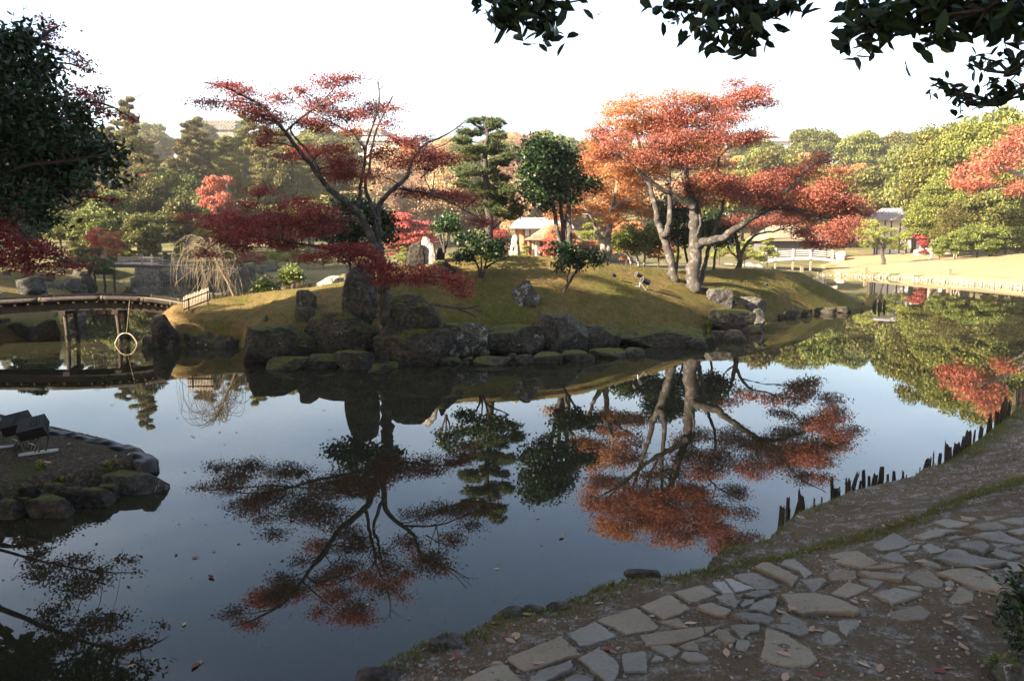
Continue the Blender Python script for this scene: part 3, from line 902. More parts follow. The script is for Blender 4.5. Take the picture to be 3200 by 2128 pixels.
# ---- golden orange maple behind the mound crest
def crest_base(u, Y, dz=-0.1):
    p = P(u, 815, Y)
    p[2] = float(h_island(np.array([p[0]]), np.array([p[1]]))[0]) + dz
    return p
b2 = crest_base(1893, 29.5)
T = Tree(29.5, 1.6, C7, 1 / 2.24, 51)
T.limb([(215, 1345), (205, 1240), (180, 1180), (140, 1120), (120, 1040), (60, 950)], 30, 4, 0, 0, 9, start=b2)
T.limb([(215, 1330), (225, 1220), (230, 1110), (250, 980), (280, 850), (300, 700)], 32, 5, 0, 0.3, 9, start=b2)
T.limb([(250, 980), (350, 900), (420, 850)], 10, 3, 0.1, 0.3)
org = [(100, 680, 120, 72), (250, 720, 120, 72), (330, 700, 100, 72), (100, 830, 100, 72), (260, 850, 120, 72), (400, 840, 110, 72), (450, 940, 90, 52), (350, 960, 100, 52), (250, 960, 100, 62),
       (60, 940, 100, 52), (230, 1040, 80, 42), (-50, 990, 80, 52), (-130, 1010, 60, 42), (160, 600, 100, 60), (430, 740, 90, 60), (30, 760, 90, 60), (500, 1010, 60, 40)]
T.pads(org, 'maple_orange', L=0.075, cov=1.4, csz=0.2, flat=0.25, per=40)
T.twigs(3, 0.014)
T.build('maple_tree', 'golden orange maple with pale twin trunk on the crest beside the thatched hut', 'tree', b2, 'bark_pale')

# ---- small maple at the right end of the crest
b3 = crest_base(2309, 31.2)
T = Tree(31.2, 1.3, C7, 1 / 2.24, 61)
T.limb([(1140, 1390), (1140, 1290), (1135, 1200), (1100, 1110)], 22, 8, 0, 0, 8, start=b3)
T.limb([(1150, 1310), (1180, 1230), (1250, 1150), (1340, 1130), (1400, 1130), (1500, 1085)], 13, 3, 0, -0.4)
T.limb([(1130, 1310), (1080, 1270), (1060, 1230)], 8, 3)
pk = [(1250, 1060, 120, 40), (1420, 1040, 100, 40), (1600, 1050, 110, 52), (1560, 1130, 80, 42), (1660, 1120, 90, 52), (1650, 1190, 80, 48), (1100, 1060, 100, 40), (1500, 1000, 100, 40), (1700, 1210, 60, 36)]
T.pads(pk, 'maple_rust', L=0.08, cov=1.3, csz=0.16)
T.twigs(3, 0.013)
T.build('maple_tree', 'small maple with bent dark branches between the rust red maple and the white bridge', 'tree', b3, 'bark_dark')

# ---- cloud pine on the crest
b4 = crest_base(1530, 26.6)
T = Tree(26.6, 0.9, C5, 1 / 2.614, 71)
T.limb([(345, 1290), (342, 1130), (330, 950), (315, 750), (305, 560), (305, 400), (330, 330), (300, 250), (310, 200)], 32, 5, 0, 0, 9, start=b4)
for q in [[(320, 800), (430, 740), (520, 790)], [(325, 900), (440, 900), (560, 960)], [(310, 640), (400, 570), (500, 500)], [(310, 620), (230, 560), (180, 510)], [(305, 430), (400, 440), (480, 450)],
          [(305, 400), (240, 380), (120, 370)], [(330, 330), (400, 300), (420, 240)], [(315, 740), (210, 720), (120, 720)], [(330, 1120), (420, 1040), (500, 980)], [(335, 1100), (250, 980), (200, 830)], [(300, 270), (220, 240), (180, 215)]]:
    T.limb(q, 9, 3, 0, T.rng.uniform(-0.8, 0.8), 5)
pn = [(200, 215, 60, 24), (290, 210, 100, 30), (400, 230, 76, 40), (340, 262, 100, 30), (130, 300, 70, 28), (210, 310, 100, 32), (420, 330, 80, 32), (120, 370, 80, 34), (360, 390, 80, 30), (200, 450, 120, 40),
      (400, 450, 140, 42), (300, 440, 80, 30), (180, 510, 110, 32), (490, 500, 70, 34), (430, 560, 90, 28), (200, 620, 140, 38), (330, 620, 100, 36), (420, 680, 110, 36), (140, 650, 80, 32), (120, 720, 80, 40),
      (250, 750, 120, 40), (430, 760, 130, 42), (350, 800, 120, 40), (500, 790, 80, 42), (200, 820, 120, 40), (450, 860, 130, 50), (350, 890, 120, 40), (560, 930, 86, 46), (500, 980, 110, 40), (290, 940, 100, 40), (400, 950, 80, 34)]
T.pads(pn, 'pine_needle', L=0.18, cov=3.2, kind='tuft')
T.twigs(2, 0.012)
T.build('pine_tree', 'clipped dark green cloud pine standing on the mound crest', 'tree', b4, 'bark_dark')

# ---- three trunked evergreen
b5 = crest_base(1768, 26.6)
T = Tree(26.6, 0.8, C5, 1 / 2.614, 81)
T.limb([(935, 1320), (910, 1190), (870, 960), (845, 740), (760, 560)], 20, 6, 0, 0, 8)
T.limb([(955, 1320), (945, 1190), (925, 900), (905, 720), (860, 520)], 20, 6, 0.1, 0.2, 8)
T.limb([(990, 1320), (990, 1190), (985, 900), (985, 700), (980, 560)], 24, 6, -0.1, -0.2, 8)
T.limb([(960, 1190), (955, 1000), (1000, 870), (1080, 760)], 12, 4, 0.1, 0.3)
ev = [(700, 400, 90, 50), (800, 420, 120, 70), (700, 500, 105, 80), (860, 480, 130, 80), (940, 480, 95, 70), (990, 560, 105, 70), (650, 620, 80, 52), (760, 620, 120, 72), (900, 640, 130, 80), (1020, 680, 96, 70),
      (1100, 730, 86, 50), (1175, 720, 80, 42), (700, 740, 105, 70), (840, 760, 110, 66), (970, 800, 90, 52), (720, 830, 105, 52), (800, 880, 90, 42), (1000, 840, 70, 34)]
T.pads(ev, 'camellia_dark', L=0.11, cov=2.2, csz=0.16, flat=0.7, up=0.5)
T.twigs(2, 0.012)
T.build('evergreen_tree', 'dark evergreen on three bare grey trunks beside the cloud pine', 'tree', b5, 'bark_grey')

# ---- camellia shrubs on the mound
b6 = onto(1500, 868, h_island)
T = Tree(b6[1], 0.45, C5, 1 / 2.614, 91)
for q in [[(265, 1490), (250, 1400), (210, 1330), (150, 1260)], [(265, 1490), (275, 1390), (270, 1300), (240, 1200)], [(275, 1490), (305, 1400), (320, 1310), (380, 1240)], [(310, 1400), (380, 1360), (440, 1340), (500, 1310)]]:
    T.limb(q, 9, 3, 0, T.rng.uniform(-.3, .3), 6)
T.pads([(130, 1180, 70, 50), (220, 1150, 90, 50), (300, 1190, 105, 60), (400, 1230, 86, 60), (130, 1290, 76, 50), (230, 1280, 95, 50), (350, 1270, 86, 50), (90, 1340, 55, 32), (440, 1270, 46, 40)],
       'camellia_dark', L=0.10, cov=1.5, csz=0.11, flat=0.7, up=0.5)
T.twigs(3, 0.008)
T.build('camellia_shrub', 'low glossy camellia shrub with three thin stems near the mossy round rock', 'shrub', b6, 'bark_dark')
b7 = onto(1762, 913, h_island)
T = Tree(b7[1], 0.4, C6, 1 / 2.1436, 92)
T.limb([(992, 372), (1008, 330), (1045, 280), (1075, 220), (1080, 150)], 13, 5, 0, 0, 8, start=b7 - np.array([0, 0, .05]))
T.limb([(1015, 320), (1012, 270), (1035, 220), (1040, 140)], 8, 3, 0, 0.1, 6)
T.limb([(1070, 230), (1130, 180), (1190, 160)], 6, 2, 0, -0.2, 6)
T.pads([(960, 90, 50, 34), (1040, 65, 70, 42), (1000, 140, 76, 46), (1090, 125, 86, 52), (1180, 130, 64, 42), (1215, 165, 44, 26), (965, 190, 44, 40), (1080, 185, 60, 26), (930, 60, 36, 22)],
       'camellia_dark', L=0.10, cov=1.7, csz=0.10, flat=0.7, up=0.5)
T.twigs(3, 0.008)
T.build('camellia_shrub', 'small dark camellia with one crooked bare stem on the middle of the mound', 'shrub', b7, 'bark_grey')
b8 = crest_base(1385, 24.0)
T = Tree(24.0, 0.4, C5, 1 / 2.614, 93)
for x in (-60, -30, 0): T.limb([(-30, 1280), (x, 1180), (x * 1.4 - 10, 1080)], 8, 3, 0, T.rng.uniform(-.2, .2), 6)
T.pads([(-60, 1030, 70, 46), (20, 1010, 70, 46), (-20, 1090, 90, 46), (50, 1090, 50, 40)], 'camellia', L=0.10, cov=1.8, csz=0.11, flat=0.7, up=0.5)
T.build('camellia_shrub', 'round evergreen shrub on thin stems beside the pale standing stone', 'shrub', b8, 'bark_dark')
# ---- dark bush behind the trunk of the red maple
pb = P(1150, 850, 21.5); pb[2] = float(h_island(np.array([pb[0]]), np.array([pb[1]]))[0])
T = Tree(21.5, 0.5, C3, 1 / 2.24, 94)
T.limb([(1200, 1480), (1190, 1300), (1180, 1150)], 10, 4); T.limb([(1220, 1480), (1300, 1300), (1380, 1100)], 9, 4)
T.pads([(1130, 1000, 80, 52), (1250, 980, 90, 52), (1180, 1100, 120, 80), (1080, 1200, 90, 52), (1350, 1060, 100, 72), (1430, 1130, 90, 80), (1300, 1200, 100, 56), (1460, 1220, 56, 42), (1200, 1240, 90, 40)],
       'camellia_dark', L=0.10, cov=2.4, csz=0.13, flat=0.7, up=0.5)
T.build('camellia_shrub', 'large black green bush directly behind the forked red maple trunk', 'shrub', pb, 'bark_dark')
# ---- sunlit shrubs on the left crest
b9 = crest_base(828, 25.2)
T = Tree(25.2, 0.3, C4, 1 / 2.358, 95)
T.limb([(632, 385), (630, 340), (625, 300)], 8, 4)
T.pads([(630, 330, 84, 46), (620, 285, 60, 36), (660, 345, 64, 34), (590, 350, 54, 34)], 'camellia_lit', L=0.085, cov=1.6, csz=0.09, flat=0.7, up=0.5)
T.build('shrub', 'low round sunlit shrub on the grassy crest next to the weeping tree', 'shrub', b9, 'bark_dark')
b10 = crest_base(914, 25.4)
T = Tree(25.4, 0.3, C4, 1 / 2.358, 96)
T.limb([(840, 350), (842, 310), (836, 270), (830, 230)], 12, 5)
T.pads([(800, 230, 70, 46), (870, 225, 66, 46), (840, 195, 66, 34), (835, 270, 84, 30)], 'camellia_lit', L=0.085, cov=1.8, csz=0.09, flat=0.7, up=0.5)
T.build('shrub', 'ball shaped sunlit evergreen on a short pale stem on the crest', 'shrub', b10, 'bark_pale')
# ---- sunlit and dark evergreens behind the right maples
b11 = crest_base(1985, 31.0)
T = Tree(31.0, 0.6, C5, 1 / 2.614, 97)
for q in [[(1560, 1390), (1550, 1310), (1480, 1200)], [(1600, 1390), (1610, 1290), (1640, 1180)], [(1500, 1370), (1470, 1300), (1420, 1230)]]:
    T.limb(q, 9, 4)
T.pads([(1400, 1170, 70, 50), (1480, 1100, 80, 50), (1550, 1180, 110, 70), (1640, 1120, 90, 60), (1700, 1200, 70, 60), (1450, 1240, 90, 46), (1600, 1260, 110, 46), (1380, 1230, 50, 40)],
       'camellia_lit', L=0.11, cov=1.8, csz=0.14, flat=0.7, up=0.5)
T.build('shrub', 'sunlit yellow green camellia between the two forked maple trunks', 'shrub', b11, 'bark_pale')
b12 = crest_base(2150, 32.0)
T = Tree(32.0, 0.8, C7, 1 / 2.24, 98)
for q in [[(700, 1420), (720, 1250), (690, 1050)], [(800, 1420), (760, 1250), (740, 1100)], [(960, 1420), (980, 1250), (1000, 1100)]]:
    T.limb(q, 10, 5)
T.pads([(560, 980, 70, 60), (640, 940, 90, 66), (740, 960, 90, 70), (700, 1060, 120, 80), (620, 1130, 90, 60), (760, 1160, 100, 66), (960, 1060, 90, 70), (1040, 1080, 80, 60), (960, 1170, 100, 56), (1060, 1180, 60, 40), (900, 1120, 90, 60)],
       'camellia_dark', L=0.12, cov=2.2, csz=0.17, flat=0.7, up=0.5)
T.build('evergreen_tree', 'dark evergreen hidden behind the trunks of the rust red maple', 'tree', b12, 'bark_dark')

# ---- weeping bare tree
b13 = crest_base(732, 24.6)
T = Tree(24.6, 1.0, lambda x, y: (300 + x / 3.92, 760 + y / 3.92), 1 / 3.92, 99)
tr = T.limb([(1700, 680), (1655, 570), (1600, 440), (1520, 320), (1470, 200), (1430, 110), (1380, 60)], 11, 4, 0, 0, 7, start=b13 - np.array([0, 0, .05]))
m = mpp(720, 850, 24.6)
for k in range(95):
    i = T.rng.integers(len(tr) // 3, len(tr))
    a = tr[i]
    ang = T.rng.uniform(0, 6.28)
    reach = T.rng.uniform(0.25, 1.0) * (1.25 if math.cos(ang) < 0 else 0.95)
    top = T.rng.uniform(0.05, 0.45)
    e = a + np.array([math.cos(ang) * reach, math.sin(ang) * reach * 0.8, 0])
    fall = min(T.rng.uniform(0.5, 1.55), e[2] + top - 1.0)
    w = T.rng.normal(size=3) * 0.11
    pth = np.array([a, a * .5 + e * .5 + (0, 0, top), e + (0, 0, top * .5) + w, e + np.array([math.cos(ang) * .12, 0, -fall * .5]) - w, e + np.array([math.cos(ang) * .15, 0, -fall])])
    pth = chaikin(pth, 2, False)
    T.wood.tube(pth, np.linspace(0.009, 0.004, len(pth)), 4, cap=False)
T.build('weeping_tree', 'bare weeping tree with straw coloured hanging twigs behind the small bamboo fence', 'tree', b13, 'bark_straw')

# ---- near evergreen on the left
T = Tree(11.0, 0.7, C1, 1 / 2.24, 101)
gb = np.array([-9.6, 11.0, 0.2])
T.limb([(-480, 2600), (-460, 1800), (-350, 1200), (-200, 800), (0, 500)], 90, 20, 0, 0, 9, start=gb)
T.limb([(-400, 1500), (-100, 1250), (200, 1150), (500, 1130), (760, 1080)], 26, 4, 0, -0.2)
T.limb([(-300, 1150), (0, 950), (300, 850), (560, 830)], 26, 4, 0, 0.3)
T.limb([(-420, 1700), (-150, 1500), (100, 1430), (350, 1500)], 20, 4, 0, 0.2)
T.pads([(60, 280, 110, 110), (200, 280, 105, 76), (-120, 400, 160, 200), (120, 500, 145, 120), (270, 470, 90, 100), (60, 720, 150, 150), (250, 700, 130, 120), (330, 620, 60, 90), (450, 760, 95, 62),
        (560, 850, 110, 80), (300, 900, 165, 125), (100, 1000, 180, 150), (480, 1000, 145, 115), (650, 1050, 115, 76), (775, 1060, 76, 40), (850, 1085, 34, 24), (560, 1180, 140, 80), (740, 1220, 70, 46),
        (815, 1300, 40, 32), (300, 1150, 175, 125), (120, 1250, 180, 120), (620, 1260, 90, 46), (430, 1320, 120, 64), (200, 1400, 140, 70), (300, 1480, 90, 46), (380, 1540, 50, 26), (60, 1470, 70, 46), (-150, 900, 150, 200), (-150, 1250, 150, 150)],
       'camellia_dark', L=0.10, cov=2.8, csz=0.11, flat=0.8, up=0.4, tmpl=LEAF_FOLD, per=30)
T.twigs(3, 0.01)
T.build('evergreen_tree', 'big black green evergreen with glossy leaves leaning over the water by the floodlight', 'tree', gb, 'bark_dark')
# ---- red maple on the left bank
T = Tree(15.2, 0.9, C1, 1 / 2.24, 111)
mbase = np.array([-12.6, 16.2, 0.5])
T.limb([(-760, 2100), (-700, 1600), (-560, 1200), (-380, 900), (-150, 600), (100, 400), (300, 250), (420, 180)], 60, 3, 1.0, 0, 9, start=mbase)
T.limb([(-560, 1200), (-250, 1000), (100, 850), (420, 740), (700, 700), (960, 850)], 26, 2, 0.5, 0, 8)
T.limb([(-150, 600), (150, 520), (400, 420), (640, 500)], 14, 2, 0.2, 0.2, 7)
T.limb([(-700, 1650), (-300, 1500), (0, 1480), (250, 1720), (500, 1850), (640, 1870)], 26, 2, 0.8, 0.3, 8)
T.limb([(-300, 1500), (0, 1420), (300, 1380), (560, 1370), (780, 1400)], 14, 2, 0.6, -0.2, 7)
for a, b in [((960, 680), (1020, 640)), ((150, 190), (165, 60)), ((165, 70), (200, 30)), ((165, 70), (145, 10)), ((660, 1340), (680, 1420))]:
    T.limb([a, ((a[0] + b[0]) / 2 + 6, (a[1] + b[1]) / 2), b], 2.5, 1, 0, 0, 4)
T.pads([(310, 140, 46, 34), (400, 190, 56, 34), (330, 240, 66, 34), (360, 320, 76, 34), (470, 380, 56, 30), (560, 420, 66, 34), (630, 480, 46, 34), (430, 480, 66, 26), (600, 650, 76, 42), (700, 640, 56, 52),
        (650, 740, 95, 50), (760, 790, 86, 42), (920, 840, 66, 20), (510, 620, 36, 26), (450, 680, 60, 40), (540, 760, 70, 40)], 'maple_crimson', L=0.062, cov=0.95, csz=0.09)
T.pads([(200, 900, 150, 80), (400, 1000, 150, 80), (300, 1200, 160, 70), (540, 1080, 120, 70), (120, 1080, 150, 90), (450, 1220, 130, 60), (100, 1350, 150, 80), (330, 1380, 120, 50), (60, 700, 150, 100), (250, 650, 100, 80), (60, 480, 120, 80)], 'maple_crimson', L=0.062, cov=1.1, csz=0.12)
T.conv, T.k = C2, 1 / 2.614
T.pads([(620, 10, 100, 34), (760, 30, 50, 30), (870, 60, 60, 30), (910, 90, 30, 22), (60, 150, 120, 76), (60, 250, 120, 56), (40, 350, 100, 70), (200, 430, 170, 52), (350, 450, 130, 42), (420, 500, 120, 34), (250, 520, 200, 50),
        (100, 560, 150, 52), (520, 570, 100, 30), (620, 610, 90, 24), (720, 620, 36, 16), (330, 600, 120, 34), (200, 640, 140, 26), (450, 670, 80, 16), (20, 450, 90, 60), (-80, 500, 100, 80)], 'maple_crimson', L=0.062, cov=1.2, csz=0.09)
T.twigs(4)
T.build('maple_tree', 'dark red maple on the left bank with boughs hanging over the arched wooden bridge', 'tree', mbase, 'bark_dark')

# ------------------------------------------------------------------ rocks
def ico(sub):
    bm = bmesh.new()
    bmesh.ops.create_icosphere(bm, subdivisions=sub, radius=1.0)
    V = np.array([v.co[:] for v in bm.verts])
    Fc = np.array([[v.index for v in f.verts] for f in bm.faces])
    bm.free()
    return V, Fc
ICO = {k: ico(k) for k in (1, 2, 3, 4, 5)}
def rock_verts(w, d, h, shape, seed, sub):
    r = np.random.default_rng(seed)
    V, Fc = ICO[sub]
    k = {'block': 9.0, 'round': 3.2, 'spire': 4.5, 'slab': 9.0}[shape]
    Q = V / ((np.abs(V) ** k).sum(1) ** (1 / k))[:, None]
    for _ in range({'block': 11, 'round': 13, 'spire': 12, 'slab': 8}[shape]):
        n = unit(r.normal(size=3) * np.array([1, 1, 0.7]))
        lim = r.uniform(0.78, 1.08) if shape in ('block', 'slab') else r.uniform(0.70, 0.95)
        p = Q @ n
        over = np.maximum(p - lim, 0)
        Q = Q - over[:, None] * n
    nz = sines(Q + 3.1, seed, 1.6, 3)
    Q = Q * (1 + 0.045 * nz)[:, None]
    rid = np.abs(sines(Q, seed + 1, 4.0, 3))
    rid2 = np.abs(sines(Q + 9.0, seed + 2, 9.0, 2))
    Q = Q + (0.03 - 0.16 * np.maximum(0, 0.28 - rid) - 0.07 * np.maximum(0, 0.3 - rid2))[:, None] * unit(V)
    if shape == 'spire':
        t = np.clip((Q[:, 2] + 1) / 2, 0, 1)
        s = 1.12 - 0.5 * t ** 1.4
        Q[:, 0] = Q[:, 0] * s + r.uniform(-.25, .25) * t
        Q[:, 1] = Q[:, 1] * s
    Q = Q * np.array([w / 2, d / 2, h / 2])
    return Q, Fc
ROCKN = [0]
def rock(u0, u1, vt, vb, shape, mat, label, on='w', group=None, df=0.85, sub=4, sink=0.18, name='rock', parent=None):
    ROCKN[0] += 1
    uc = (u0 + u1) / 2
    if on == 'w':
        p = G(uc, vb, 0.0)
    elif callable(on):
        p = onto(uc, vb, on)
    else:
        p = P(uc, vb, on)
    m = mpp(uc, vb, p[1])
    w, h = (u1 - u0) * m * 1.12, (vb - vt) * m * 1.03
    d = max(w * df, 0.08)
    h = max(h - 0.05 * d, 0.04)
    sink = min(sink, 0.5 * h + 0.05)
    V, Fc = rock_verts(w, d, h + sink, shape, 500 + ROCKN[0], sub)
    V = V + np.array([0, d * 0.46, (h + sink) / 2 - sink])
    mb = MB()
    mb.add(V + p, Fc)
    if parent is not None:
        return mb.build(name, M[mat], parent, smooth=False)
    o = mb.build(name, M[mat], origin=p, smooth=False)
    return tag(o, label, 'rock', group)
c4 = lambda x0, x1, y0, y1: (560 + x0 / 2.358, 560 + x1 / 2.358, 760 + y0 / 2.358, 760 + y1 / 2.358)
c6 = lambda x0, x1, y0, y1: (1300 + x0 / 2.1436, 1300 + x1 / 2.1436, 740 + y0 / 2.1436, 740 + y1 / 2.1436)
f6 = lambda x0, x1, y0, y1: (300 + x0 / 3.92, 300 + x1 / 3.92, 760 + y0 / 3.92, 760 + y1 / 3.92)
lb = lambda x0, x1, y0, y1: (x0 / 4.75, x1 / 4.75, 820 + y0 / 4.75, 820 + y1 / 4.75)
tp = lambda x0, x1, y0, y1: (2100 + x0 / 3.369, 2100 + x1 / 3.369, 950 + y0 / 3.369, 950 + y1 / 3.369)
rock(*c4(460, 950, 620, 885), 'block', 'rock_mossy', 'long dark flat topped rock with a thin moss edge at the island corner', sub=5, df=0.7)
rock(*c4(920, 1470, 525, 868), 'round', 'rock_mossy', 'broad brown boulder with rounded face below the red maple roots', sub=5, df=0.6)
rock(*c4(1470, 1960, 640, 905), 'block', 'rock_dark', 'dark mossy base rock at the waterline below the rock pillar', sub=5, df=0.55)
rock(*c4(1570, 1900, 400, 720), 'block', 'rock_dark', 'tall dark mossy rock pillar beside the maple trunk', on=18.6, sub=5, df=0.7, sink=0.5)
rock(*c4(1440, 1600, 560, 880), 'spire', 'rock_dark', 'narrow shaded rock wedged between the brown boulder and the pillar', on=18.3, sub=4, df=0.7, sink=0.3)
rock(*c4(1215, 1480, 175, 525), 'spire', 'rock_grey', 'tall streaked grey standing rock leaning against the red maple trunk', on=19.6, sub=5, df=0.6, sink=0.3)
rock(*c6(165, 455, 585, 805), 'block', 'rock_lichen', 'rock with big white lichen patches on its face', sub=5)
rock(*c6(445, 840, 598, 790), 'block', 'rock_mossy', 'wide brown rock with a bright moss cap between lichen rock and pointed rock', sub=5, df=0.6)
rock(*c6(830, 1140, 518, 775), 'block', 'rock_grey', 'large grey green angular rock standing highest in the front edge', sub=5, df=0.8)
rock(*c6(1125, 1355, 598, 758), 'block', 'rock_dark', 'dark reddish square rock right of the grey angular rock', sub=4)
rock(*c6(1350, 1915, 608, 735), 'slab', 'rock_mossy', 'long low mossy slab overhanging the water', sub=5, df=0.45)
rock(*c6(1995, 2270, 498, 645), 'block', 'rock_mossy', 'flat topped mossy rock behind the grass tuft', sub=5)
rock(*c6(2140, 2350, 402, 505), 'block', 'rock_grey', 'moss capped grey rock behind the flat topped one', on=h_island, sub=4)
rock(*c6(1925, 2135, 348, 462), 'block', 'rock_grey', 'pale tan rock with yellow moss at the foot of the rust red maple', on=h_island, sub=4)
rock(*c6(2260, 2355, 488, 605), 'spire', 'rock_grey', 'upright white spotted rock at the end of the rock edge', sub=4)
SM = 'small stones along the island waterline'
for q in [(150, 310, 815, 855), (315, 378, 808, 850), (380, 640, 808, 865), (605, 682, 783, 822), (668, 792, 793, 855), (798, 972, 778, 850), (985, 1192, 768, 835), (1178, 1402, 748, 815), (1400, 1532, 738, 800),
          (425, 497, 762, 812), (1838, 1958, 678, 745), (1933, 2012, 658, 720), (1998, 2082, 633, 688), (2078, 2222, 628, 700), (2200, 2348, 588, 652)]:
    rock(*c6(*q), 'round' if q[0] % 3 else 'block', 'rock_mossy' if q[0] % 2 else 'rock_dark', 'small dark stone lying in the row along the island waterline', group=SM, sub=3, sink=0.1)
for q in [(640, 912, 838, 930), (880, 1135, 833, 920), (1150, 1402, 798, 930), (1392, 1532, 898, 960), (1500, 1605, 878, 922)]:
    rock(*c4(*q), 'block', 'rock_mossy', 'low mossy stone in the water in front of the big island rocks', group='low stones before the big rocks', sub=4, sink=0.1)
rock(*c4(308, 645, 518, 702), 'round', 'rock_grey', 'rounded pale grey boulder with moss on its back near the bridge end', sub=5, df=0.7)
LEFTG = 'mossy stones between bridge and boulder'
for q in [(0, 285, 632, 765), (228, 405, 678, 768)]:
    rock(*c4(*q), 'block', 'rock_mossy', 'low moss covered stone on the shore between the bridge end and the grey boulder', group=LEFTG, sub=4)
rock(*f6(868, 1132, 755, 935), 'block', 'rock_mossy', 'squared block carrying the end of the wooden bridge', on=22.4, sub=4, sink=0.6)
ABUT = 'rocks piled under the bridge end'
for q in [(640, 935, 888, 1290), (860, 985, 1000, 1205), (965, 1195, 908, 1115), (515, 685, 1128, 1292), (835, 965, 1195, 1300)]:
    rock(*f6(*q), 'spire' if q[0] < 900 else 'block', 'rock_mossy', 'brown mossy rock in the pile under the bridge end', group=ABUT, sub=4)
# rocks on the mound
rock(*c6(620, 822, 300, 465), 'spire', 'rock_lichen', 'tilted grey lichen rock lying alone on the mound slope', on=h_island, sub=4)
rock(*c6(75, 252, 158, 252), 'round', 'rock_mossy', 'dark round rock with a thick moss cap on the mound', on=h_island, sub=4)
rock(*c4(1690, 1818, 5, 182), 'spire', 'rock_dark', 'dark pointed standing stone in front of the pale one', on=h_island, sub=4, df=0.6)
rock(*c4(1785, 1895, -66, 150), 'spire', 'rock_pale', 'pale sunlit standing stone on the mound crest', on=24.2, sub=4, df=0.6, sink=0.4)
rock(*c4(1888, 1952, 35, 130), 'round', 'rock_dark', 'small dark stone right beside the pale standing stone', on=24.4, sub=3, sink=0.3)
rock(1591, 1626, 738, 800, 'spire', 'rock_pale', 'weathered pale standing stone just behind the crest below the white house', on=28.0, sub=4, sink=0.6)
rock(*c4(868, 1002, 350, 500), 'block', 'rock_grey', 'upright squared grey stone on the left slope', on=h_island, sub=4, df=0.6)
rock(*c4(845, 985, 475, 585), 'block', 'rock_grey', 'grey stone leaning at the foot of the upright squared one', on=h_island, sub=4, df=0.6)
rock(*c4(1018, 1212, 238, 315), 'round', 'rock_pale', 'low pale sunlit rock on the crest left of the maple', on=24.6, sub=4, sink=0.3)
rock(*c4(1213, 1252, 188, 300), 'spire', 'rock_pale', 'narrow pale stone sticking up beside the leaning grey rock', on=21.0, sub=3, sink=0.3)
rock(*c6(238, 312, 340, 405), 'round', 'rock_grey', 'small grey stone half hidden by the lowest maple spray', on=h_island, sub=3)
rock(*c4(610, 652, 535, 580), 'round', 'rock_grey', 'small light stone behind the pale grey boulder', on=h_island, sub=3)
for q in [(1030, 1112, 82, 140), (1195, 1372, 60, 150), (1378, 1482, 70, 142), (1478, 1572, 35, 102), (1568, 1752, 35, 105), (1758, 1905, 28, 96), (1118, 1205, 98, 152)]:
    rock(*tp(*q), 'round', 'rock_dark' if q[0] != 1030 else 'rock_mossy', 'stone in the low shore row towards the grassy island tip', group='stones towards the island tip', sub=3, sink=0.12)
# left bank rocks
rock(*lb(180, 572, 198, 482), 'round', 'rock_grey', 'big grey boulder with mossy face on the left bank', on=h_left, sub=5)
LBG = 'scattered rocks on the left bank'
for q in [(578, 752, 178, 272), (888, 1122, 248, 402), (690, 872, 308, 392), (280, 422, 522, 582), (548, 702, 468, 542), (1120, 1260, 330, 470), (20, 130, 120, 190), (1050, 1200, 120, 200)]:
    rock(*lb(*q), 'block', 'rock_grey', 'scattered grey rock on the grassy left bank behind the wooden bridge', on=h_left, group=LBG, sub=3)
rock(*lb(1180, 1372, 178, 470), 'block', 'rock_dark', 'dark upright rock at the shore below the propped pine', on=h_left, sub=4)
rock(*lb(988, 1232, 778, 965), 'round', 'rock_grey', 'single rock standing in the water seen below the wooden bridge', sub=4)
for q in [(60, 390, 880, 1150), (540, 810, 870, 1170), (-150, 60, 840, 1150)]:
    rock(*lb(*q), 'block', 'rock_dark', 'black shaded rock under the wooden bridge on the left shore', group='rocks under the left bridge end', sub=4)
# promontory rocks (retaining row)
pr = lambda x0, x1, y0, y1: (x0 / 3.484, x1 / 3.484, 1250 + y0 / 3.484, 1250 + y1 / 3.484)
PG = 'rough stones edging the left promontory'
for q in [(60, 215, 930, 1120), (212, 380, 950, 1130), (378, 645, 925, 1110), (628, 852, 958, 1170), (855, 1155, 975, 1160), (1060, 1255, 935, 1090), (315, 685, 1085, 1290), (165, 318, 1075, 1250), (-60, 170, 1090, 1300), (-250, -50, 1000, 1300)]:
    p0 = pr(*q)
    rock(*p0, 'block', 'rock_dark', 'dark rough stone in the edging of the left promontory', on='w', group=PG, sub=4, df=0.7, sink=0.1)
rock(*pr(1085, 1685, 828, 1030), 'slab', 'rock_grey', 'long flat stone at the tip of the promontory below the black bags', sub=4, df=0.5)
def m_slab(name, c1, c2, rough_bump):
    m = Mat(name)
    v = m.coord()
    oi = m.N("ShaderNodeObjectInfo")
    n = m.noise(2.2, 5, 0.65, v)
    f = m.noise(38, 6, 0.75, v)
    col = m.ramp(n, [(0.3, c1), (0.7, c2)])
    hv = m.N("ShaderNodeHueSaturation")
    m.put(hv.inputs["Value"], m.math('ADD', m.math('MULTIPLY', oi.outputs["Random"], 0.35), 0.82))
    m.put(hv.inputs["Color"], col)
    col = m.mix(m.ramp(f, [(0.3, 0.7), (0.5, 0.0)]), hv.outputs[0], tuple(x * 0.35 for x in c1))
    col = m.mix(m.ramp(m.noise(5, 5, 0.7, v), [(0.55, 0.0), (0.72, 0.55)]), col, (0.17, 0.13, 0.09))
    return m.surf(m.principled(col, 0.82, 0.3, m.bump(f, 0.35 + rough_bump, 0.008, m.bump(n, rough_bump, 0.05))))
M['slab_g'] = m_slab('slab_g', (0.138, 0.121, 0.097), (0.184, 0.163, 0.132), 0.15)
M['slab_b'] = m_slab('slab_b', (0.145, 0.114, 0.077), (0.207, 0.166, 0.115), 0.2)
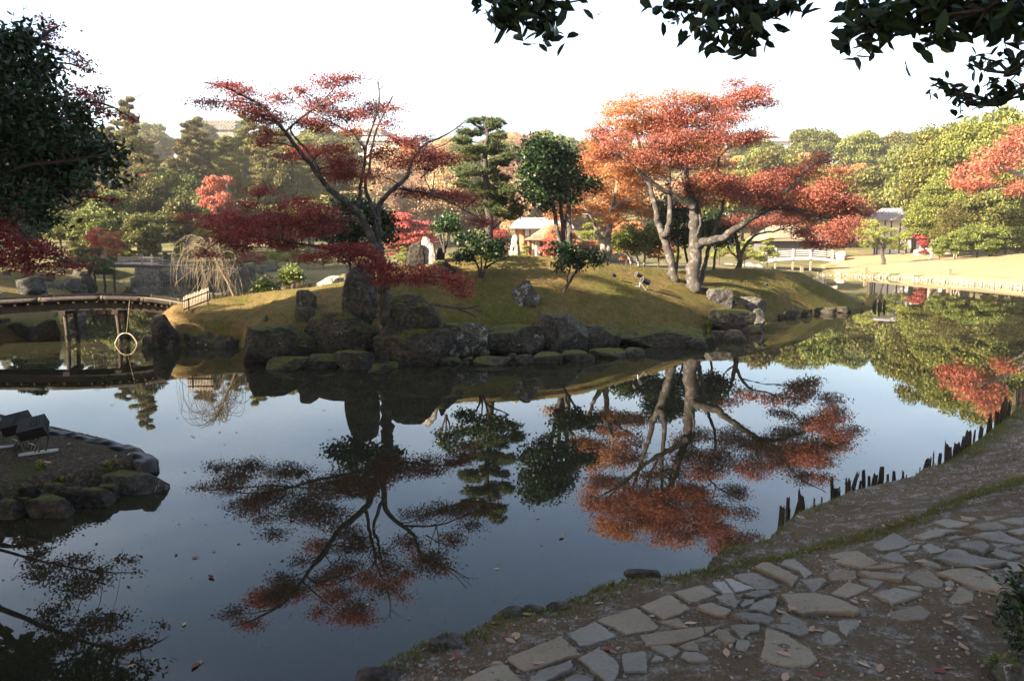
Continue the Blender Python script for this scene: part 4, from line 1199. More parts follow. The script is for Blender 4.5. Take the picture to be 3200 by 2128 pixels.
M['slab_p'] = m_slab('slab_p', (0.20, 0.187, 0.168), (0.27, 0.25, 0.225), 0.5)
M['slab_r'] = m_slab('slab_r', (0.125, 0.11, 0.092), (0.20, 0.178, 0.152), 0.9)
# near bank edge rocks
EG = 'stones at the near water edge'
for q in [(1110, 1250, 2040, 2150), (1325, 1455, 1968, 2040), (1545, 1650, 1888, 1935), (1640, 1700, 1886, 1915), (1712, 1790, 1866, 1912), (1962, 2062, 1776, 1812)]:
    p = onto((q[0] + q[1]) / 2, q[3], h_bank)
    rock(q[0], q[1], q[3] - 0.34 * (q[3] - q[2]), q[3], 'round', 'rock_plain', 'grey stone set in the near water edge beside the path', on=h_bank, group=EG, sub=4, df=0.6, sink=0.16)

# ------------------------------------------------------------------ paving stones of the path
S1 = lambda x, y: (1400 + x / 3.92, 1728 + y / 3.92)
S2 = lambda x, y: (1900 + x / 3.92, 1728 + y / 3.92)
S3 = lambda x, y: (2400 + x / 3.92, 1600 + y / 3.92)
S4 = lambda x, y: (2700 + x / 4.708, 1550 + y / 4.708)
STONES = [  # crop, height above ground, kind (g grey, b brown, p pale, r rough), outline
 (S1, .045, 'b', [(730, 1295), (1380, 1005), (1640, 1250), (1420, 1310), (960, 1440), (880, 1425)]),
 (S1, .04, 'g', [(1470, 985), (1810, 850), (2060, 1010), (1720, 1125), (1610, 1130)]),
 (S2, .045, 'b', [(-135, 840), (-90, 800), (340, 675), (500, 790), (620, 900), (560, 950), (215, 1000), (90, 920)]),
 (S1, .04, 'b', [(190, 1550), (640, 1340), (800, 1470), (950, 1600), (800, 1720), (250, 1700)]),
 (S1, .04, 'g', [(1590, 1300), (1850, 1140), (1900, 1200), (2080, 1340), (2090, 1470), (2010, 1570), (1960, 1575)]),
 (S2, .04, 'g', [(165, 1290), (190, 1230), (450, 1195), (475, 1240), (475, 1450), (200, 1465)]),
 (S1, .045, 'r', [(990, 1530), (1100, 1440), (1480, 1340), (1525, 1370), (1510, 1430), (1300, 1520), (1050, 1600)]),
 (S1, .03, 'r', [(1430, 1568), (1560, 1500), (1720, 1490), (1790, 1540), (1780, 1600), (1450, 1640)]),
 (S2, .04, 'b', [(400, 655), (720, 520), (790, 530), (1010, 680), (690, 810), (600, 770)]),
 (S2, .04, 'b', [(805, 485), (1150, 390), (1330, 490), (1090, 595), (1010, 590)]),
 (S2, .03, 'b', [(600, 840), (860, 795), (960, 890), (970, 920), (880, 915)]),
 (S2, .04, 'b', [(390, 1010), (880, 940), (1150, 915), (1190, 990), (1160, 1020), (880, 1110), (560, 1130), (460, 1110)]),
 (S2, .03, 'g', [(510, 1155), (720, 1130), (880, 1190), (830, 1265), (750, 1295), (650, 1230)]),
 (S2, .035, 'g', [(890, 1275), (940, 1205), (1090, 1230), (1230, 1290), (1225, 1325), (990, 1320)]),
 (S2, .03, 'g', [(530, 1300), (570, 1255), (685, 1280), (660, 1330), (545, 1345)]),
 (S2, .015, 'b', [(860, 1160), (980, 1090), (1050, 1100), (1135, 1210), (950, 1195)]),
 (S2, .02, 'b', [(1050, 1085), (1150, 1030), (1280, 1045), (1250, 1080), (1080, 1105)]),
 (S2, .03, 'b', [(1170, 910), (1260, 890), (1390, 905), (1300, 945), (1200, 995)]),
 (S2, .03, 'b', [(1280, 985), (1330, 945), (1480, 950), (1570, 1070), (1520, 1110), (1430, 1110)]),
 (S2, .045, 'r', [(1505, 890), (1600, 870), (1850, 890), (1845, 940), (1740, 960), (1650, 1050), (1600, 1000)]),
 (S2, .04, 'g', [(1560, 1170), (1580, 1070), (1730, 1065), (1750, 1115), (1700, 1205)]),
 (S2, .05, 'b', [(1085, 670), (1130, 630), (1260, 610), (1510, 690), (1440, 765), (1320, 760)]),
 (S2, .05, 'r', [(1310, 530), (1520, 500), (1620, 600), (1540, 665), (1390, 600)]),
 (S2, .045, 'r', [(1650, 510), (1750, 470), (1960, 460), (2010, 490), (1880, 530), (1820, 565)]),
 (S2, .035, 'g', [(1610, 640), (1680, 570), (1790, 570), (1790, 610), (1650, 660)]),
 (S2, .05, 'g', [(1730, 690), (1760, 640), (1920, 560), (2080, 570), (2060, 640), (1970, 745), (1830, 690)]),
 (S2, .045, 'r', [(1520, 730), (1640, 700), (1880, 740), (2040, 800), (1960, 860), (1700, 850), (1620, 800)]),
 (S2, .03, 'p', [(1280, 370), (1430, 350), (1540, 490), (1410, 490)]),
 (S2, .035, 'p', [(1430, 330), (1510, 310), (1790, 440), (1560, 478)]),
 (S2, .045, 'r', [(1550, 280), (1720, 205), (1790, 215), (2090, 390), (2040, 430), (1830, 435), (1540, 300)]),
 (S2, .055, 'b', [(1800, 160), (1890, 105), (1980, 120), (2310, 280), (2330, 310), (2260, 400), (2100, 320)]),
 (S3, .05, 'g', [(150, 630), (200, 590), (330, 580), (460, 690), (550, 750), (450, 800), (390, 740)]),
 (S3, .045, 'r', [(400, 830), (680, 820), (720, 870), (650, 920), (560, 940), (450, 880)]),
 (S3, .07, 'b', [(160, 1030), (220, 1000), (560, 990), (780, 1030), (960, 1080), (1130, 1220), (1060, 1250), (700, 1215), (420, 1220), (280, 1200), (230, 1100)]),
 (S3, .04, 'b', [(770, 1010), (980, 855), (1250, 935), (960, 1050)]),
 (S3, .05, 'g', [(1280, 1010), (1560, 920), (1890, 1020), (1530, 1110)]),
 (S3, .035, 'g', [(1115, 840), (1160, 810), (1420, 850), (1310, 935)]),
 (S3, .06, 'b', [(1100, 755), (1180, 730), (1680, 780), (1640, 830), (1300, 800)]),
 (S3, .035, 'b', [(1190, 690), (1530, 630), (1670, 650), (1520, 680), (1240, 710)]),
 (S3, .03, 'b', [(740, 530), (900, 490), (1110, 475), (1360, 610), (1160, 705), (930, 650), (820, 600)]),
 (S3, .03, 'g', [(1380, 545), (1540, 500), (1600, 505), (1730, 625), (1520, 620)]),
 (S3, .02, 'b', [(730, 770), (850, 700), (1085, 720), (1080, 820), (770, 850)]),
 (S3, .02, 'g', [(1290, 390), (1540, 265), (1770, 370), (1620, 450), (1400, 480), (1300, 440)]),
 (S3, .03, 'g', [(1640, 480), (1740, 410), (1870, 400), (1820, 470)]),
 (S3, .025, 'g', [(1680, 497), (1810, 482), (1790, 515), (1740, 525)]),
 (S3, .03, 'g', [(1880, 410), (1990, 390), (2180, 480), (2000, 505), (1910, 460)]),
 (S3, .04, 'g', [(1850, 610), (1890, 570), (2090, 640), (2120, 690), (1900, 640)]),
 (S3, .05, 'g', [(1590, 905), (1880, 920), (1910, 940), (1840, 965)]),
 (S3, .025, 'g', [(2150, 870), (2230, 840), (2290, 880), (2240, 950)]),
 (S3, .025, 'g', [(130, 1350), (200, 1250), (480, 1350), (510, 1430), (490, 1490), (370, 1540), (110, 1440)]),
 (S2, .035, 'b', [(1870, 1250), (1950, 930), (2200, 1020), (2352, 1090), (2480, 1200), (2560, 1300), (2440, 1400), (2180, 1400), (2000, 1330)]),
 (S3, .015, 'g', [(850, 1350), (1100, 1320), (1120, 1380), (1000, 1470), (960, 1520), (870, 1440)]),
 (S3, .02, 'g', [(650, 1540), (740, 1470), (840, 1480), (900, 1560), (800, 1640), (680, 1620)]),
 (S3, .012, 'b', [(1460, 1240), (1860, 1140), (2000, 1250), (1900, 1340), (1600, 1320)]),
 (S4, .05, 'b', [(1040, 1135), (1300, 1080), (1550, 1080), (1760, 1150), (2050, 1330), (1950, 1440), (1600, 1330), (1270, 1210)]),
 (S4, .06, 'r', [(1040, 900), (1230, 810), (1500, 800), (1640, 850), (1900, 900), (2130, 960), (2000, 1020), (1750, 1010), (1580, 1045), (1360, 1000), (1210, 960)]),
 (S4, .07, 'r', [(1380, 720), (1660, 640), (1760, 660), (1850, 760), (1740, 850), (1560, 800), (1420, 770)]),
 (S4, .06, 'r', [(1580, 600), (1800, 540), (1990, 530), (2354, 650), (2420, 700), (2200, 700), (1900, 640)]),
 (S4, .04, 'g', [(1860, 850), (1940, 775), (2050, 800), (2310, 890), (2120, 935)]),
 (S4, .03, 'g', [(1850, 710), (1990, 700), (2170, 730), (1970, 765)]),
 (S4, .04, 'g', [(1565, 460), (1740, 400), (1970, 395), (2130, 480), (1770, 520)]),
 (S4, .04, 'g', [(1980, 375), (2200, 310), (2354, 310), (2460, 390), (2300, 430)]),
 (S4, .04, 'g', [(2100, 515), (2354, 480), (2450, 540), (2280, 570)]),
 (S4, .03, 'g', [(1010, 385), (1190, 330), (1530, 410), (1540, 440), (1400, 470), (1240, 470)]),
 (S4, .05, 'g', [(720, 600), (1050, 500), (1300, 490), (1510, 515), (1300, 540), (900, 630)]),
 (S4, .04, 'g', [(1225, 630), (1330, 585), (1470, 600), (1290, 660)]),
 (S4, .04, 'g', [(2190, 800), (2330, 735), (2430, 800), (2400, 850)]),
 (S4, .015, 'b', [(1410, 300), (1600, 310), (1680, 350), (1560, 380), (1450, 360)]),
 (S4, .015, 'b', [(1240, 1540), (1390, 1350), (1480, 1360), (1620, 1440), (1600, 1560), (1400, 1600)]),
 (S4, .015, 'b', [(620, 1180), (780, 1110), (1030, 1140), (1180, 1270), (1130, 1360), (900, 1330), (640, 1250)]),
 (S4, .015, 'b', [(1720, 290), (1880, 300), (1950, 345), (1800, 370)]),
 (S4, .06, 'r', [(2030, 1060), (2120, 980), (2280, 1000), (2354, 1060), (2330, 1110), (2080, 1110)]),
]
STONE_TOPS = []
def paving(conv, h, kind, outline, seed):
    r = np.random.default_rng(seed)
    pts = []
    for x, y in outline:
        u, v = conv(x, y)
        # the outline is the upper edge: meet a surface h above the ground
        pts.append(onto(u, v, lambda a, b: h_bank(a, b) + h))
    pts = np.array(pts)
    q = []
    n = len(pts)
    for i in range(n):                                    # broken edges between the corners
        a, b = pts[i], pts[(i + 1) % n]
        k = max(2, int(np.linalg.norm(b - a) / 0.05))
        pr_ = pts[i - 1] - a
        for j in range(k):
            t = j / k
            e = a + (b - a) * t
            if 0 < j:
                e = e + np.append(r.normal(size=2) * 0.004, 0)
            q.append(e)
    q = np.array(q)
    c = q.mean(0)
    n = len(q)
    zt = np.median(pts[:, 2])
    # fit a plane so that the slab is flat but follows the slope of the bank
    A = np.c_[q[:, :2] - c[:2], np.ones(n)]
    co, *_ = np.linalg.lstsq(A, q[:, 2], rcond=None)
    q[:, 2] = A @ co
    rough = kind in 'r'
    mb = MB()
    rings = [(0.97, -0.09 - h), (1.005, -0.012), (0.985, -0.003), (0.95, 0.0), (0.72, 0.002), (0.45, 0.003), (0.2, 0.002)]
    V = []
    for s, dz in rings:
        p = q.copy()
        off = (q[:, :2] - c[:2])
        if s > 0.9:                                        # constant bevel width, not a proportion
            ln = np.linalg.norm(off, axis=1)[:, None]
            p[:, :2] = c[:2] + off * (1 - (1 - s) * 0.16 / np.maximum(ln, 0.05))
        else:
            p[:, :2] = c[:2] + off * s
        A = np.c_[p[:, :2] - c[:2], np.ones(n)]
        p[:, 2] = A @ co + dz
        if s < 0.96 or rough:
            amp = 0.016 if rough else 0.0025
            p[:, 2] += amp * sines(p * np.array([1, 1, 0]), seed, 9 if rough else 5, 3) * (0 if dz < -0.02 else 1)
        V.append(p)
    nr = len(rings)
    V = np.vstack(V + [np.array([[c[0], c[1], co[2] + 0.002]])])
    Fq = [[i * n + j, i * n + (j + 1) % n, (i + 1) * n + (j + 1) % n, (i + 1) * n + j] for i in range(nr - 1) for j in range(n)]
    mb.add(V, Fq)
    mb.f.append(np.array([[nr * n, (nr - 1) * n + j, (nr - 1) * n + (j + 1) % n] for j in range(n)]))
    mb.m.append(0)
    o = mb.build('paving_stone', M['slab_' + kind], bank, smooth=False)
    STONE_TOPS.append((pts[:, :2], co, c))
    return o
for i, (cv, h, kd, ol) in enumerate(STONES):
    paving(cv, h * 0.45, kd, ol, 900 + i)
def h_path(px, py):
    z = h_bank(px, py)
    for poly, co, c in STONE_TOPS:
        k = inside(px, py, poly)
        if k.any():
            z = np.where(k, np.maximum(z, co[0] * (px - c[0]) + co[1] * (py - c[1]) + co[2]), z)
    return z

# ------------------------------------------------------------------ loose stuff on the near bank
rg = np.random.default_rng(5)
def scatter_bank(n, dlo, dhi):
    X, Y = rg.uniform(-1.5, 11.5, n), rg.uniform(3.3, 14.5, n)
    k = np.abs(X) < Y * 0.68 + 0.3
    X, Y = X[k], Y[k]
    d = sdist(X, Y, BANK)
    k = (d > dlo) & (d < dhi)
    return X[k], Y[k], d[k]
X, Y, d = scatter_bank(90000, 0.12, 4.5)
w = wob(X, Y, 77, 1.3)
keep = rg.uniform(0, 1, len(X)) < np.clip(0.32 + 0.45 * w, 0.03, 0.95) * np.where(d < 1.3, 1.0, 0.5)
X, Y = X[keep], Y[keep]
k = h_path(X, Y) - h_bank(X, Y) < 0.004
X, Y = X[k], Y[k]
n = len(X)
mb = MB()
Zb = h_bank(X, Y)
C = np.stack([X, Y, Zb + 0.002], 1)
Xa, Ya, Za = frames(n, 0.6, rg)
s = (0.006 + 0.014 * rg.uniform(0, 1, n) ** 3)[:, None]
OCT = (np.array([(1, 0, 0), (0, 1, 0), (-1, 0, 0), (0, -1, 0), (0, 0, .7), (0, 0, -.7)]), [(0, 1, 4), (1, 2, 4), (2, 3, 4), (3, 0, 4), (1, 0, 5), (2, 1, 5), (3, 2, 5), (0, 3, 5)])
mb.inst(*OCT, C, Xa * s * 1.2, Ya * s * rg.uniform(.6, 1, n)[:, None], Za * s)
M['pebble'] = m_leaf('pebble', [(0.07, 0.065, 0.06), (0.15, 0.135, 0.12), (0.22, 0.20, 0.18), (0.30, 0.27, 0.24), (0.17, 0.12, 0.09)], 0.0, 0.85)
tag(mb.build('gravel', M['pebble']), 'loose grey gravel on the near bank and path', 'gravel', kind='stuff')

BLADES = _tuft(7, 1.0, 9, 0.8, 0.05)
def grass(name, label, Cs, L, mat, kind='stuff', up=2.5):
    mb = MB()
    n = len(Cs)
    X_, Y_, Z_ = frames(n, up, rg)
    s = (L * rg.uniform(0.6, 1.3, n))[:, None]
    mb.inst(BLADES[0], BLADES[1], Cs, X_ * s, Y_ * s, Z_ * s)
    return tag(mb.build(name, M[mat]), label, 'grass', kind=kind)
STRIP = np.array([onto(u, v, h_bank)[:2] for u, v in [(2200, 1790), (2330, 1768), (2420, 1750), (2484, 1738), (2603, 1700), (2772, 1662), (2878, 1622), (2942, 1588), (3048, 1548), (3200, 1500), (3330, 1460)]])
X, Y, d = scatter_bank(420000, 0.0, 4.0)
ds = seg_dist(X, Y, STRIP, False)
nz = wob(X, Y, 79, 2.2)
pgr = np.exp(-(ds / (0.10 + 0.05 * nz)) ** 2) * 0.9
edge_w = np.clip(0.55 + 0.7 * wob(X, Y, 80, 0.9), 0.05, 1)
pgr2 = np.exp(-(d / 0.22) ** 2) * edge_w * 0.9
k = rg.uniform(0, 1, len(X)) < np.maximum(pgr, pgr2)
X, Y = X[k], Y[k]
k = h_path(X, Y) - h_bank(X, Y) < 0.004
X, Y = X[k], Y[k]
grass('grass', 'short green and straw grass edging the near bank and path', np.stack([X, Y, h_bank(X, Y) - 0.004], 1), 0.042, 'grass_blade')
# moss mats along the same line, thin and broken
# island turf
n = 60000
X, Y = rg.uniform(-11.5, 18.5, n), rg.uniform(16.5, 36, n)
k = sdist(X, Y, ISL) > 0.35
X, Y = X[k], Y[k]
C = np.stack([X, Y, h_island(X, Y) - 0.01], 1)
k = rg.uniform(0, 1, len(C)) < np.clip(0.55 + 0.5 * wob(X, Y, 81, 0.8), 0.05, 1)
g1 = wob(X, Y, 82, 0.7) > 0.1
grass('grass', 'short green grass on the island mound', C[k & g1], 0.07, 'grass_blade')
grass('grass', 'short dry tan grass on the island mound', C[k & ~g1], 0.065, 'grass_tan')

# grass clumps that stand out singly
def clump(name, label, p, n, L, lean, mat='grass_blade', w=0.012, cat='grass'):
    mb = MB()
    r = np.random.default_rng(int(abs(p[0] * 100) + abs(p[1] * 10)))
    for _ in range(n):
        a = r.uniform(0, 6.28)
        l = L * r.uniform(0.5, 1.1)
        o = np.array([math.cos(a), math.sin(a), 0])
        b = p + o * r.uniform(0, 0.10) * L + (0, 0, -0.02)
        ln = lean * r.uniform(0.2, 1.2)
        pts = [b, b + (o * ln * 0.25 + (0, 0, 0.55)) * l, b + (o * ln * 0.75 + (0, 0, 0.9)) * l, b + (o * ln * 1.25 + (0, 0, 0.85)) * l]
        sd = np.array([-o[1], o[0], 0]) * w
        V = []
        for pt, f in zip(pts, (1, 0.9, 0.6, 0.08)):
            V += [pt - sd * f, pt + sd * f]
        mb.add(V, [[0, 1, 3, 2], [2, 3, 5, 4], [4, 5, 7, 6]])
    return tag(mb.build(name, M[mat], origin=p), label, cat)
clump('grass_clump', 'tall grass tuft growing from the island edge beside the long mossy slab', onto(2215, 1046, h_island), 60, 0.62, 0.55)
clump('grass_clump', 'upright sedge blades at the near shore beside the first rotten stakes', onto(2412, 1672, h_bank), 34, 0.42, 0.4, w=0.016)
clump('grass_clump', 'bright green grass tuft beside the black bags on the promontory', onto(347, 1488, h_prom), 60, 0.12, 0.8)
clump('grass_clump', 'green grass tuft in the leaf litter of the promontory', onto(130, 1468, h_prom), 50, 0.12, 0.8)
clump('grass_clump', 'small green tuft between the edging stones of the promontory', onto(195, 1525, h_prom), 40, 0.11, 0.8)

# fallen leaves
def leaf_obj(name, label, group, p, L, yaw, mat, tilt=0.12, seed=0):
    me = LEAF_MESH[seed % len(LEAF_MESH)]
    o = bpy.data.objects.new(name, me)
    o.location = p
    o.scale = (L, L, L)
    r = np.random.default_rng(seed)
    o.rotation_euler = (r.uniform(-tilt, tilt), r.uniform(-tilt, tilt), yaw)
    COL.objects.link(o)
    if not me.materials: me.materials.append(M[mat])
    o.material_slots[0].link = 'OBJECT'
    o.material_slots[0].material = M[mat]
    return tag(o, label, 'leaf', group)
LEAF_MESH = []
for tm, bend in ((LEAF_FOLD, 0.35), (LEAF_FOLD, 0.7), (LEAF_STAR, 0.15)):
    mb = MB()
    V = tm[0].copy()
    V[:, 2] += bend * (V[:, 0] ** 2 + 0.5 * V[:, 1] ** 2)
    V[:, 2] -= V[:, 2].min() - 0.02
    mb.inst(V, tm[1], np.zeros((1, 3)), np.array([[1., 0, 0]]), np.array([[0, 1., 0]]), np.array([[0, 0, 1.]]))
    me = mb.mesh('leaf', M['leaf_dead'])
    LEAF_MESH.append(me)
lv = [S1(*q) for q in [(765, 765), (540, 1105), (765, 1105), (815, 1010), (700, 1035), (970, 765), (1120, 1410), (850, 1060), (1960, 1205), (80, 1280), (50, 1330), (1850, 625), (600, 1360), (870, 1475), (430, 885), (565, 880), (1190, 860), (1130, 845), (2020, 1230), (185, 1045)]] + \
     [S2(*q) for q in [(750, 295), (1450, 1260), (2125, 745), (2260, 750), (920, 255), (820, 385), (2170, 1545), (1010, 890), (570, 800)]] + \
     [S3(*q) for q in [(540, 1485), (625, 1480), (295, 1250), (165, 1245), (1060, 1130), (1265, 990), (2210, 970), (1410, 185), (1525, 185), (2205, 1280), (1190, 1110), (400, 85), (540, 1455), (1690, 535)]] + \
     [(2963, 1952), (3030, 1943), (3100, 1852), (3070, 1780), (2750, 2100), (2935, 2105), (3010, 2025), (2960, 2090), (3130, 1853), (3185, 2048), (2880, 1760), (2700, 2080), (3090, 1930), (2560, 2110), (2450, 2050)]
for i, (u, v) in enumerate(lv):
    p = onto(u, v, h_path)
    leaf_obj('fallen_leaf', 'single dry brown leaf fallen on the near bank and path', 'fallen leaves on the near bank', p + (0, 0, 0.002), rg.uniform(0.06, 0.11), rg.uniform(0, 6.28), 'leaf_dead', seed=i if i % 3 != 2 else i + 1)
# leaves on the promontory
for i in range(70):
    for _ in range(30):
        q = np.array([rg.uniform(-9, -3.9), rg.uniform(7.5, 11)])
        if sdist(q[:1], q[1:], PROM)[0] > 0.25: break
    leaf_obj('fallen_leaf', 'single brown leaf in the litter on the left promontory', 'fallen leaves on the promontory', (q[0], q[1], float(h_prom(q[:1], q[1:])[0]) + 0.003), rg.uniform(0.05, 0.09), rg.uniform(0, 6.28), 'leaf_dead', 0.4, seed=i)
# floating leaves
fl = [(u, v) for u, v in [(1185, 1640), (880, 1752), (1150, 1890), (1165, 1870), (1755, 1680), (1690, 1705), (1680, 1620), (2060, 1690), (1460, 1765), (1560, 2035), (660, 1805), (610, 1745), (550, 1735), (630, 2070), (520, 2100), (410, 2080), (610, 2082)]]
for _ in range(120):
    u, v = rg.uniform(250, 2700), 1180 + 850 * rg.uniform(0, 1) ** 1.6
    fl.append((u, v))
for i, (u, v) in enumerate(fl):
    p = G(u, v, 0.0)
    q = p[:2]
    if any(sdist(q[:1], q[1:], poly)[0] > -0.12 for poly in (BANK, PROM, ISL, LB)):
        continue
    leaf_obj('floating_leaf', 'single small fallen leaf floating on the pond', 'leaves floating on the pond', (p[0], p[1], 0.002), rg.uniform(0.03, 0.075) * (1.3 if i < 17 else 1), rg.uniform(0, 6.28), 'leaf_float', 0.03, seed=2 if i % 2 else i)

# ------------------------------------------------------------------ rotten stakes
for k, (x, y, h, w) in enumerate([(570, 1290, 220, 45), (615, 1190, 145, 28), (630, 1190, 60, 10), (675, 1200, 180, 35), (700, 1160, 210, 16), (720, 1160, 150, 45), (810, 1130, 80, 14), (868, 1090, 40, 12), (945, 1080, 200, 25),
        (970, 1075, 110, 50), (1000, 1070, 115, 10), (1048, 1010, 105, 16), (1070, 1000, 90, 30), (1105, 980, 130, 26), (1150, 980, 55, 20), (1175, 970, 135, 30), (1215, 970, 75, 22), (1255, 960, 85, 40), (1305, 950, 130, 40),
        (1355, 935, 55, 20), (1400, 930, 75, 25), (1465, 920, 60, 18), (1492, 915, 30, 8), (1590, 860, 30, 8), (1640, 840, 75, 40), (1668, 830, 80, 12), (1690, 800, 100, 10), (1735, 800, 80, 25), (1795, 800, 175, 50),
        (1860, 740, 100, 50), (1905, 690, 100, 25), (1950, 665, 120, 45), (1990, 640, 80, 15), (2040, 600, 75, 30), (2095, 570, 130, 30), (2115, 560, 130, 15), (2160, 530, 130, 35), (2200, 480, 170, 40), (2240, 470, 130, 25),
        (2290, 370, 110, 25), (2340, 350, 120, 30), (2320, 340, 70, 14), (2375, 300, 120, 30), (2405, 280, 100, 24)]):
    u, v = 2200 + x / 2.358, 1100 + y / 2.358
    p = G(u, v + 4, 0.02)
    m = mpp(u, v, p[1])
    r = w / 2.358 * m / 2
    hh = h / 2.358 * m
    rr = np.random.default_rng(k)
    seg, nr = 10, 7
    V = []
    ln = rr.normal(size=2) * 0.06
    for i in range(nr):
        t = i / (nr - 1)
        z = -0.25 + t * (hh + 0.25)
        for j in range(seg):
            a = j * 6.283 / seg
            rad = r * (1.1 - 0.35 * t ** 2) * (1 + 0.22 * math.sin(3 * a + k) + rr.uniform(-.12, .12))
            zz = z - (rr.uniform(0, 0.45) * hh if i == nr - 1 else (rr.uniform(0, .12) * hh if i == nr - 2 else 0))
            V.append(p + np.array([rad * math.cos(a) + ln[0] * z, rad * math.sin(a) + ln[1] * z, zz]))
    V.append(p + np.array([ln[0] * hh, ln[1] * hh, hh * 0.72]))
    mb = MB()
    mb.add(V, [[i * seg + j, i * seg + (j + 1) % seg, (i + 1) * seg + (j + 1) % seg, (i + 1) * seg + j] for i in range(nr - 1) for j in range(seg)])
    mb.f.append(np.array([[len(V) - 1, (nr - 1) * seg + j, (nr - 1) * seg + (j + 1) % seg] for j in range(seg)])); mb.m.append(0)
    tag(mb.build('stake', M['stake_wood'], origin=p), 'rotten black wooden stake standing in the row along the near shore', 'stake', 'rotten stakes along the near shore')
# stump group at the tip of the island
p = G(2747, 962)
st = thing('tree_stump', 'dark broken stump standing in the water at the grassy island tip', 'stump', p)
for k in range(5):
    mb = MB(); q = p + np.array([(k - 2) * 0.11, (k % 2) * 0.12, 0])
    mb.tube([q - (0, 0, .2), q + (0, 0, 0.14), q + (0.02, 0, 0.22 + 0.08 * (k % 3))], [0.06, 0.055, 0.03], 8, jit=0.15)
    mb.build('post', M['stake_wood'], st)

# tiny leaves strewn over the island turf and the near bank
n = 26000
X, Y = rg.uniform(-11, 18, n), rg.uniform(17, 36, n)
k = (sdist(X, Y, ISL) > 0.4) & (rg.uniform(0, 1, n) < np.clip(0.5 + 0.6 * wob(X, Y, 91, 0.5), 0.06, 1))
X, Y = X[k], Y[k]
mb = MB()
leaves(mb, np.stack([X, Y, h_island(X, Y) + 0.035], 1), 0.05, 2.5, rng=rg)
M['litter_leaf'] = m_leaf('litter_leaf', [(0.16, 0.05, 0.03), (0.24, 0.12, 0.06), (0.30, 0.2, 0.11), (0.10, 0.05, 0.03)], 0.2)
tag(mb.build('leaf_litter', M['litter_leaf']), 'small fallen leaves strewn over the island turf', 'leaves', kind='stuff')

X, Y, d = scatter_bank(26000, 0.05, 4.5)
k = rg.uniform(0, 1, len(X)) < np.clip(0.25 + 0.5 * wob(X, Y, 93, 1.1), 0.02, 0.8)
X, Y = X[k], Y[k]
mb = MB()
leaves(mb, np.stack([X, Y, h_path(X, Y) + 0.004], 1), 0.022, 3.0, rng=rg)
tag(mb.build('leaf_litter', M['litter_leaf']), 'tiny leaf crumbs strewn over the near bank and path', 'leaves', kind='stuff')
n = 5000
U_, V_ = rg.uniform(0, 3000, n), 1080 + 950 * rg.uniform(0, 1, n) ** 1.8
C = np.array([G(u, v, 0.0015) for u, v in zip(U_, V_)])
k = (sdist(C[:, 0], C[:, 1], ISL) < -0.1) & (sdist(C[:, 0], C[:, 1], BANK) < -0.1) & (sdist(C[:, 0], C[:, 1], PROM) < -0.1) & (sdist(C[:, 0], C[:, 1], LB) < -0.1)
k &= rg.uniform(0, 1, n) < np.clip(0.3 + 0.8 * wob(C[:, 0], C[:, 1], 95, 0.35), 0.02, 1)
mb = MB()
leaves(mb, C[k], 0.016, 60.0, rng=rg)
tag(mb.build('pond_specks', M['litter_leaf']), 'tiny leaf crumbs drifting on the pond', 'leaves', kind='stuff')

# ------------------------------------------------------------------ arched wooden bridge
near = [(-330, 962), (-160, 955), (0, 947), (105, 940), (242, 934), (330, 933), (400, 935), (470, 941), (522, 949), (552, 955)]
def bY(u): return 21.6 + (22.6 - 21.6) * (u / 552.0)
NE = np.array([P(u, v, bY(u)) for u, v in near])
NE = chaikin(NE, 2, False)
ax = unit((NE[-1] - NE[0])[None] * np.array([1, 1, 0]))[0]
pw = np.array([-ax[1], ax[0], 0])
FE = NE + pw * 1.25
br = thing('wooden_bridge', 'dark arched wooden footbridge with earth deck crossing to the island', 'bridge', NE[len(NE) // 2] * np.array([1, 1, 0]))
def strip(name, A, B, th, mat, parent):
    n = len(A)
    V = np.vstack([A, B, A - (0, 0, th), B - (0, 0, th)])
    i = np.arange(n - 1)
    Fq = np.vstack([np.stack([i, i + 1, n + i + 1, n + i], 1), np.stack([2 * n + i, 3 * n + i, 3 * n + i + 1, 2 * n + i + 1], 1),
                    np.stack([i, 2 * n + i, 2 * n + i + 1, i + 1], 1), np.stack([n + i, n + i + 1, 3 * n + i + 1, 3 * n + i], 1)])
    mb = MB(); mb.add(V, Fq); mb.add(V[[0, n, 3 * n, 2 * n]], [[0, 1, 2, 3]]); mb.add(V[[n - 1, 2 * n - 1, 4 * n - 1, 3 * n - 1]], [[3, 2, 1, 0]])
    return mb.build(name, mat, parent)
M['deck_earth'] = m_plain('deck_earth', (0.25, 0.185, 0.105), 0.95, 0.1, 0.35, 14, 0.5)
strip('deck', NE + pw * 0.05 - (0, 0, 0.012), FE - pw * 0.05 - (0, 0, 0.012), 0.035, M['deck_earth'], br)
for A, s in ((NE, 1), (FE, -1)):
    strip('beam', A + pw * s * 0.10 - (0, 0, 0.125), A + pw * s * 0.26 - (0, 0, 0.125), 0.20, M['timber_dark'], br)
    n = len(A)
    lg = 7
    for k in range(0, n - 1, lg):                     # edging logs laid end to end
        seg_ = A[k:min(n, k + lg + 1)] + (0, 0, 0.012)
        if len(seg_) > 1:
            mb = MB(); mb.tube(seg_, 0.062, 8, jit=0.05); lg_ = mb.build('edge_log', M['bark_dark'], br, smooth=True)
            mb = MB(); mb.tube([seg_[0] - ax * 0.03, seg_[0] + ax * 0.03], 0.072, 8); mb.build('binding', M['straw_rope'], lg_)
ncount = 26
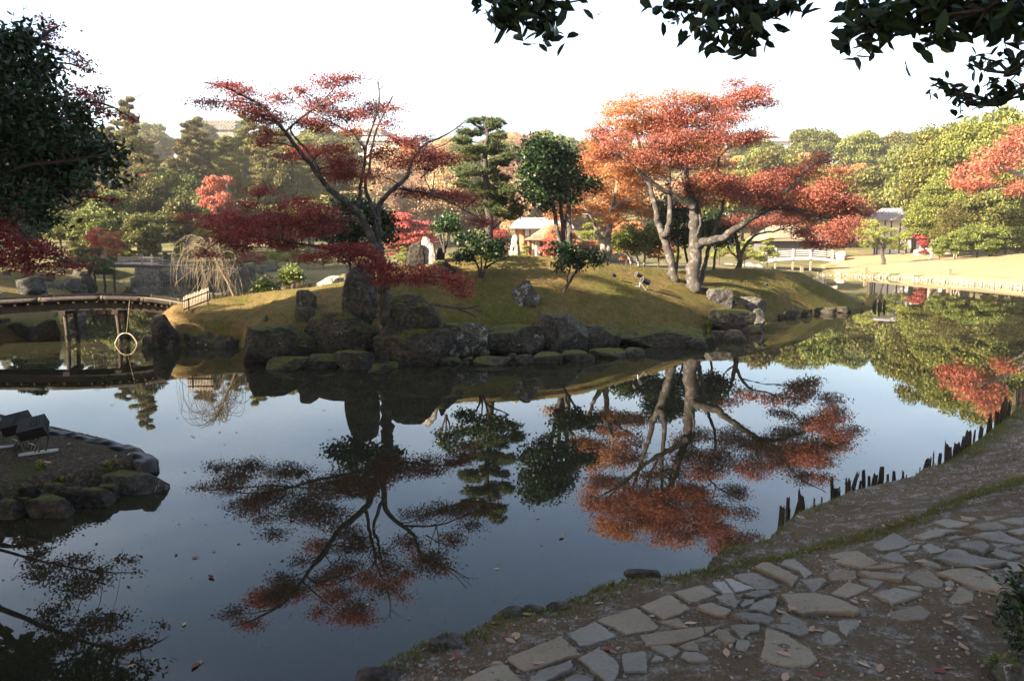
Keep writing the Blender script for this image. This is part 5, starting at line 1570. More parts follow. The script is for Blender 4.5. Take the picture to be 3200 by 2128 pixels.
for k in range(ncount):                               # cross poles under the earth, their ends show
    t = (k + 0.5) / ncount * (len(NE) - 1)
    i = int(t); f = t - i
    a = NE[i] * (1 - f) + NE[i + 1] * f; b = FE[i] * (1 - f) + FE[i + 1] * f
    mb = MB(); mb.tube([a - pw * 0.02 - (0, 0, 0.085), b + pw * 0.02 - (0, 0, 0.085)], 0.036, 6); mb.build('cross_pole', M['timber_dark'], br)
def at_edge(u, E):
    us = np.array([CU + F_PX * e[0] / (e[1] * cp - (e[2] - 3) * sp) for e in E])
    i = int(np.argmin(abs(us - u)))
    return E[i]
for uf in (352, 198):
    a = at_edge(uf, NE) + pw * 0.18
    b = a + pw * 0.92
    feet = []
    for q, dx in ((a, 0.07), (b, 0.06)):
        top = q - (0, 0, 0.33)
        foot = np.array([q[0] + dx, q[1], -0.5])
        feet.append((top, foot))
        mb = MB(); mb.tube([top, (top + foot) / 2 + (0.015, 0, 0), foot], [0.056, 0.06, 0.064], 10, jit=0.06); mb.build('post', M['timber_dark'], br, smooth=True)
    mb = MB(); mb.box((a + b) / 2 - (0, 0, 0.386), pw * 0.68, ax * 0.085, (0, 0, 0.06)); mb.build('cap_beam', M['timber_dark'], br)
    for zz in (0.17,):
        e = []
        for top, foot in feet:
            t = (top[2] - zz) / (top[2] - foot[2]); e.append(top + (foot - top) * t)
        d_ = unit((e[1] - e[0])[None])[0]
        mb = MB(); mb.box((e[0] + e[1]) / 2 + ax * 0.0, d_ * (np.linalg.norm(e[1] - e[0]) / 2 + 0.14), ax * 0.03, (0, 0, 0.05)); mb.build('brace', M['timber_dark'], br)
# hanging bamboo hoop
hp = P(394, 1070, 21.9)
hp[2] = 0.0
hm = mpp(394, 1067, 21.9)
hoop = thing('bamboo_hoop', 'arched hoop of bent bamboo hanging on a string from the wooden bridge to the water', 'hoop', hp)
R = 35 * hm
for s in (-1, 1):
    t = np.linspace(0, 1.06, 12)
    pth = np.array([hp + np.array([s * R * q, 0, R * 0.96 * (1 - min(1.1, abs(q)) ** 2.7)]) for q in t])
    mb = MB(); mb.tube(pth, 0.016, 6); mb.build('strip', M['bamboo'], hoop, smooth=True)
for z in (1,):
    mb = MB(); mb.tube([hp + (-0.06, 0, z * R * 0.96), hp + (0.06, 0, z * R * 0.96)], 0.02, 8); mb.build('tie', M['bark_straw'], hoop)
mb = MB(); top = P(405, 937, 22.3); mb.tube([top, hp + (0.03, 0, R)], 0.005, 4); mb.build('string', M['bamboo'], hoop)
# small bamboo fence
fa, fb = P(575, 946, 21.9), P(652, 933, 22.9)
for q_ in (fa, fb): q_[2] = float(h_island(q_[:1], q_[1:2])[0])
fz = thing('bamboo_fence', 'short sunlit fence of upright bamboo slats at the bridge head', 'fence', fa)
fd = unit((fb - fa)[None])[0]; fl_ = np.linalg.norm(fb - fa)
fm = mpp(610, 940, fa[1])
for k in range(17):
    q = fa + (fb - fa) * k / 16
    hgt = (52 + (k * 7 % 5)) * fm
    mb = MB(); mb.tube([q - (0, 0, .04), q + (0, 0, hgt)], 0.0125, 7); mb.build('slat', M['bamboo'], fz, smooth=True)
for zz in (14, 40):
    mb = MB(); mb.box((fa + fb) / 2 + np.array([0.02, -0.035, zz * fm]), fd * (fl_ / 2 + 0.03), (0, 0.012, 0), (0, 0, 0.018)); mb.build('rail', M['timber_dark'], fz)
for f in (0.2, 0.98):
    q = fa + (fb - fa) * f + np.array([0.01, -0.065, 0]); mb = MB(); mb.tube([q - (0, 0, .1), q + (0, 0, 44 * fm)], 0.02, 7); mb.build('post', M['timber_dark'], fz)
# hand rail at the left frame edge
ra = onto(21, 943, h_left); rt = thing('handrail', 'weathered wooden handrail post on the left bank at the bridge start', 'railing', ra)
mb = MB(); mb.tube([ra - (0, 0, .1), ra + (0, 0, 0.33)], 0.03, 8); mb.build('post', M['timber_grey'], rt)
mb = MB(); mb.tube([ra + (0.05, 0, 0.34), ra + (-1.2, 0.1, 0.26)], 0.025, 8); mb.build('rail', M['timber_grey'], rt)

# ------------------------------------------------------------------ lamps
def small_lamp(u, v, label, hf=h_island):
    p = onto(u, v, hf)
    t = thing('spotlight', label, 'spotlight', p)
    mb = MB(); mb.tube([p - (0, 0, .1), p + (0, 0, .12)], 0.01, 6); mb.build('spike', M['metal_black'], t)
    mb = MB(); mb.tube([p + (0.07, 0.05, .12), p + (-0.03, -0.02, .19)], [0.045, 0.06], 10); hs_ = mb.build('housing', M['metal_black'], t)
    mb = MB(); mb.tube([p + (-0.032, -0.022, .1915), p + (-0.036, -0.025, .194)], 0.05, 10); mb.build('lens', M['glass_dark'], hs_)
    return t
small_lamp(1917, 876, 'small black garden spotlight alone on the slope near the twin lamps')
small_lamp(2294, 966, 'small black garden spotlight behind the flat topped mossy rock')
small_lamp(2394, 903, 'small black garden spotlight on the grass right of the rust red maple')
small_lamp(2694, 958, 'small black garden spotlight near the grassy island tip')
lampY = onto(2010, 905, h_island)
tl = thing('twin_spotlight', 'pair of black cylindrical stage lamps on a grey floor stand under the maples', 'spotlight', lampY)
k0 = mpp(2010, 900, lampY[1]); Yl = lampY[1]
CL = lambda x, y: (1950 + x / 7.86, 820 + y / 7.86)
def Lp(x, y, dy=0.0): return P(*CL(x, y), Yl + dy)
for (fx, fy), (bx, by), r, dy in (((300, 285), (430, 350), 48, 0.12), ((442, 428), (610, 500), 72, 0.0)):
    mb = MB(); a, b = Lp(fx, fy, dy - .05), Lp(bx, by, dy + .05); rr = r / 7.86 * k0
    mb.tube([a, a * .8 + b * .2, b], [rr, rr, rr], 18); can_ = mb.build('lamp_can', M['metal_black'], tl, smooth=False)
    ring = []
    dirv = unit((a - b)[None])[0]; s1 = unit(np.cross(dirv, (0, 0, 1.0))[None])[0]; s2 = np.cross(dirv, s1)
    ringp = np.array([a + dirv * 0.004 + (s1 * math.cos(t) + s2 * math.sin(t)) * rr * 1.0 for t in np.linspace(0, 6.2832, 25)])
    mb = MB(); mb.tube(ringp, 0.007, 6, cap=False); mb.build('rim', M['timber_grey'], can_)
for q in (((395, 500), (545, 690)), ((230, 590), (390, 590)), ((370, 715), (710, 755)), ((390, 500), (380, 600)), ((590, 560), (560, 640)), ((500, 530), (510, 590))):
    a, b = Lp(*q[0]), Lp(*q[1]); mb = MB(); mb.tube([a, b], 0.013, 6); mb.build('stand_bar', M['metal_zinc'] if q[0][0] < 480 else M['metal_black'], tl)

# double floodlight on the promontory
fp = onto(60, 1415, h_prom)
Yf = fp[1]
CF = lambda x, y: (x / 3.484, 1250 + y / 3.484)
def Fp(x, y, dy=0.0): return P(*CF(x, y), Yf + dy)
fll = thing('floodlight', 'twin black box floodlights on a wire stand on the left promontory', 'floodlight', fp)
for (x0, y0), dy in (((180, 255), 0.18), ((360, 300), 0.0)):
    c = Fp(x0, y0, dy)
    e1 = unit(np.array([[0.95, 0.25, 0.22]]))[0]; e2 = unit(np.cross((0, 0, 1.0), e1)[None])[0]; e3 = np.cross(e1, e2)
    e2, e3 = unit((e2 * .85 + e3 * .5)[None])[0], unit((e3 * .85 - e2 * .5)[None])[0]
    mb = MB(); mb.box(c, e1 * 0.15, e2 * 0.12, e3 * 0.075); h_ = mb.build('housing', M['metal_black'], fll)
    for j in range(4):
        mb = MB(); mb.box(c + e3 * 0.080 + e1 * (0.0 + 0.032 * j), e1 * 0.007, e2 * 0.07, e3 * 0.006); mb.build('cooling_fin', M['metal_black'], h_)
    mb = MB(); mb.box(c - e3 * 0.0775, e1 * 0.13, e2 * 0.10, e3 * 0.003); mb.build('glass', M['glass_dark'], h_)
    for s in (-1, 1):
        mb = MB(); mb.tube([c + e1 * 0.158 * s + e3 * .02, c + e1 * 0.17 * s - (0, 0, .12), c * (1, 1, 0) + e1 * 0.12 * s * (1, 1, 0) + (0, 0, fp[2] + 0.01)], 0.011, 6); mb.build('bracket', M['metal_black'], fll)
    for j in range(3):
        a = c - e3 * 0.06 + e1 * (0.08 - 0.07 * j); g = np.array([a[0] + 0.12 * (j - 1), a[1] - 0.06, fp[2] + 0.015])
        mb = MB(); mb.tube(chaikin(np.array([a, a - (0.05, 0.02, .12), g + (0.03, 0, .08), g]), 2, False), 0.012, 6); mb.build('cable', M['metal_black'], fll)
mb = MB(); a, b = onto(63, 1427, h_prom), onto(178, 1410, h_prom); mb.box((a + b) / 2 + (0, 0, .018), (b - a) / 2, (0.006, .022, 0), (0, 0, .016))
tag(mb.build('metal_bar', M['metal_zinc'], origin=(a + b) / 2), 'bright zinc bar lying on the ground before the floodlight', 'bar')
mb = MB(); a, b = onto(-30, 1408, h_prom), onto(40, 1398, h_prom); mb.box((a + b) / 2 + (0, 0, .018), (b - a) / 2, (0.006, .018, 0), (0, 0, .012))
tag(mb.build('metal_bar', M['metal_zinc'], origin=(a + b) / 2), 'zinc bar lying on the ground behind the floodlight stand', 'bar')
# black plastic sausage bags
def bag(pts, r, label, z, seed):
    path = np.array([np.append(G(u, v, z)[:2], z) for u, v in pts])
    path = chaikin(path, 3, False)
    seg, n = 28, len(path)
    L = np.concatenate([[0], np.cumsum(np.linalg.norm(np.diff(path, axis=0), axis=1))])
    s_ = np.linspace(0, L[-1], 150); path = np.stack([np.interp(s_, L, path[:, i]) for i in range(3)], 1)
    T_ = unit(np.gradient(path, axis=0)); A_ = unit(np.cross(T_, (0, 0, 1.0))); B_ = np.cross(A_, T_)
    th = np.arange(seg) * 6.2832 / seg
    endf = np.minimum(1, np.minimum(s_, s_[-1] - s_) / (r * 0.9)) ** 0.5
    tw = s_[:, None] * 9.0
    R_ = r * endf[:, None] * (1 + 0.09 * np.sin(3 * th[None] + tw) + 0.05 * np.sin(7 * th[None] - 1.4 * tw + seed) + 0.06 * np.sin(s_[:, None] * 21 + np.sin(th[None] * 2 + seed)))
    V = path[:, None] + R_[..., None] * (np.cos(th)[None, :, None] * A_[:, None] + np.sin(th)[None, :, None] * B_[:, None] * 0.85)
    i, j = np.meshgrid(np.arange(149), np.arange(seg), indexing='ij'); k = (j + 1) % seg
    mb = MB(); mb.add(V.reshape(-1, 3), np.stack([i * seg + j, i * seg + k, (i + 1) * seg + k, (i + 1) * seg + j], -1).reshape(-1, 4))
    return tag(mb.build('plastic_bag', M['plastic_black'], origin=path[75] * (1, 1, 0), smooth=True), label, 'bag')
bag([(-500, 1262), (-200, 1300), (0, 1330), (120, 1358), (210, 1375), (300, 1397), (370, 1412), (430, 1432), (468, 1462), (455, 1480)], 0.135, 'long twisted black plastic tube bag lying along the promontory edge', 0.20, 1.0)
bag([(340, 1425), (420, 1440), (474, 1478), (440, 1500)], 0.10, 'lower black plastic bag tucked under the long twisted one at the tip', 0.05, 2.0)

# ------------------------------------------------------------------ far bridges
def beam(parent, name, a, b, ry, rz, mat):
    a, b = np.asarray(a, float), np.asarray(b, float)
    d_ = unit((b - a)[None])[0]
    s_ = unit(np.cross(d_, (0, 0, 1.0))[None])[0]
    mb = MB(); mb.box((a + b) / 2, (b - a) / 2, s_ * ry, np.cross(s_, d_) * rz)
    return mb.build(name, mat, parent)
YB = 52.6
fbp = P(400, 881, YB)
fbr = thing('bridge', 'distant grey bridge with railing and stone pier on the far left of the pond', 'bridge', fbp)
sp_ = np.array([0, 3.2, 0])
for off in (0, 1):
    prev = None
    for u, v in [(180, 829), (260, 826), (340, 826), (420, 827), (510, 831), (560, 833)]:
        q = P(u, v, YB) + sp_ * off
        if prev is not None:
            beam(fbr, 'girder', prev - (0, 0, .10), q - (0, 0, .10), 0.12, 0.11, M['timber_dark'])
            beam(fbr, 'rail', prev + (0, 0, .38), q + (0, 0, .38), 0.03, 0.035, M['timber_grey'])
            beam(fbr, 'rail', prev + (0, 0, .2), q + (0, 0, .2), 0.025, 0.03, M['timber_grey'])
        prev = q
    for u in (200, 260, 320, 380, 445, 475, 510):
        q = P(u, 828, YB) + sp_ * off
        mb = MB(); mb.tube([q - (0, 0, .1), q + (0, 0, .46), q + (0, 0, .5), q + (0, 0, .58), q + (0, 0, .66), q + (0, 0, .76)] if u in (445, 475) else [q - (0, 0, .1), q + (0, 0, .42)],
                           [.06, .06, .04, .075, .06, .008] if u in (445, 475) else 0.045, 8); mb.build('post', M['timber_grey'] if (u, off) != (475, 0) else M['bamboo'], fbr, smooth=False)  # one near post in bright bamboo tone: sunlight on its finial as colour
dk = [P(u, v, YB) for u, v in [(180, 829), (260, 826), (340, 826), (420, 827), (510, 831), (560, 833)]]
strip('deck', np.array(dk), np.array(dk) + sp_, 0.08, M['timber_grey'], fbr)
lo, hi_ = P(425, 881, YB), P(508, 836, YB)
mb = MB(); mb.abox((lo[0], YB - 0.1, -0.8), (hi_[0], YB + 3.4, hi_[2] - 0.05)); mb.build('pier', M['wall_stone'], fbr)
# stone embankment right of the pier: single rocks
for q in [(500, 560, 836, 884), (545, 610, 838, 884), (600, 640, 846, 882), (635, 700, 842, 880), (690, 752, 838, 878), (746, 790, 826, 872), (782, 820, 832, 868), (812, 862, 826, 866), (855, 900, 834, 864), (405, 428, 866, 890)]:
    rock(*q, 'block', 'rock_grey', 'grey embankment rock right of the far stone pier', group='embankment rocks beside the far bridge', sub=3, sink=0.3)
# white arched bridge
YW = 63.0
wbp = P(2500, 860, YW)
wbr = thing('white_bridge', 'pale arched wooden bridge with low railings at the end of the dry lawn', 'bridge', wbp)
arc = [(215, 1062), (320, 1046), (425, 1038), (520, 1034), (610, 1034), (700, 1040), (785, 1050), (835, 1058)]
for off, mt in ((0.0, 'timber_white'), (2.0, 'timber_white')):
    pts = [P(*C8(x, y + 18), YW + off) for x, y in arc]
    for a, b in zip(pts[:-1], pts[1:]):
        beam(wbr, 'girder', a - (0, 0, .12), b - (0, 0, .12), 0.08, 0.11, M[mt])
        for dz in (0.16, 0.33, 0.5):
            beam(wbr, 'rail', a + (0, 0, dz), b + (0, 0, dz), 0.03, 0.03, M[mt])
    for (x, y), tall in zip([arc[0], arc[1], (465, 1036), (610, 1034), (785, 1050)], (.62, .82, .62, .62, .66)):
        q = P(*C8(x, y + 18), YW + off - 0.05)
        mb = MB(); mb.box(q + (0, 0, tall / 2 - .1), (.065, 0, 0), (0, .065, 0), (0, 0, tall / 2 + .1)); mb.build('post', M[mt], wbr)
        if 300 < x < 780:
            mb = MB(); mb.box(q + (0.05, 0.1, -0.75), (.06, 0, 0), (0, .06, 0), (0, 0, .7)); mb.build('leg', M['timber_grey'], wbr)
strip('deck', np.array([P(*C8(x, y + 22), YW) for x, y in arc]), np.array([P(*C8(x, y + 22), YW + 2.0) for x, y in arc]), 0.1, M['timber_white'], wbr)

# stakes along the lawn shore and marker posts
LS = np.array([G(u, v)[:2] for u, v in [(3420, 914), (3200, 903), (3000, 886), (2860, 875), (2740, 868), (2620, 862), (2540, 859), (2500, 857)]])
seglen = np.concatenate([[0], np.cumsum(np.linalg.norm(np.diff(LS, axis=0), axis=1))])
mb = MB(); mb.tube([(0, 0, -0.5), (0, 0, 0.22), (0, 0, 0.27)], [0.075, 0.07, 0.05], 7, jit=0.08)
stake_me = mb.mesh('stake', M['bark_pale'])
for s_ in np.arange(0, seglen[-1], 0.2):
    q = np.array([np.interp(s_, seglen, LS[:, i]) for i in (0, 1)]) + rg.normal(size=2) * 0.04
    o = bpy.data.objects.new('stake', stake_me); o.location = (q[0], q[1], rg.uniform(-0.22, -0.02)); o.rotation_euler = (rg.uniform(-.16, .16), rg.uniform(-.16, .16), rg.uniform(0, 6)); COL.objects.link(o)
    tag(o, 'short sunlit wooden stake in the row along the lawn shore', 'stake', 'stakes along the lawn shore')
for u, v, lab in ((2505, 850, 'pale marker post on the lawn nearest the white bridge'), (2705, 855, 'pale marker post in the middle of the lawn edge'), (2967, 860, 'pale marker post on the lawn edge below the big yellow trees')):
    p = onto(u, v, h_lawn); mb = MB(); mb.box(p + (0, 0, .16), (.1, 0, 0), (0, .1, 0), (0, 0, .22)); mb.box(p + (0, 0, .39), (.115, 0, 0), (0, .115, 0), (0, 0, .012))
    tag(mb.build('marker_post', M['bark_straw'], origin=p), lab, 'post')
for k, (u, v) in enumerate(((3146, 785), (3160, 784))):
    p = onto(u, v, h_lawn); s_ = 1.0
    V, Fc = ICO[2]; mb = MB(); mb.add(p + V * np.array([.26, .12, .12]) + (0, 0, .2), Fc); mb.add(p + V * .085 + ((-.24) * (1 if k else -1), 0, .33), Fc)
    mb.tube([p + (.2 * (1 if k else -1), 0, .18), p + (.42 * (1 if k else -1), 0, .12)], [.07, .03], 6); mb.tube([p + (0.03, 0, .12), p + (0.03, 0, -.02)], .015, 4); mb.tube([p + (-0.05, 0, .12), p + (-0.05, 0, -.02)], .015, 4)
    tag(mb.build('crow', M['bird_dark'], origin=p, smooth=True), 'black crow standing on the dry lawn under the big trees', 'bird', 'crows on the lawn')
for q in [(2230, 2275, 826, 846), (2265, 2300, 822, 842), (2295, 2340, 826, 848), (2335, 2372, 820, 846), (2360, 2395, 826, 850), (2180, 2232, 830, 846), (2005, 2060, 815, 838), (2055, 2090, 818, 838)]:
    rock(*q, 'round', 'rock_pale', 'pale sunlit rock on the far shore left of the white bridge', on=P((q[0] + q[1]) / 2, q[3], 63.0)[1], group='pale rocks on the far shore', sub=3, sink=0.5)
for q in [(2620, 2650, 785, 815), (2868, 2905, 777, 797), (2965, 3010, 772, 792), (3010, 3040, 765, 785), (3085, 3130, 770, 785), (3130, 3200, 752, 772), (3040, 3080, 758, 778)]:
    p = onto((q[0] + q[1]) / 2, q[3], h_lawn)
    rock(*q, 'round', 'rock_pale', 'pale rock lying at the back of the dry lawn', on=p[1], group='rocks behind the lawn', sub=3, sink=0.3)

# ------------------------------------------------------------------ houses
def hip_roof(mb, x0, x1, y0, y1, z0, z1, rx0, rx1, ry, th=0.12):
    V = [(x0, y0, z0), (x1, y0, z0), (x1, y1, z0), (x0, y1, z0), (rx0, ry, z1), (rx1, ry, z1)]
    V += [(a, b, c - th) for a, b, c in V[:4]]
    mb.add(V, [[0, 1, 5, 4], [2, 3, 4, 5]]); n = mb.n - 10
    mb.f.append(np.array([[1, 2, 5], [3, 0, 4]]) + n); mb.m.append(0)
    mb.f.append(np.array([[6, 9, 8, 7], [0, 6, 7, 1], [1, 7, 8, 2], [2, 8, 9, 3], [3, 9, 6, 0]]) + n); mb.m.append(0)
def X_at(u, v, Y): return P(u, v, Y)[0]
def Z_at(v, Y): return P(1600, v, Y)[2]
def gz(x, y): return float(h_far(np.array([x]), np.array([y]))[0])
# white screened house
Y0 = 60.0
x0, x1 = X_at(1612, 709, Y0), X_at(1770, 709, Y0)
ze, zr = Z_at(709, Y0), Z_at(680, Y0 + 2.5)
hs = thing('house', 'white screened house with pale low roof behind the mound crest', 'house', (x0, Y0, 1.0))
mb = MB(); mb.abox((x0, Y0 + .12, 0.8), (x1, Y0 + 5, ze)); mb.build('wall', M['wall_red'], hs)
for a, b in ((1640, 1655), (1657, 1687), (1690, 1705), (1708, 1735)):
    mb = MB(); mb.abox((X_at(a, 709, Y0), Y0 + .05, Z_at(737, Y0)), (X_at(b, 709, Y0), Y0 + .117, ze - .06)); mb.build('screen', M['plaster'], hs)
for a in (1612, 1638, 1656, 1688.5, 1706.5):
    mb = MB(); mb.abox((X_at(a, 709, Y0) - .04, Y0 - .0, 0.8), (X_at(a, 709, Y0) + .04, Y0 + .115, ze)); mb.build('post', M['timber_dark'], hs)
mb = MB(); hip_roof(mb, X_at(1592, 709, Y0), x1 + .5, Y0 - .9, Y0 + 5.8, ze - .03, zr, X_at(1618, 680, Y0 + 2.5), x1 + .2, Y0 + 2.5); mb.build('roof', M['roof_tile_pale'], hs)
# thatched hut
Y1 = 56.0
x0, x1 = X_at(1672, 740, Y1), X_at(1800, 740, Y1)
hut = thing('thatched_hut', 'thatched tea hut with deep brown roof beside the red maple shrub', 'house', (x0, Y1, 1.0))
mb = MB(); mb.abox((x0 + .1, Y1 + .4, .8), (x1 - .1, Y1 + 3, Z_at(740, Y1))); mb.build('wall', M['plaster'], hut)
for a in (1664, 1686, 1700, 1730):
    mb = MB(); mb.abox((X_at(a, 740, Y1) - .05, Y1 + .1 if a > 1664 else Y1 - .45, .8), (X_at(a, 740, Y1) + .05, Y1 + .39 if a > 1664 else Y1 - .35, Z_at(746, Y1))); mb.build('post', M['bamboo'], hut)
for a, b in ((1688, 1698), (1703, 1728)):
    mb = MB(); mb.abox((X_at(a, 740, Y1), Y1 + .3, 1.0), (X_at(b, 740, Y1), Y1 + .396, Z_at(752, Y1))); mb.build('door_panel', M['timber_dark'], hut)
mb = MB(); hip_roof(mb, X_at(1642, 747, Y1), X_at(1815, 747, Y1), Y1 - .8, Y1 + 4.2, Z_at(748, Y1), Z_at(733, Y1), X_at(1672, 734, Y1), X_at(1790, 734, Y1), Y1 + 1.6, .06); mb.build('eave_roof', M['thatch'], hut)
mb = MB(); hip_roof(mb, X_at(1664, 735, Y1), X_at(1800, 735, Y1), Y1 - .4, Y1 + 3.8, Z_at(735, Y1), Z_at(698, Y1 + 1.6), X_at(1722, 700, Y1), X_at(1745, 700, Y1), Y1 + 1.6, .22); mb.build('roof', M['thatch'], hut)
# dark boarded hall behind the white bridge
Y2 = 78.0
x0, x1 = X_at(2405, 748, Y2), X_at(2590, 748, Y2)
hl = thing('boarded_hall', 'long dark boarded hall with worn thatch roof behind the white bridge', 'house', (x0, Y2, 1.0))
mb = MB(); mb.abox((x0, Y2 + .06, .6), (x1, Y2 + 5, Z_at(748, Y2))); mb.build('wall', M['wall_dark'], hl)
nb = 26
for k in range(nb):
    a = x0 + (x1 - x0) * k / nb
    mb = MB(); mb.abox((a + .015, Y2 + .02 + (k % 2) * .01, .6), (a + (x1 - x0) / nb - .015, Y2 + .058, Z_at(748, Y2) - .02)); mb.build('board', M['wall_dark'], hl)
mb = MB(); hip_roof(mb, x0 - .6, x1 + .6, Y2 - .7, Y2 + 5.7, Z_at(747, Y2), Z_at(704, Y2 + 2.5), x0 + 1, x1 - 1, Y2 + 2.5, .2); mb.build('roof', M['thatch'], hl)
# long dark fence behind the crest
Y3 = 62.0
fx0, fx1 = X_at(1900, 800, Y3), X_at(1990, 800, Y3)
ff = thing('board_fence', 'low dark board fence seen under the golden orange maple', 'fence', (fx0, Y3, 1.0))
for k in range(14):
    a = fx0 + (fx1 - fx0) * k / 14
    mb = MB(); mb.abox((a, Y3, .6), (a + (fx1 - fx0) / 14 - .02, Y3 + .05, Z_at(778, Y3))); mb.build('board', M['wall_dark'], ff)
for k in range(4):
    a = fx0 + (fx1 - fx0) * k / 3
    mb = MB(); mb.abox((a - .03, Y3 - .06, .6), (a + .03, Y3 - .004, Z_at(775, Y3))); mb.build('post', M['timber_grey'], ff)
# white plaster house on the right
Y4 = 80.0
x0, x1 = X_at(2735, 690, Y4), X_at(2842, 690, Y4)
wh = thing('plaster_house', 'white plaster house with dark timber posts and grey hipped roof beyond the lawn', 'house', (x0, Y4, 1.5))
ze = Z_at(686, Y4)
mb = MB(); mb.abox((x0, Y4 + .12, 1.0), (x1, Y4 + 6, ze)); mb.build('wall', M['plaster'], wh)
for u in (2737, 2744, 2763, 2781, 2806, 2826, 2840):
    mb = MB(); mb.abox((X_at(u, 700, Y4) - .06, Y4 + .05, 1.0), (X_at(u, 700, Y4) + .06, Y4 + .117, ze)); mb.build('post', M['timber_dark'], wh)
mb = MB(); mb.abox((X_at(2800, 730, Y4), Y4 + .02, Z_at(748, Y4)), (X_at(2838, 730, Y4), Y4 + .048, Z_at(724, Y4))); mb.build('window', M['wall_dark'], wh)
mb = MB(); hip_roof(mb, X_at(2700, 686, Y4), X_at(2846, 686, Y4), Y4 - .9, Y4 + 7, ze, Z_at(652, Y4 + 3), X_at(2712, 652, Y4 + 3), X_at(2786, 652, Y4 + 3), Y4 + 3); mb.build('roof', M['roof_tile_pale'], wh)
wh.rotation_euler[2] = math.radians(-25)
x0, x1 = X_at(2846, 720, Y4), X_at(2945, 720, Y4)
lw = thing('plaster_annex', 'low white annex with dark window band and grey eave beside the plaster house', 'house', (x0, Y4 - 1, 1.5))
mb = MB(); mb.abox((x0, Y4 - .88, 1.0), (x1, Y4 + 4, Z_at(718, Y4))); mb.build('wall', M['plaster'], lw)
for u in (2848, 2872, 2897, 2922, 2943):
    mb = MB(); mb.abox((X_at(u, 720, Y4) - .07, Y4 - .95, 1.0), (X_at(u, 720, Y4) + .07, Y4 - .884, Z_at(718, Y4))); mb.build('post', M['timber_dark'], lw)
for a, b in ((2850, 2870), (2899, 2920)):
    mb = MB(); mb.abox((X_at(a, 740, Y4), Y4 - .93, Z_at(760, Y4)), (X_at(b, 740, Y4), Y4 - .884, Z_at(728, Y4))); mb.build('window', M['wall_dark'], lw)
mb = MB(); hip_roof(mb, x0 - .4, x1 + .5, Y4 - 1.9, Y4 + 4.6, Z_at(716, Y4), Z_at(700, Y4 + 1), x0 + .6, x1 - .5, Y4 + 1); mb.build('roof', M['roof_tile'], lw)
# castle keep and turret on the hill
def hillz(x, y): return gz(x, y)
YK = 232.0
def keep(name, label, tiers, Y, cat='castle'):
    t = thing(name, label, cat, (X_at((tiers[0][0] + tiers[0][1]) / 2, tiers[0][2], Y), Y, hillz(X_at((tiers[0][0] + tiers[0][1]) / 2, 440, Y), Y)))
    first = True
    for u0, u1, vb, ve, vr, dp in tiers:
        a, b = X_at(u0, ve, Y), X_at(u1, ve, Y)
        zb = hillz((a + b) / 2, Y) - 1 if first else Z_at(vb, Y)
        off = 0.0 if first else 1.2
        mb = MB(); mb.abox((a, Y + off, zb), (b, Y + off + dp, Z_at(ve, Y))); mb.build('wall', M['plaster'], t)
        o = (b - a) * 0.09
        mb = MB(); hip_roof(mb, a - o, b + o, Y + off - 1.2, Y + off + dp + 1.2, Z_at(ve, Y), Z_at(vr, Y + dp / 2), a + (b - a) * .22, b - (b - a) * .22, Y + off + dp / 2, .35); mb.build('roof', M['roof_tile'], t)
        for k in range(3):
            c = a + (b - a) * (k + .7) / 3.4
            mb = MB(); mb.abox((c - .35, Y + off - .06, Z_at(ve, Y) - 2.0), (c + .35, Y + off + .05, Z_at(ve, Y) - 1.0)); mb.build('window', M['wall_dark'], t)
        first = False
keep('castle_keep', 'white castle keep with tiered grey roofs on the hilltop behind the red maple', [(1092, 1245, 480, 438, 414, 12), (1106, 1190, 420, 402, 386, 8)], YK)
keep('castle_turret', 'small white castle turret with grey roof on the hilltop right of the rust red maple', [(2350, 2470, 470, 440, 420, 10), (2375, 2425, 428, 422, 408, 6)], YK)
wl = thing('stone_wall', 'pale castle rampart of fitted stones on the left hilltop', 'wall', (X_at(675, 390, 226), 226, Z_at(402, 226)))
a, b = X_at(606, 390, 226), X_at(742, 390, 226)
zt, zb_ = Z_at(377, 226), Z_at(408, 226) - 2
mb = MB(); V = [(a - 1.2, 225, zb_), (b + .8, 225, zb_), (b, 226.4, zt), (a, 226.4, zt), (a - 1.2, 232, zb_), (b + .8, 232, zb_), (b, 232, zt), (a, 232, zt)]
mb.add(V, [[0, 1, 2, 3], [1, 5, 6, 2], [5, 4, 7, 6], [4, 0, 3, 7], [3, 2, 6, 7]]); mb.build('core', M['wall_stone'], wl)
bs = MB(); bs.add(ICO[1][0] * np.array([.62, .22, .42]), ICO[1][1]); bme = bs.mesh('stone_block', M['wall_stone'])
for r_ in range(6):
    for c_ in range(13):
        f = (r_ + .5) / 6
        o = bpy.data.objects.new('stone_block', bme); COL.objects.link(o); o.parent = wl
        xx = a + (b - a) * (c_ + .5 * (r_ % 2) + .3) / 13.4
        o.location = np.array([xx, 225 + 1.4 * f - .1, zb_ + 2 + (zt - zb_ - 2) * f]) - parent_world(wl)
        o.rotation_euler = (0, 0, 0.1 * math.sin(c_ * 7 + r_)); o.scale = (0.8 + .3 * math.sin(c_ * 3 + r_ * 5) ** 2, 1, 0.85 + .2 * math.sin(c_ + r_ * 3) ** 2)

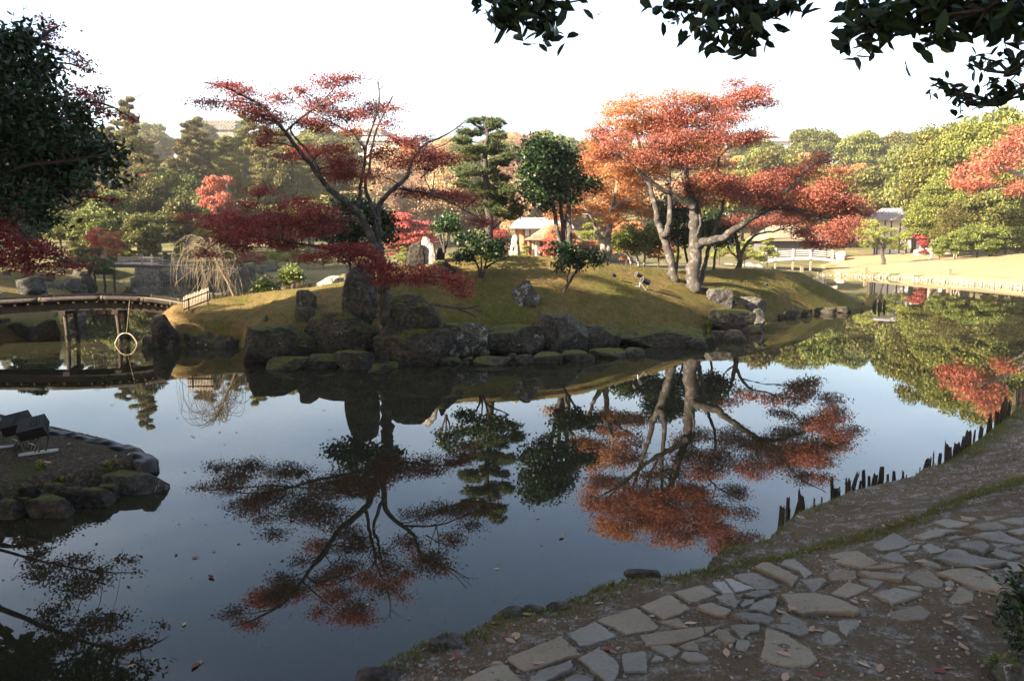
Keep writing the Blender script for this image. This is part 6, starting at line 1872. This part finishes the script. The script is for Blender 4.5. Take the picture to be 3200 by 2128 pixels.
# ------------------------------------------------------------------ generic trees: meshes shared by copies
def broad_mesh(name, seed, R, H, L, lobes, cov, leafmat, bark='bark_dark', squash=0.8, flat=.72, spread=.95):
    r = np.random.default_rng(seed)
    mb = MB()
    top = H - R * squash
    mb.tube([(0, 0, -0.6), (r.normal() * .1, 0, H * .3), (r.normal() * .3, r.normal() * .3, top)], [H * .028, H * .022, H * .01], 6, mi=1)
    for k in range(lobes):
        d_ = unit(r.normal(size=3) + np.array([0, 0, .25])) * r.uniform(.35, spread)
        c = np.array([0, 0, top]) + d_ * np.array([R * .78, R * .78, R * squash * .85])
        if k % 2 == 0: mb.tube([(0, 0, top * r.uniform(.5, .95)), c * .6 + np.array([0, 0, top * .36]), c], [H * .01, H * .007, .02], 4, mi=1, cap=False)
        lr = R * r.uniform(.28, .45)
        area = math.pi * lr * lr
        n = int(cov * area / (0.175 * L * L))
        q = in_ball(n, r, 0.75)
        q[:, 2] = np.where(q[:, 2] < -0.2, -q[:, 2] * .6, q[:, 2])
        pts = c + q * lr * np.array([1, 1, flat]) * (1 + .12 * r.normal(size=(n, 1)))
        leaves(mb, pts, L, 0.7, rng=r)
    return mb.mesh(name, [M[leafmat], M[bark]])
def pine_mesh(name, seed, H, R, mat, layers, bark='bark_pale', L=.42, crown0=.45, n_t=120):
    r = np.random.default_rng(seed)
    mb = MB()
    lean = r.normal(size=2) * H * .03
    mb.tube([(0, 0, -.6), (lean[0] * .4, lean[1] * .4, H * .4), (lean[0], lean[1], H * .95)], [H * .02, H * .016, H * .005], 7, mi=1)
    for k in range(layers):
        t = crown0 + (1 - crown0) * (k + r.uniform(0, .8)) / layers
        a = r.uniform(0, 6.28)
        rr = R * (1.05 - .75 * ((t - crown0) / (1 - crown0)) ** 1.3) * r.uniform(.5, 1.0)
        ax_ = np.array([lean[0] * t, lean[1] * t, H * t])
        c = ax_ + np.array([math.cos(a) * rr * .7, math.sin(a) * rr * .7, R * .04])
        mb.tube([ax_ - (0, 0, .25), c], [H * .006, .03], 4, mi=1, cap=False)
        q = in_ball(n_t, r); q[:, 2] *= .26
        tufts(mb, c + q * rr * .62, L, TUFT_FAR, rng=r)
    return mb.mesh(name, [M[mat], M[bark]])
TUFT_FAR = _tuft(9, 1.0, 5, 1.0, 0.13)
GEN = {}
for k in range(4):
    GEN['green', k] = broad_mesh('green_tree', 200 + k, 5.0, 10.5, .42, 34, 1.7, 'wood_green')
for k in range(2):
    GEN['yellow', k] = broad_mesh('yellow_tree', 210 + k, 4.6, 11.5, .26, 46, 1.7, 'wood_yellow', 'bark_pale', 1.05)
    GEN['brown', k] = broad_mesh('brown_tree', 220 + k, 4.6, 8.5, .30, 30, 0.75, 'wood_brown', 'bark_pale')
    GEN['orange', k] = broad_mesh('orange_tree', 230 + k, 4.0, 7.5, .30, 26, 1.3, 'wood_orange')
    GEN['maple', k] = broad_mesh('spreading_maple', 235 + k, 4.0, 7.0, .36, 42, 1.15, 'maple_scarlet', 'bark_dark', .75, .34, 1.2)
    GEN['pine', k] = pine_mesh('tall_pine', 240 + k, 15.0, 2.7, 'wood_pine', 46, 'bark_pale', .36, .40, 80)
    GEN['cloud', k] = pine_mesh('garden_pine', 250 + k, 3.4, 2.0, 'pine_yellow', 12, 'bark_dark', .26, .3, 90)
GEN['dense', 0] = broad_mesh('dense_tree', 260, 4.2, 10.0, .32, 60, 4.0, 'camellia_dark', 'bark_dark', 1.0)
GEN['dense', 1] = broad_mesh('dense_tree', 261, 3.6, 12.5, .32, 60, 4.0, 'camellia_dark', 'bark_dark', 1.25)
NAMES = {'green': 'broadleaf_tree', 'yellow': 'broadleaf_tree', 'brown': 'broadleaf_tree', 'orange': 'maple_tree', 'maple': 'maple_tree', 'pine': 'pine_tree', 'cloud': 'garden_pine', 'dense': 'evergreen_tree'}
def plant(kind, x, y, z, s, label, group=None, rot=None, sz=None, cat='tree', mat=None, var=None):
    n = len([k for k in GEN if k[0] == kind])
    me = GEN[kind, rg.integers(0, n) if var is None else var]
    o = bpy.data.objects.new(NAMES[kind], me)
    o.location = (x, y, z)
    o.scale = (s, s, s * (sz or 1.0))
    o.rotation_euler = (0, 0, rg.uniform(0, 6.28) if rot is None else rot)
    COL.objects.link(o)
    if mat:
        o.material_slots[0].link = 'OBJECT'; o.material_slots[0].material = M[mat]
    return tag(o, label, cat, group)
LAB = {'green': ('green broadleaf tree in the wood on the castle hill', 'green trees on the castle hill'), 'brown': ('bare brownish tree in the wood on the castle hill', 'brown trees on the castle hill'),
       'orange': ('orange autumn tree in the wood on the castle hill', 'orange trees on the castle hill'), 'pine': ('tall thin pine standing in the wood on the castle hill', 'pines on the castle hill')}
rows = np.linspace(100, 238, 12)
for ri, y in enumerate(rows):
    half = y * 0.69 + 8
    step = 9.2
    for x in np.arange(-half, half, step):
        xx, yy = x + rg.uniform(-3.4, 3.4), y + rg.uniform(-5, 5)
        u = CU + F_PX * xx / yy
        if yy > 190 and (1070 < u < 1265 or 2330 < u < 2485 or 590 < u < 760): continue
        f = rg.uniform()
        if u < 1050: kind = 'green' if f < .72 else ('pine' if f < .86 else ('brown' if f < .95 else 'orange'))
        elif u < 2250: kind = 'brown' if f < .55 else ('orange' if f < .7 else 'green')
        else: kind = 'green' if f < .6 else ('brown' if f < .82 else 'orange')
        s = rg.uniform(.7, 1.1) * (0.72 if yy > 195 else 0.95)
        if 1270 < u < 2330 and yy > 195: s *= .85
        if kind == 'pine': s *= .8
        zone = 'below the stone rampart' if u < 600 else ('left of the keep' if u < 1080 else ('beneath the castle keep' if u < 1350 else ('behind the cloud pine' if u < 1900 else ('behind the maples' if u < 2330 else ('beneath the castle turret' if u < 2600 else 'on the ridge above the plaster house')))))
        slope = 'at the foot of' if yy < 140 else ('halfway up' if yy < 190 else 'near the top of')
        lab = {'green': 'green broadleaf tree', 'brown': 'bare brownish tree', 'orange': 'orange autumn tree', 'pine': 'thin tall pine'}[kind]
        plant(kind, xx, yy, gz(xx, yy) - .2, s, f'{lab} {slope} the hill {zone}', f'{kind} trees {slope} the hill {zone}', sz=rg.uniform(.85, 1.15))
for x in np.arange(-165, 165, 6.0):                    # trees along the very ridge
    xx, yy = x + rg.uniform(-2, 2), rg.uniform(226, 240)
    u = CU + F_PX * xx / yy
    if 1060 < u < 1275 or 2320 < u < 2495 or 590 < u < 760 or abs(u - 1600) > 1750: continue
    kind = 'green' if u < 1050 else (('brown', 'brown', 'orange')[rg.integers(0, 3)] if u < 2330 else ('green', 'orange', 'green', 'brown')[rg.integers(0, 4)])
    plant(kind, xx, yy, gz(xx, yy) - .3, rg.uniform(.55, .8), {'green': 'small green tree', 'brown': 'small bare brown tree', 'orange': 'small orange tree'}[kind] + ' standing on the skyline of the castle hill', kind + ' trees on the skyline', sz=rg.uniform(.85, 1.1))
# tall pines and trees at the foot of the hill on the left
def plant_px(kind, u, vtop, Y, label, group=None, wid=None, **kw):
    p = P(u, vtop, Y)
    z = max(gz(p[0], p[1]), 0.3)
    H = {'green': 10.5, 'yellow': 11.5, 'brown': 8.5, 'orange': 7.5, 'maple': 7.0, 'pine': 15.0, 'cloud': 3.4, 'dense': 10.0}[kind]
    Rr = {'green': 5.0, 'yellow': 4.6, 'brown': 4.6, 'orange': 4.0, 'maple': 4.4, 'pine': 2.7, 'cloud': 2.0, 'dense': 4.2}[kind]
    h = p[2] - z
    s = h / H
    if wid:
        s = wid * mpp(u, vtop, Y) / (2 * Rr)
    return plant(kind, p[0], p[1], z - .1, s, label, group, sz=(h / H) / s, **kw)
plant_px('pine', 408, 305, 75, 'tallest pine with bare upper trunk above the left wood', wid=150)
for u, vt, Y, w in [(330, 400, 78, 130), (480, 440, 82, 130), (560, 390, 85, 150), (640, 370, 88, 150), (740, 360, 90, 150), (830, 400, 86, 150), (900, 410, 84, 140), (965, 430, 88, 140), (1040, 450, 90, 140), (700, 430, 80, 140), (250, 430, 80, 150)]:
    plant_px('pine', u, vt, Y, 'tall straight pine in the hazy grove behind the far bridge', 'pines in the hazy grove', wid=w)
for u, vt, Y, w in [(240, 560, 72, 190), (330, 590, 70, 180), (440, 560, 74, 180), (540, 540, 76, 190), (560, 620, 68, 170), (640, 600, 72, 170), (760, 620, 74, 180), (860, 640, 76, 170), (960, 620, 78, 190), (300, 660, 64, 170), (180, 640, 66, 170), (440, 660, 64, 150), (1060, 600, 80, 170), (700, 680, 66, 150), (130, 560, 76, 180), (60, 600, 70, 180)]:
    plant_px('green', u, vt, Y, 'rounded green tree in the hazy grove behind the far bridge', 'green trees in the hazy grove', wid=w)
plant_px('maple', 683, 553, 70, 'salmon coloured maple glowing alone among the left pines', wid=140, mat='maple_scarlet')
plant_px('maple', 860, 500, 82, 'yellow leaved tree between the left pine trunks', wid=130, mat='wood_yellow')
plant_px('maple', 300, 712, 60, 'small pink maple above the far bridge', wid=70, mat='maple_pink')
plant_px('maple', 350, 722, 59, 'small orange shrub maple above the far bridge', wid=80, mat='wood_orange')
for u, vt, w in [(236, 705, 60), (250, 735, 66), (378, 738, 66), (400, 755, 60), (466, 722, 90), (480, 760, 76), (560, 748, 76)]:
    plant_px('cloud', u, vt, 64 + (u % 7) * .4, 'rounded yellow green garden pine behind the far bridge', 'garden pines behind the far bridge', wid=w)
for u, vt, w in [(520, 790, 60)]:
    plant_px('cloud', u, vt, 54.4, 'dark green garden pine leaning over the far bridge railing', None, wid=w, mat='pine_needle')
for u, vt, w in [(640, 660, 110), (700, 720, 90), (860, 735, 80), (900, 745, 90), (1010, 780, 70), (960, 770, 60), (1080, 760, 70), (1260, 770, 60)]:
    plant_px('cloud', u, vt, 60 + (u % 5), 'yellow green garden pine on the far shore behind the weeping tree', 'garden pines on the far shore', wid=w)
for u, vt, w, m_ in [(750, 785, 80, 'maple_scarlet'), (810, 788, 70, 'maple_scarlet'), (1270, 650, 150, 'maple_pink'), (1240, 700, 110, 'maple_scarlet'), (1320, 680, 110, 'maple_pink')]:
    plant_px('maple', u, vt, 64, 'low bright red maple on the far shore seen beside the red maple trunk', 'low red maples on the far shore', wid=w, mat=m_)
for u, vt, w in [(1300, 560, 170), (1400, 520, 180), (1650, 540, 200), (1700, 600, 150), (1780, 560, 160), (1620, 600, 150)]:
    plant_px('brown', u, vt, 90 + (u % 9), 'pinkish bare tree behind the white screened house', 'bare trees behind the white house', wid=w)
for u, vt, w, m_ in [(1740, 742, 120, 'maple_pink'), (1560, 715, 70, 'maple_crimson'), (1760, 690, 120, 'maple_orange'), (2060, 700, 150, 'maple_scarlet'), (1960, 690, 130, 'maple_orange'), (1850, 750, 80, 'maple_scarlet')]:
    plant_px('maple', u, vt, 52 if u == 1740 else 55 + (u % 4), {1740: 'bright pink maple shrub before the thatched hut', 1560: 'dark crimson maple left of the white screened house', 1760: 'orange maple shading the thatched hut roof', 2060: 'scarlet maple behind the forked trunks', 1960: 'orange maple between golden maple and forked trunks', 1850: 'low scarlet maple under the golden orange maple'}[u], wid=w, mat=m_)
plant_px('cloud', 1850, 690, 59, 'tall yellow green pine beside the golden orange maple', wid=130)
for u, vt, w in [(1480, 740, 70), (1560, 755, 60), (1640, 760, 50), (2250, 735, 110), (2330, 750, 100), (2400, 745, 90), (2100, 760, 80)]:
    plant_px('cloud', u, vt, 60 + (u % 5), 'low yellow green garden pine on the far shore behind the mound', 'garden pines behind the mound', wid=w)
# right side: yellow green trees and red maple
for k, (u, vt, Y, w) in enumerate([(2400, 470, 96, 230), (2500, 480, 95, 200), (2330, 500, 94, 180), (2240, 520, 92, 180)]):
    plant_px('green', u, vt, Y, 'big rounded olive tree rising behind the boarded hall', 'olive trees behind the hall', wid=w, mat='wood_yellow')
for u, vt, Y, w, lab in [(2850, 430, 84, 200, 'dark cypress like tree at the left of the yellow trees'), (2960, 380, 76, 280, 'tall yellow green tree leaning out at the left of the right grove'), (3060, 350, 72, 280, 'yellow green tree above the scarlet maple'), (3180, 320, 70, 300, 'highest yellow tree at the right frame edge'), (2930, 560, 70, 200, 'lower yellow tree hanging over the plaster annex'), (3000, 620, 66, 190, 'round yellow green tree on pale forked stems at the lawn back'), (3110, 590, 64, 220, 'green tree below the scarlet maple'), (3220, 560, 62, 220, 'dense green tree at the right edge behind the lawn')]:
    plant_px('yellow' if 'green tree' not in lab[:10] and 'dense' not in lab and 'dark' not in lab else 'green', u, vt, Y, lab, wid=w)
for u, vt, w in [(3150, 690, 130), (3060, 700, 120), (3220, 680, 130)  , (3100, 725, 90), (2990, 715, 90), (3185, 715, 100), (2940, 735, 60)]:
    plant_px('green', u, vt, 62 + (u % 5), 'low green bush behind the dry lawn', 'bushes behind the lawn', wid=w, cat='bush', mat='camellia_lit')
plant_px('green', 2593, 515, 76.8, 'rounded green tree added behind the rust red maple tip to shade the plaster house', wid=205)  # added so that its shadow falls on the plaster house wall
plant_px('maple', 2895, 700, 76, 'small dark red maple before the plaster annex', wid=80, mat='maple_crimson')
T = Tree(58.0, 1.5, C8, 1 / 2.613, 121)
rb = P(3330, 800, 58.0); rb[2] = gz(rb[0], rb[1]) + .5
T.limb([(2700, 1000), (2600, 600), (2400, 420), (2200, 330), (2000, 330), (1850, 430)], 30, 3, 0, 0, 7, start=rb)
T.limb([(2650, 800), (2450, 560), (2250, 480), (2000, 480)], 16, 3)
T.pads([(2320, 30, 90, 50), (2260, 110, 110, 60), (2150, 180, 120, 56), (2040, 260, 120, 52), (1960, 330, 120, 50), (1860, 400, 110, 48), (1800, 460, 70, 44), (2100, 350, 140, 60), (2250, 260, 120, 70), (2330, 180, 80, 60), (1990, 450, 110, 50),
        (2300, 470, 90, 46), (2260, 520, 80, 34), (1930, 500, 60, 34)], 'maple_scarlet', L=.19, cov=1.3, csz=.3)
T.twigs(2, .03)
T.build('maple_tree', 'scarlet maple with layered boughs before the yellow trees on the right', 'tree', rb, 'bark_pale')
# cloud pine before the plaster house
T = Tree(68.0, .9, C8, 1 / 2.613, 122)
cb = P(2765, 790, 67.0); cb[2] = float(h_lawn(cb[:1], cb[1:2])[0])
T.Y = cb[1]
T.limb([(1200, 1010), (1180, 940), (1120, 860), (1080, 800)], 14, 5, start=cb); T.limb([(1190, 980), (1260, 930), (1350, 900)], 9, 4)
T.pads([(1080, 790, 90, 40), (1220, 840, 86, 30), (1100, 880, 90, 40), (1230, 920, 110, 30), (1350, 890, 84, 32), (1300, 970, 110, 30), (1160, 970, 60, 30), (1020, 850, 60, 34), (1050, 950, 60, 30)], 'pine_yellow', L=.34, cov=1.5, kind='tuft')
T.build('garden_pine', 'layered sunlit garden pine before the white plaster house', 'tree', cb, 'bark_dark')
# forked bare stems at the lawn back
T = Tree(64.0, .4, C8, 1 / 2.613, 123)
sb = onto(3005, 785, h_lawn); T.Y = sb[1]
for q in [[(1850, 1005), (1830, 940), (1820, 880)], [(1850, 1005), (1850, 930), (1860, 870)], [(1860, 1005), (1900, 940), (1960, 875)], [(1840, 1005), (1800, 950), (1750, 920)]]:
    T.limb(q, 9, 4)
T.build('bare_stems', 'pale forked bare stems at the back of the lawn', 'shrub', sb, 'bark_pale')
# propped pine on the left shore
pp_ = onto(285, 905, h_left)
T = Tree(pp_[1], .8, C2, 1 / 2.614, 124)
T.limb([(740, 800), (720, 700), (740, 600), (800, 540), (860, 560), (930, 600)], 18, 4, start=pp_)
T.limb([(730, 640), (680, 560), (640, 500)], 9, 3)
for x in (775, 855, 935):
    T.limb([(x - 8, 640), (x, 730), (x + 8, 850)], 7, 7)
T.pads([(650, 500, 110, 30), (790, 495, 90, 32), (620, 565, 100, 30), (750, 570, 120, 34), (850, 615, 96, 40), (900, 560, 60, 26), (890, 660, 70, 26), (800, 640, 90, 30)], 'pine_needle', L=.26, cov=1.6, kind='tuft')
T.build('garden_pine', 'dark pine with boughs propped on poles over the left shore', 'tree', pp_, 'bark_dark')

plant('dense', P(75, 700, 40)[0], 40, 1.2, .32, 'small dark green tree behind the boughs of the left red maple', mat='camellia')

# ------------------------------------------------------------------ overhanging tree above the camera
T = Tree(3.6, .3, lambda x, y: (1400 + x / 1.31, y / 1.31), 1 / 1.31, 131)
ob = np.array([4.2, -1.6, float(h_bank(np.array([4.2]), np.array([-1.6]))[0]) - .1])
trunk = chaikin(np.array([ob, ob + (-.1, .1, 1.6), ob + (-.4, .3, 3.2), ob + (-.7, .8, 4.6)]), 2, False)
T.wood.tube(trunk, np.linspace(.19, .10, len(trunk)), 12, jit=.05)
T.pts += [(p, .1) for p in trunk[-6:]]
def bough(tgt, r0=.045):
    a = trunk[-2]
    tgt = np.array(tgt)
    mid = (a + tgt) / 2 + (0, 0, .35)
    pth = chaikin(np.array([a, a * .7 + tgt * .3 + (0, 0, .3), mid, tgt]), 2, False)
    T.wood.tube(pth, np.linspace(r0, .008, len(pth)), 7)
    T.pts += [(p, .012) for p in pth]
LK = dict(L=.085, cov=2.4, csz=.042, flat=.9, up=.25, tmpl=LEAF_FOLD, per=9, dr=.14)
for x, y, yy, dep in [(330, -30, 0, 3.6), (1120, -30, 0, 3.4), (1950, 0, 0, 3.0), (2200, 40, 0, 2.9), (2250, 430, 0, 3.5), (2300, 300, 0, 3.4)]:
    u, v = T.conv(x, y); bough(P(u, v, dep))
def oh(lst, Y):
    T.Y = Y
    for q in lst: T.pad(*q, 'camellia_dark', dy=0.0, **LK)
oh([(240, 5, 60, 30), (330, 20, 70, 40), (420, 20, 60, 40), (330, 80, 60, 40), (280, 60, 50, 40), (430, 100, 40, 36), (380, 70, 50, 36), (210, 85, 40, 18), (180, -10, 60, 16), (585, -5, 24, 14)], 3.6)
oh([(900, 10, 46, 30), (960, 50, 50, 36), (1040, 20, 60, 30), (1060, 100, 46, 36), (1130, 50, 60, 46), (1220, 30, 60, 46), (1270, 90, 60, 50), (1180, 110, 50, 40), (1300, 130, 50, 50), (1330, 30, 60, 40), (1390, 20, 60, 26), (1040, 135, 36, 16), (1090, 150, 22, 26), (1210, 145, 40, 20)], 3.4)
LK['L'] = .082
oh([(1700, 30, 60, 36), (1690, 110, 60, 30), (1740, 130, 60, 40), (1780, 60, 80, 50), (1880, 40, 90, 60), (1860, 140, 60, 40), (1960, 90, 80, 60), (2050, 40, 90, 60), (2150, 30, 90, 60), (2260, 30, 100, 60), (2340, 60, 60, 60), (2250, 110, 60, 30), (2170, 120, 50, 30), (2140, 160, 40, 24), (2330, 110, 50, 30), (1700, 180, 30, 18), (1990, -20, 200, 40)], 3.0)
LK['L'] = .062; LK['cov'] = .95; LK['up'] = .7; LK['csz'] = .03; LK['dr'] = .1
oh([(2060, 355, 50, 20), (2120, 380, 70, 26), (2210, 385, 80, 30), (2300, 375, 80, 34), (2350, 390, 40, 40), (2080, 410, 40, 20), (2180, 420, 70, 16), (2290, 420, 70, 18), (2180, 240, 60, 22), (2260, 250, 60, 30), (2330, 230, 60, 40), (2350, 290, 40, 50), (2000, 340, 30, 20), (2130, 260, 40, 16)], 3.5)
T.twigs(3, .006, .0)
# the rest of its crown, unseen overhead, widened to shade the path
CAN = [(x, y) for x in (-3.5, -0.8, 2.0, 4.8, 7.6, 10.4) for y in (-4.6, -1.8, 1.0, 3.8, 6.4) if not (x < -2 and y > 3) and not (x > 9 and y > 5)]
for i_, (cx_, cy_) in enumerate(CAN):
    c = np.array([cx_ + rg.uniform(-.5, .5), cy_ + rg.uniform(-.5, .5), 6.9 + .14 * max(0, cy_) + rg.uniform(-.2, .8)])
    n = 900
    pts = np.array(c) + in_ball(n, rg, .4) * np.array([1.9, 1.9, .7])
    leaves(T.crowns['camellia_dark'], pts, .14, .7)
    T.wood.tube(np.array([trunk[-1], (trunk[-1] + c) / 2 + (0, 0, .2), c]), [.06, .04, .015], 6)
T.build('evergreen_tree', 'evergreen beside the stone path with dark leafy boughs hanging out over the near bank', 'tree', ob, 'bark_dark')
# bush at the lower right corner
T = Tree(5.0, .1, lambda x, y: (2700 + x / 4.148, 1750 + y / 4.148), 1 / 4.148, 141)
cbp = onto(3240, 2070, h_bank)
T.Y = cbp[1]
T.limb([(2240, 1330), (2120, 1150), (2020, 950), (1960, 700)], 30, 8, start=cbp - (0, 0, .05)); T.limb([(2240, 1330), (2100, 900), (2050, 500), (2060, 200)], 24, 6, start=cbp - (0, 0, .05))
T.pads([(2060, 200, 90, 60), (2000, 290, 90, 70), (1960, 420, 90, 70), (2060, 480, 120, 110), (1920, 560, 70, 60), (2000, 650, 120, 90), (1880, 720, 70, 60), (1960, 800, 120, 90), (1860, 860, 70, 60), (2040, 950, 140, 100), (1910, 980, 90, 70), (1960, 1080, 90, 60), (2180, 600, 150, 200), (2200, 950, 150, 200), (2180, 300, 120, 150)],
       'camellia_dark', L=.055, cov=1.7, csz=.035, flat=.9, up=.4, tmpl=LEAF_FOLD, per=14, dr=.12)
T.twigs(2, .005)
T.build('shrub', 'leafy dark shrub at the right end of the stone path', 'shrub', cbp, 'bark_dark')
clump('grass_clump', 'weedy green tuft at the foot of the shrub by the path', onto(3120, 2105, h_bank), 70, .11, .9)
rock(3120, 3220, 2085, 2150, 'round', 'rock_grey', 'rounded grey stone half under the shrub at the path end', on=h_bank, sub=4)

# ------------------------------------------------------------------ trees outside the view, placed for the shade they cast
for x, y, s, sz, v_ in [(-14.0, 11.2, 1.05, .84, 0), (-20.0, 9.5, 1.0, .85, 1), (-26, 20.5, 1.0, 1.0, 0), (-38, 46, 1.1, 1.1, 1), (-44, 41, 1.2, 1.1, 0), (-45, 50, 1.2, 1.1, 1), (-17.0, 4.0, 1.2, 1.2, 1), (-25.5, 6.5, 1.4, 1.2, 0), (-14.5, 7.0, 1.1, 1.2, 0), (-11.5, -1.0, 1.0, 1.0, 0), (-19.5, -3.0, 1.1, 1.0, 1), (-9.0, -7.5, 1.0, 1.0, 1), (-4.0, -9.5, .9, 1.0, 0), (-8.6, 2.0, 1.0, 1.0, 0), (-8.8, -3.6, 1.2, 1.1, 1), (-31, 25, 1.2, 1.1, 1), (-37, 31, 1.2, 1.1, 0)]:
    z = max(float(h_left(np.array([x]), np.array([y]))[0]), float(h_bank(np.array([x]), np.array([y]))[0]), 0.3)
    plant('dense' if (x, y) not in ((-14.0, 11.2), (-20.0, 9.5)) else 'green', x, y, z - .3, s, 'unseen tree placed to shade the left shore and near bank', 'unseen shade trees off the left shore', sz=sz, var=v_)

# ------------------------------------------------------------------ haze
hz = MB()
hz.abox((-700, -60, -2.2), (700, 560, 62))
mz = Mat('haze')
pv = mz.N("ShaderNodeVolumePrincipled")
pv.inputs["Color"].default_value = (1.0, 0.95, 0.86, 1)
pv.inputs["Density"].default_value = 0.00048
pv.inputs["Anisotropy"].default_value = 0.45
mz.t.links.new(pv.outputs[0], mz.out.inputs["Volume"])
tag(hz.build('haze', mz.m), 'pale morning haze over the garden', 'haze', kind='stuff')
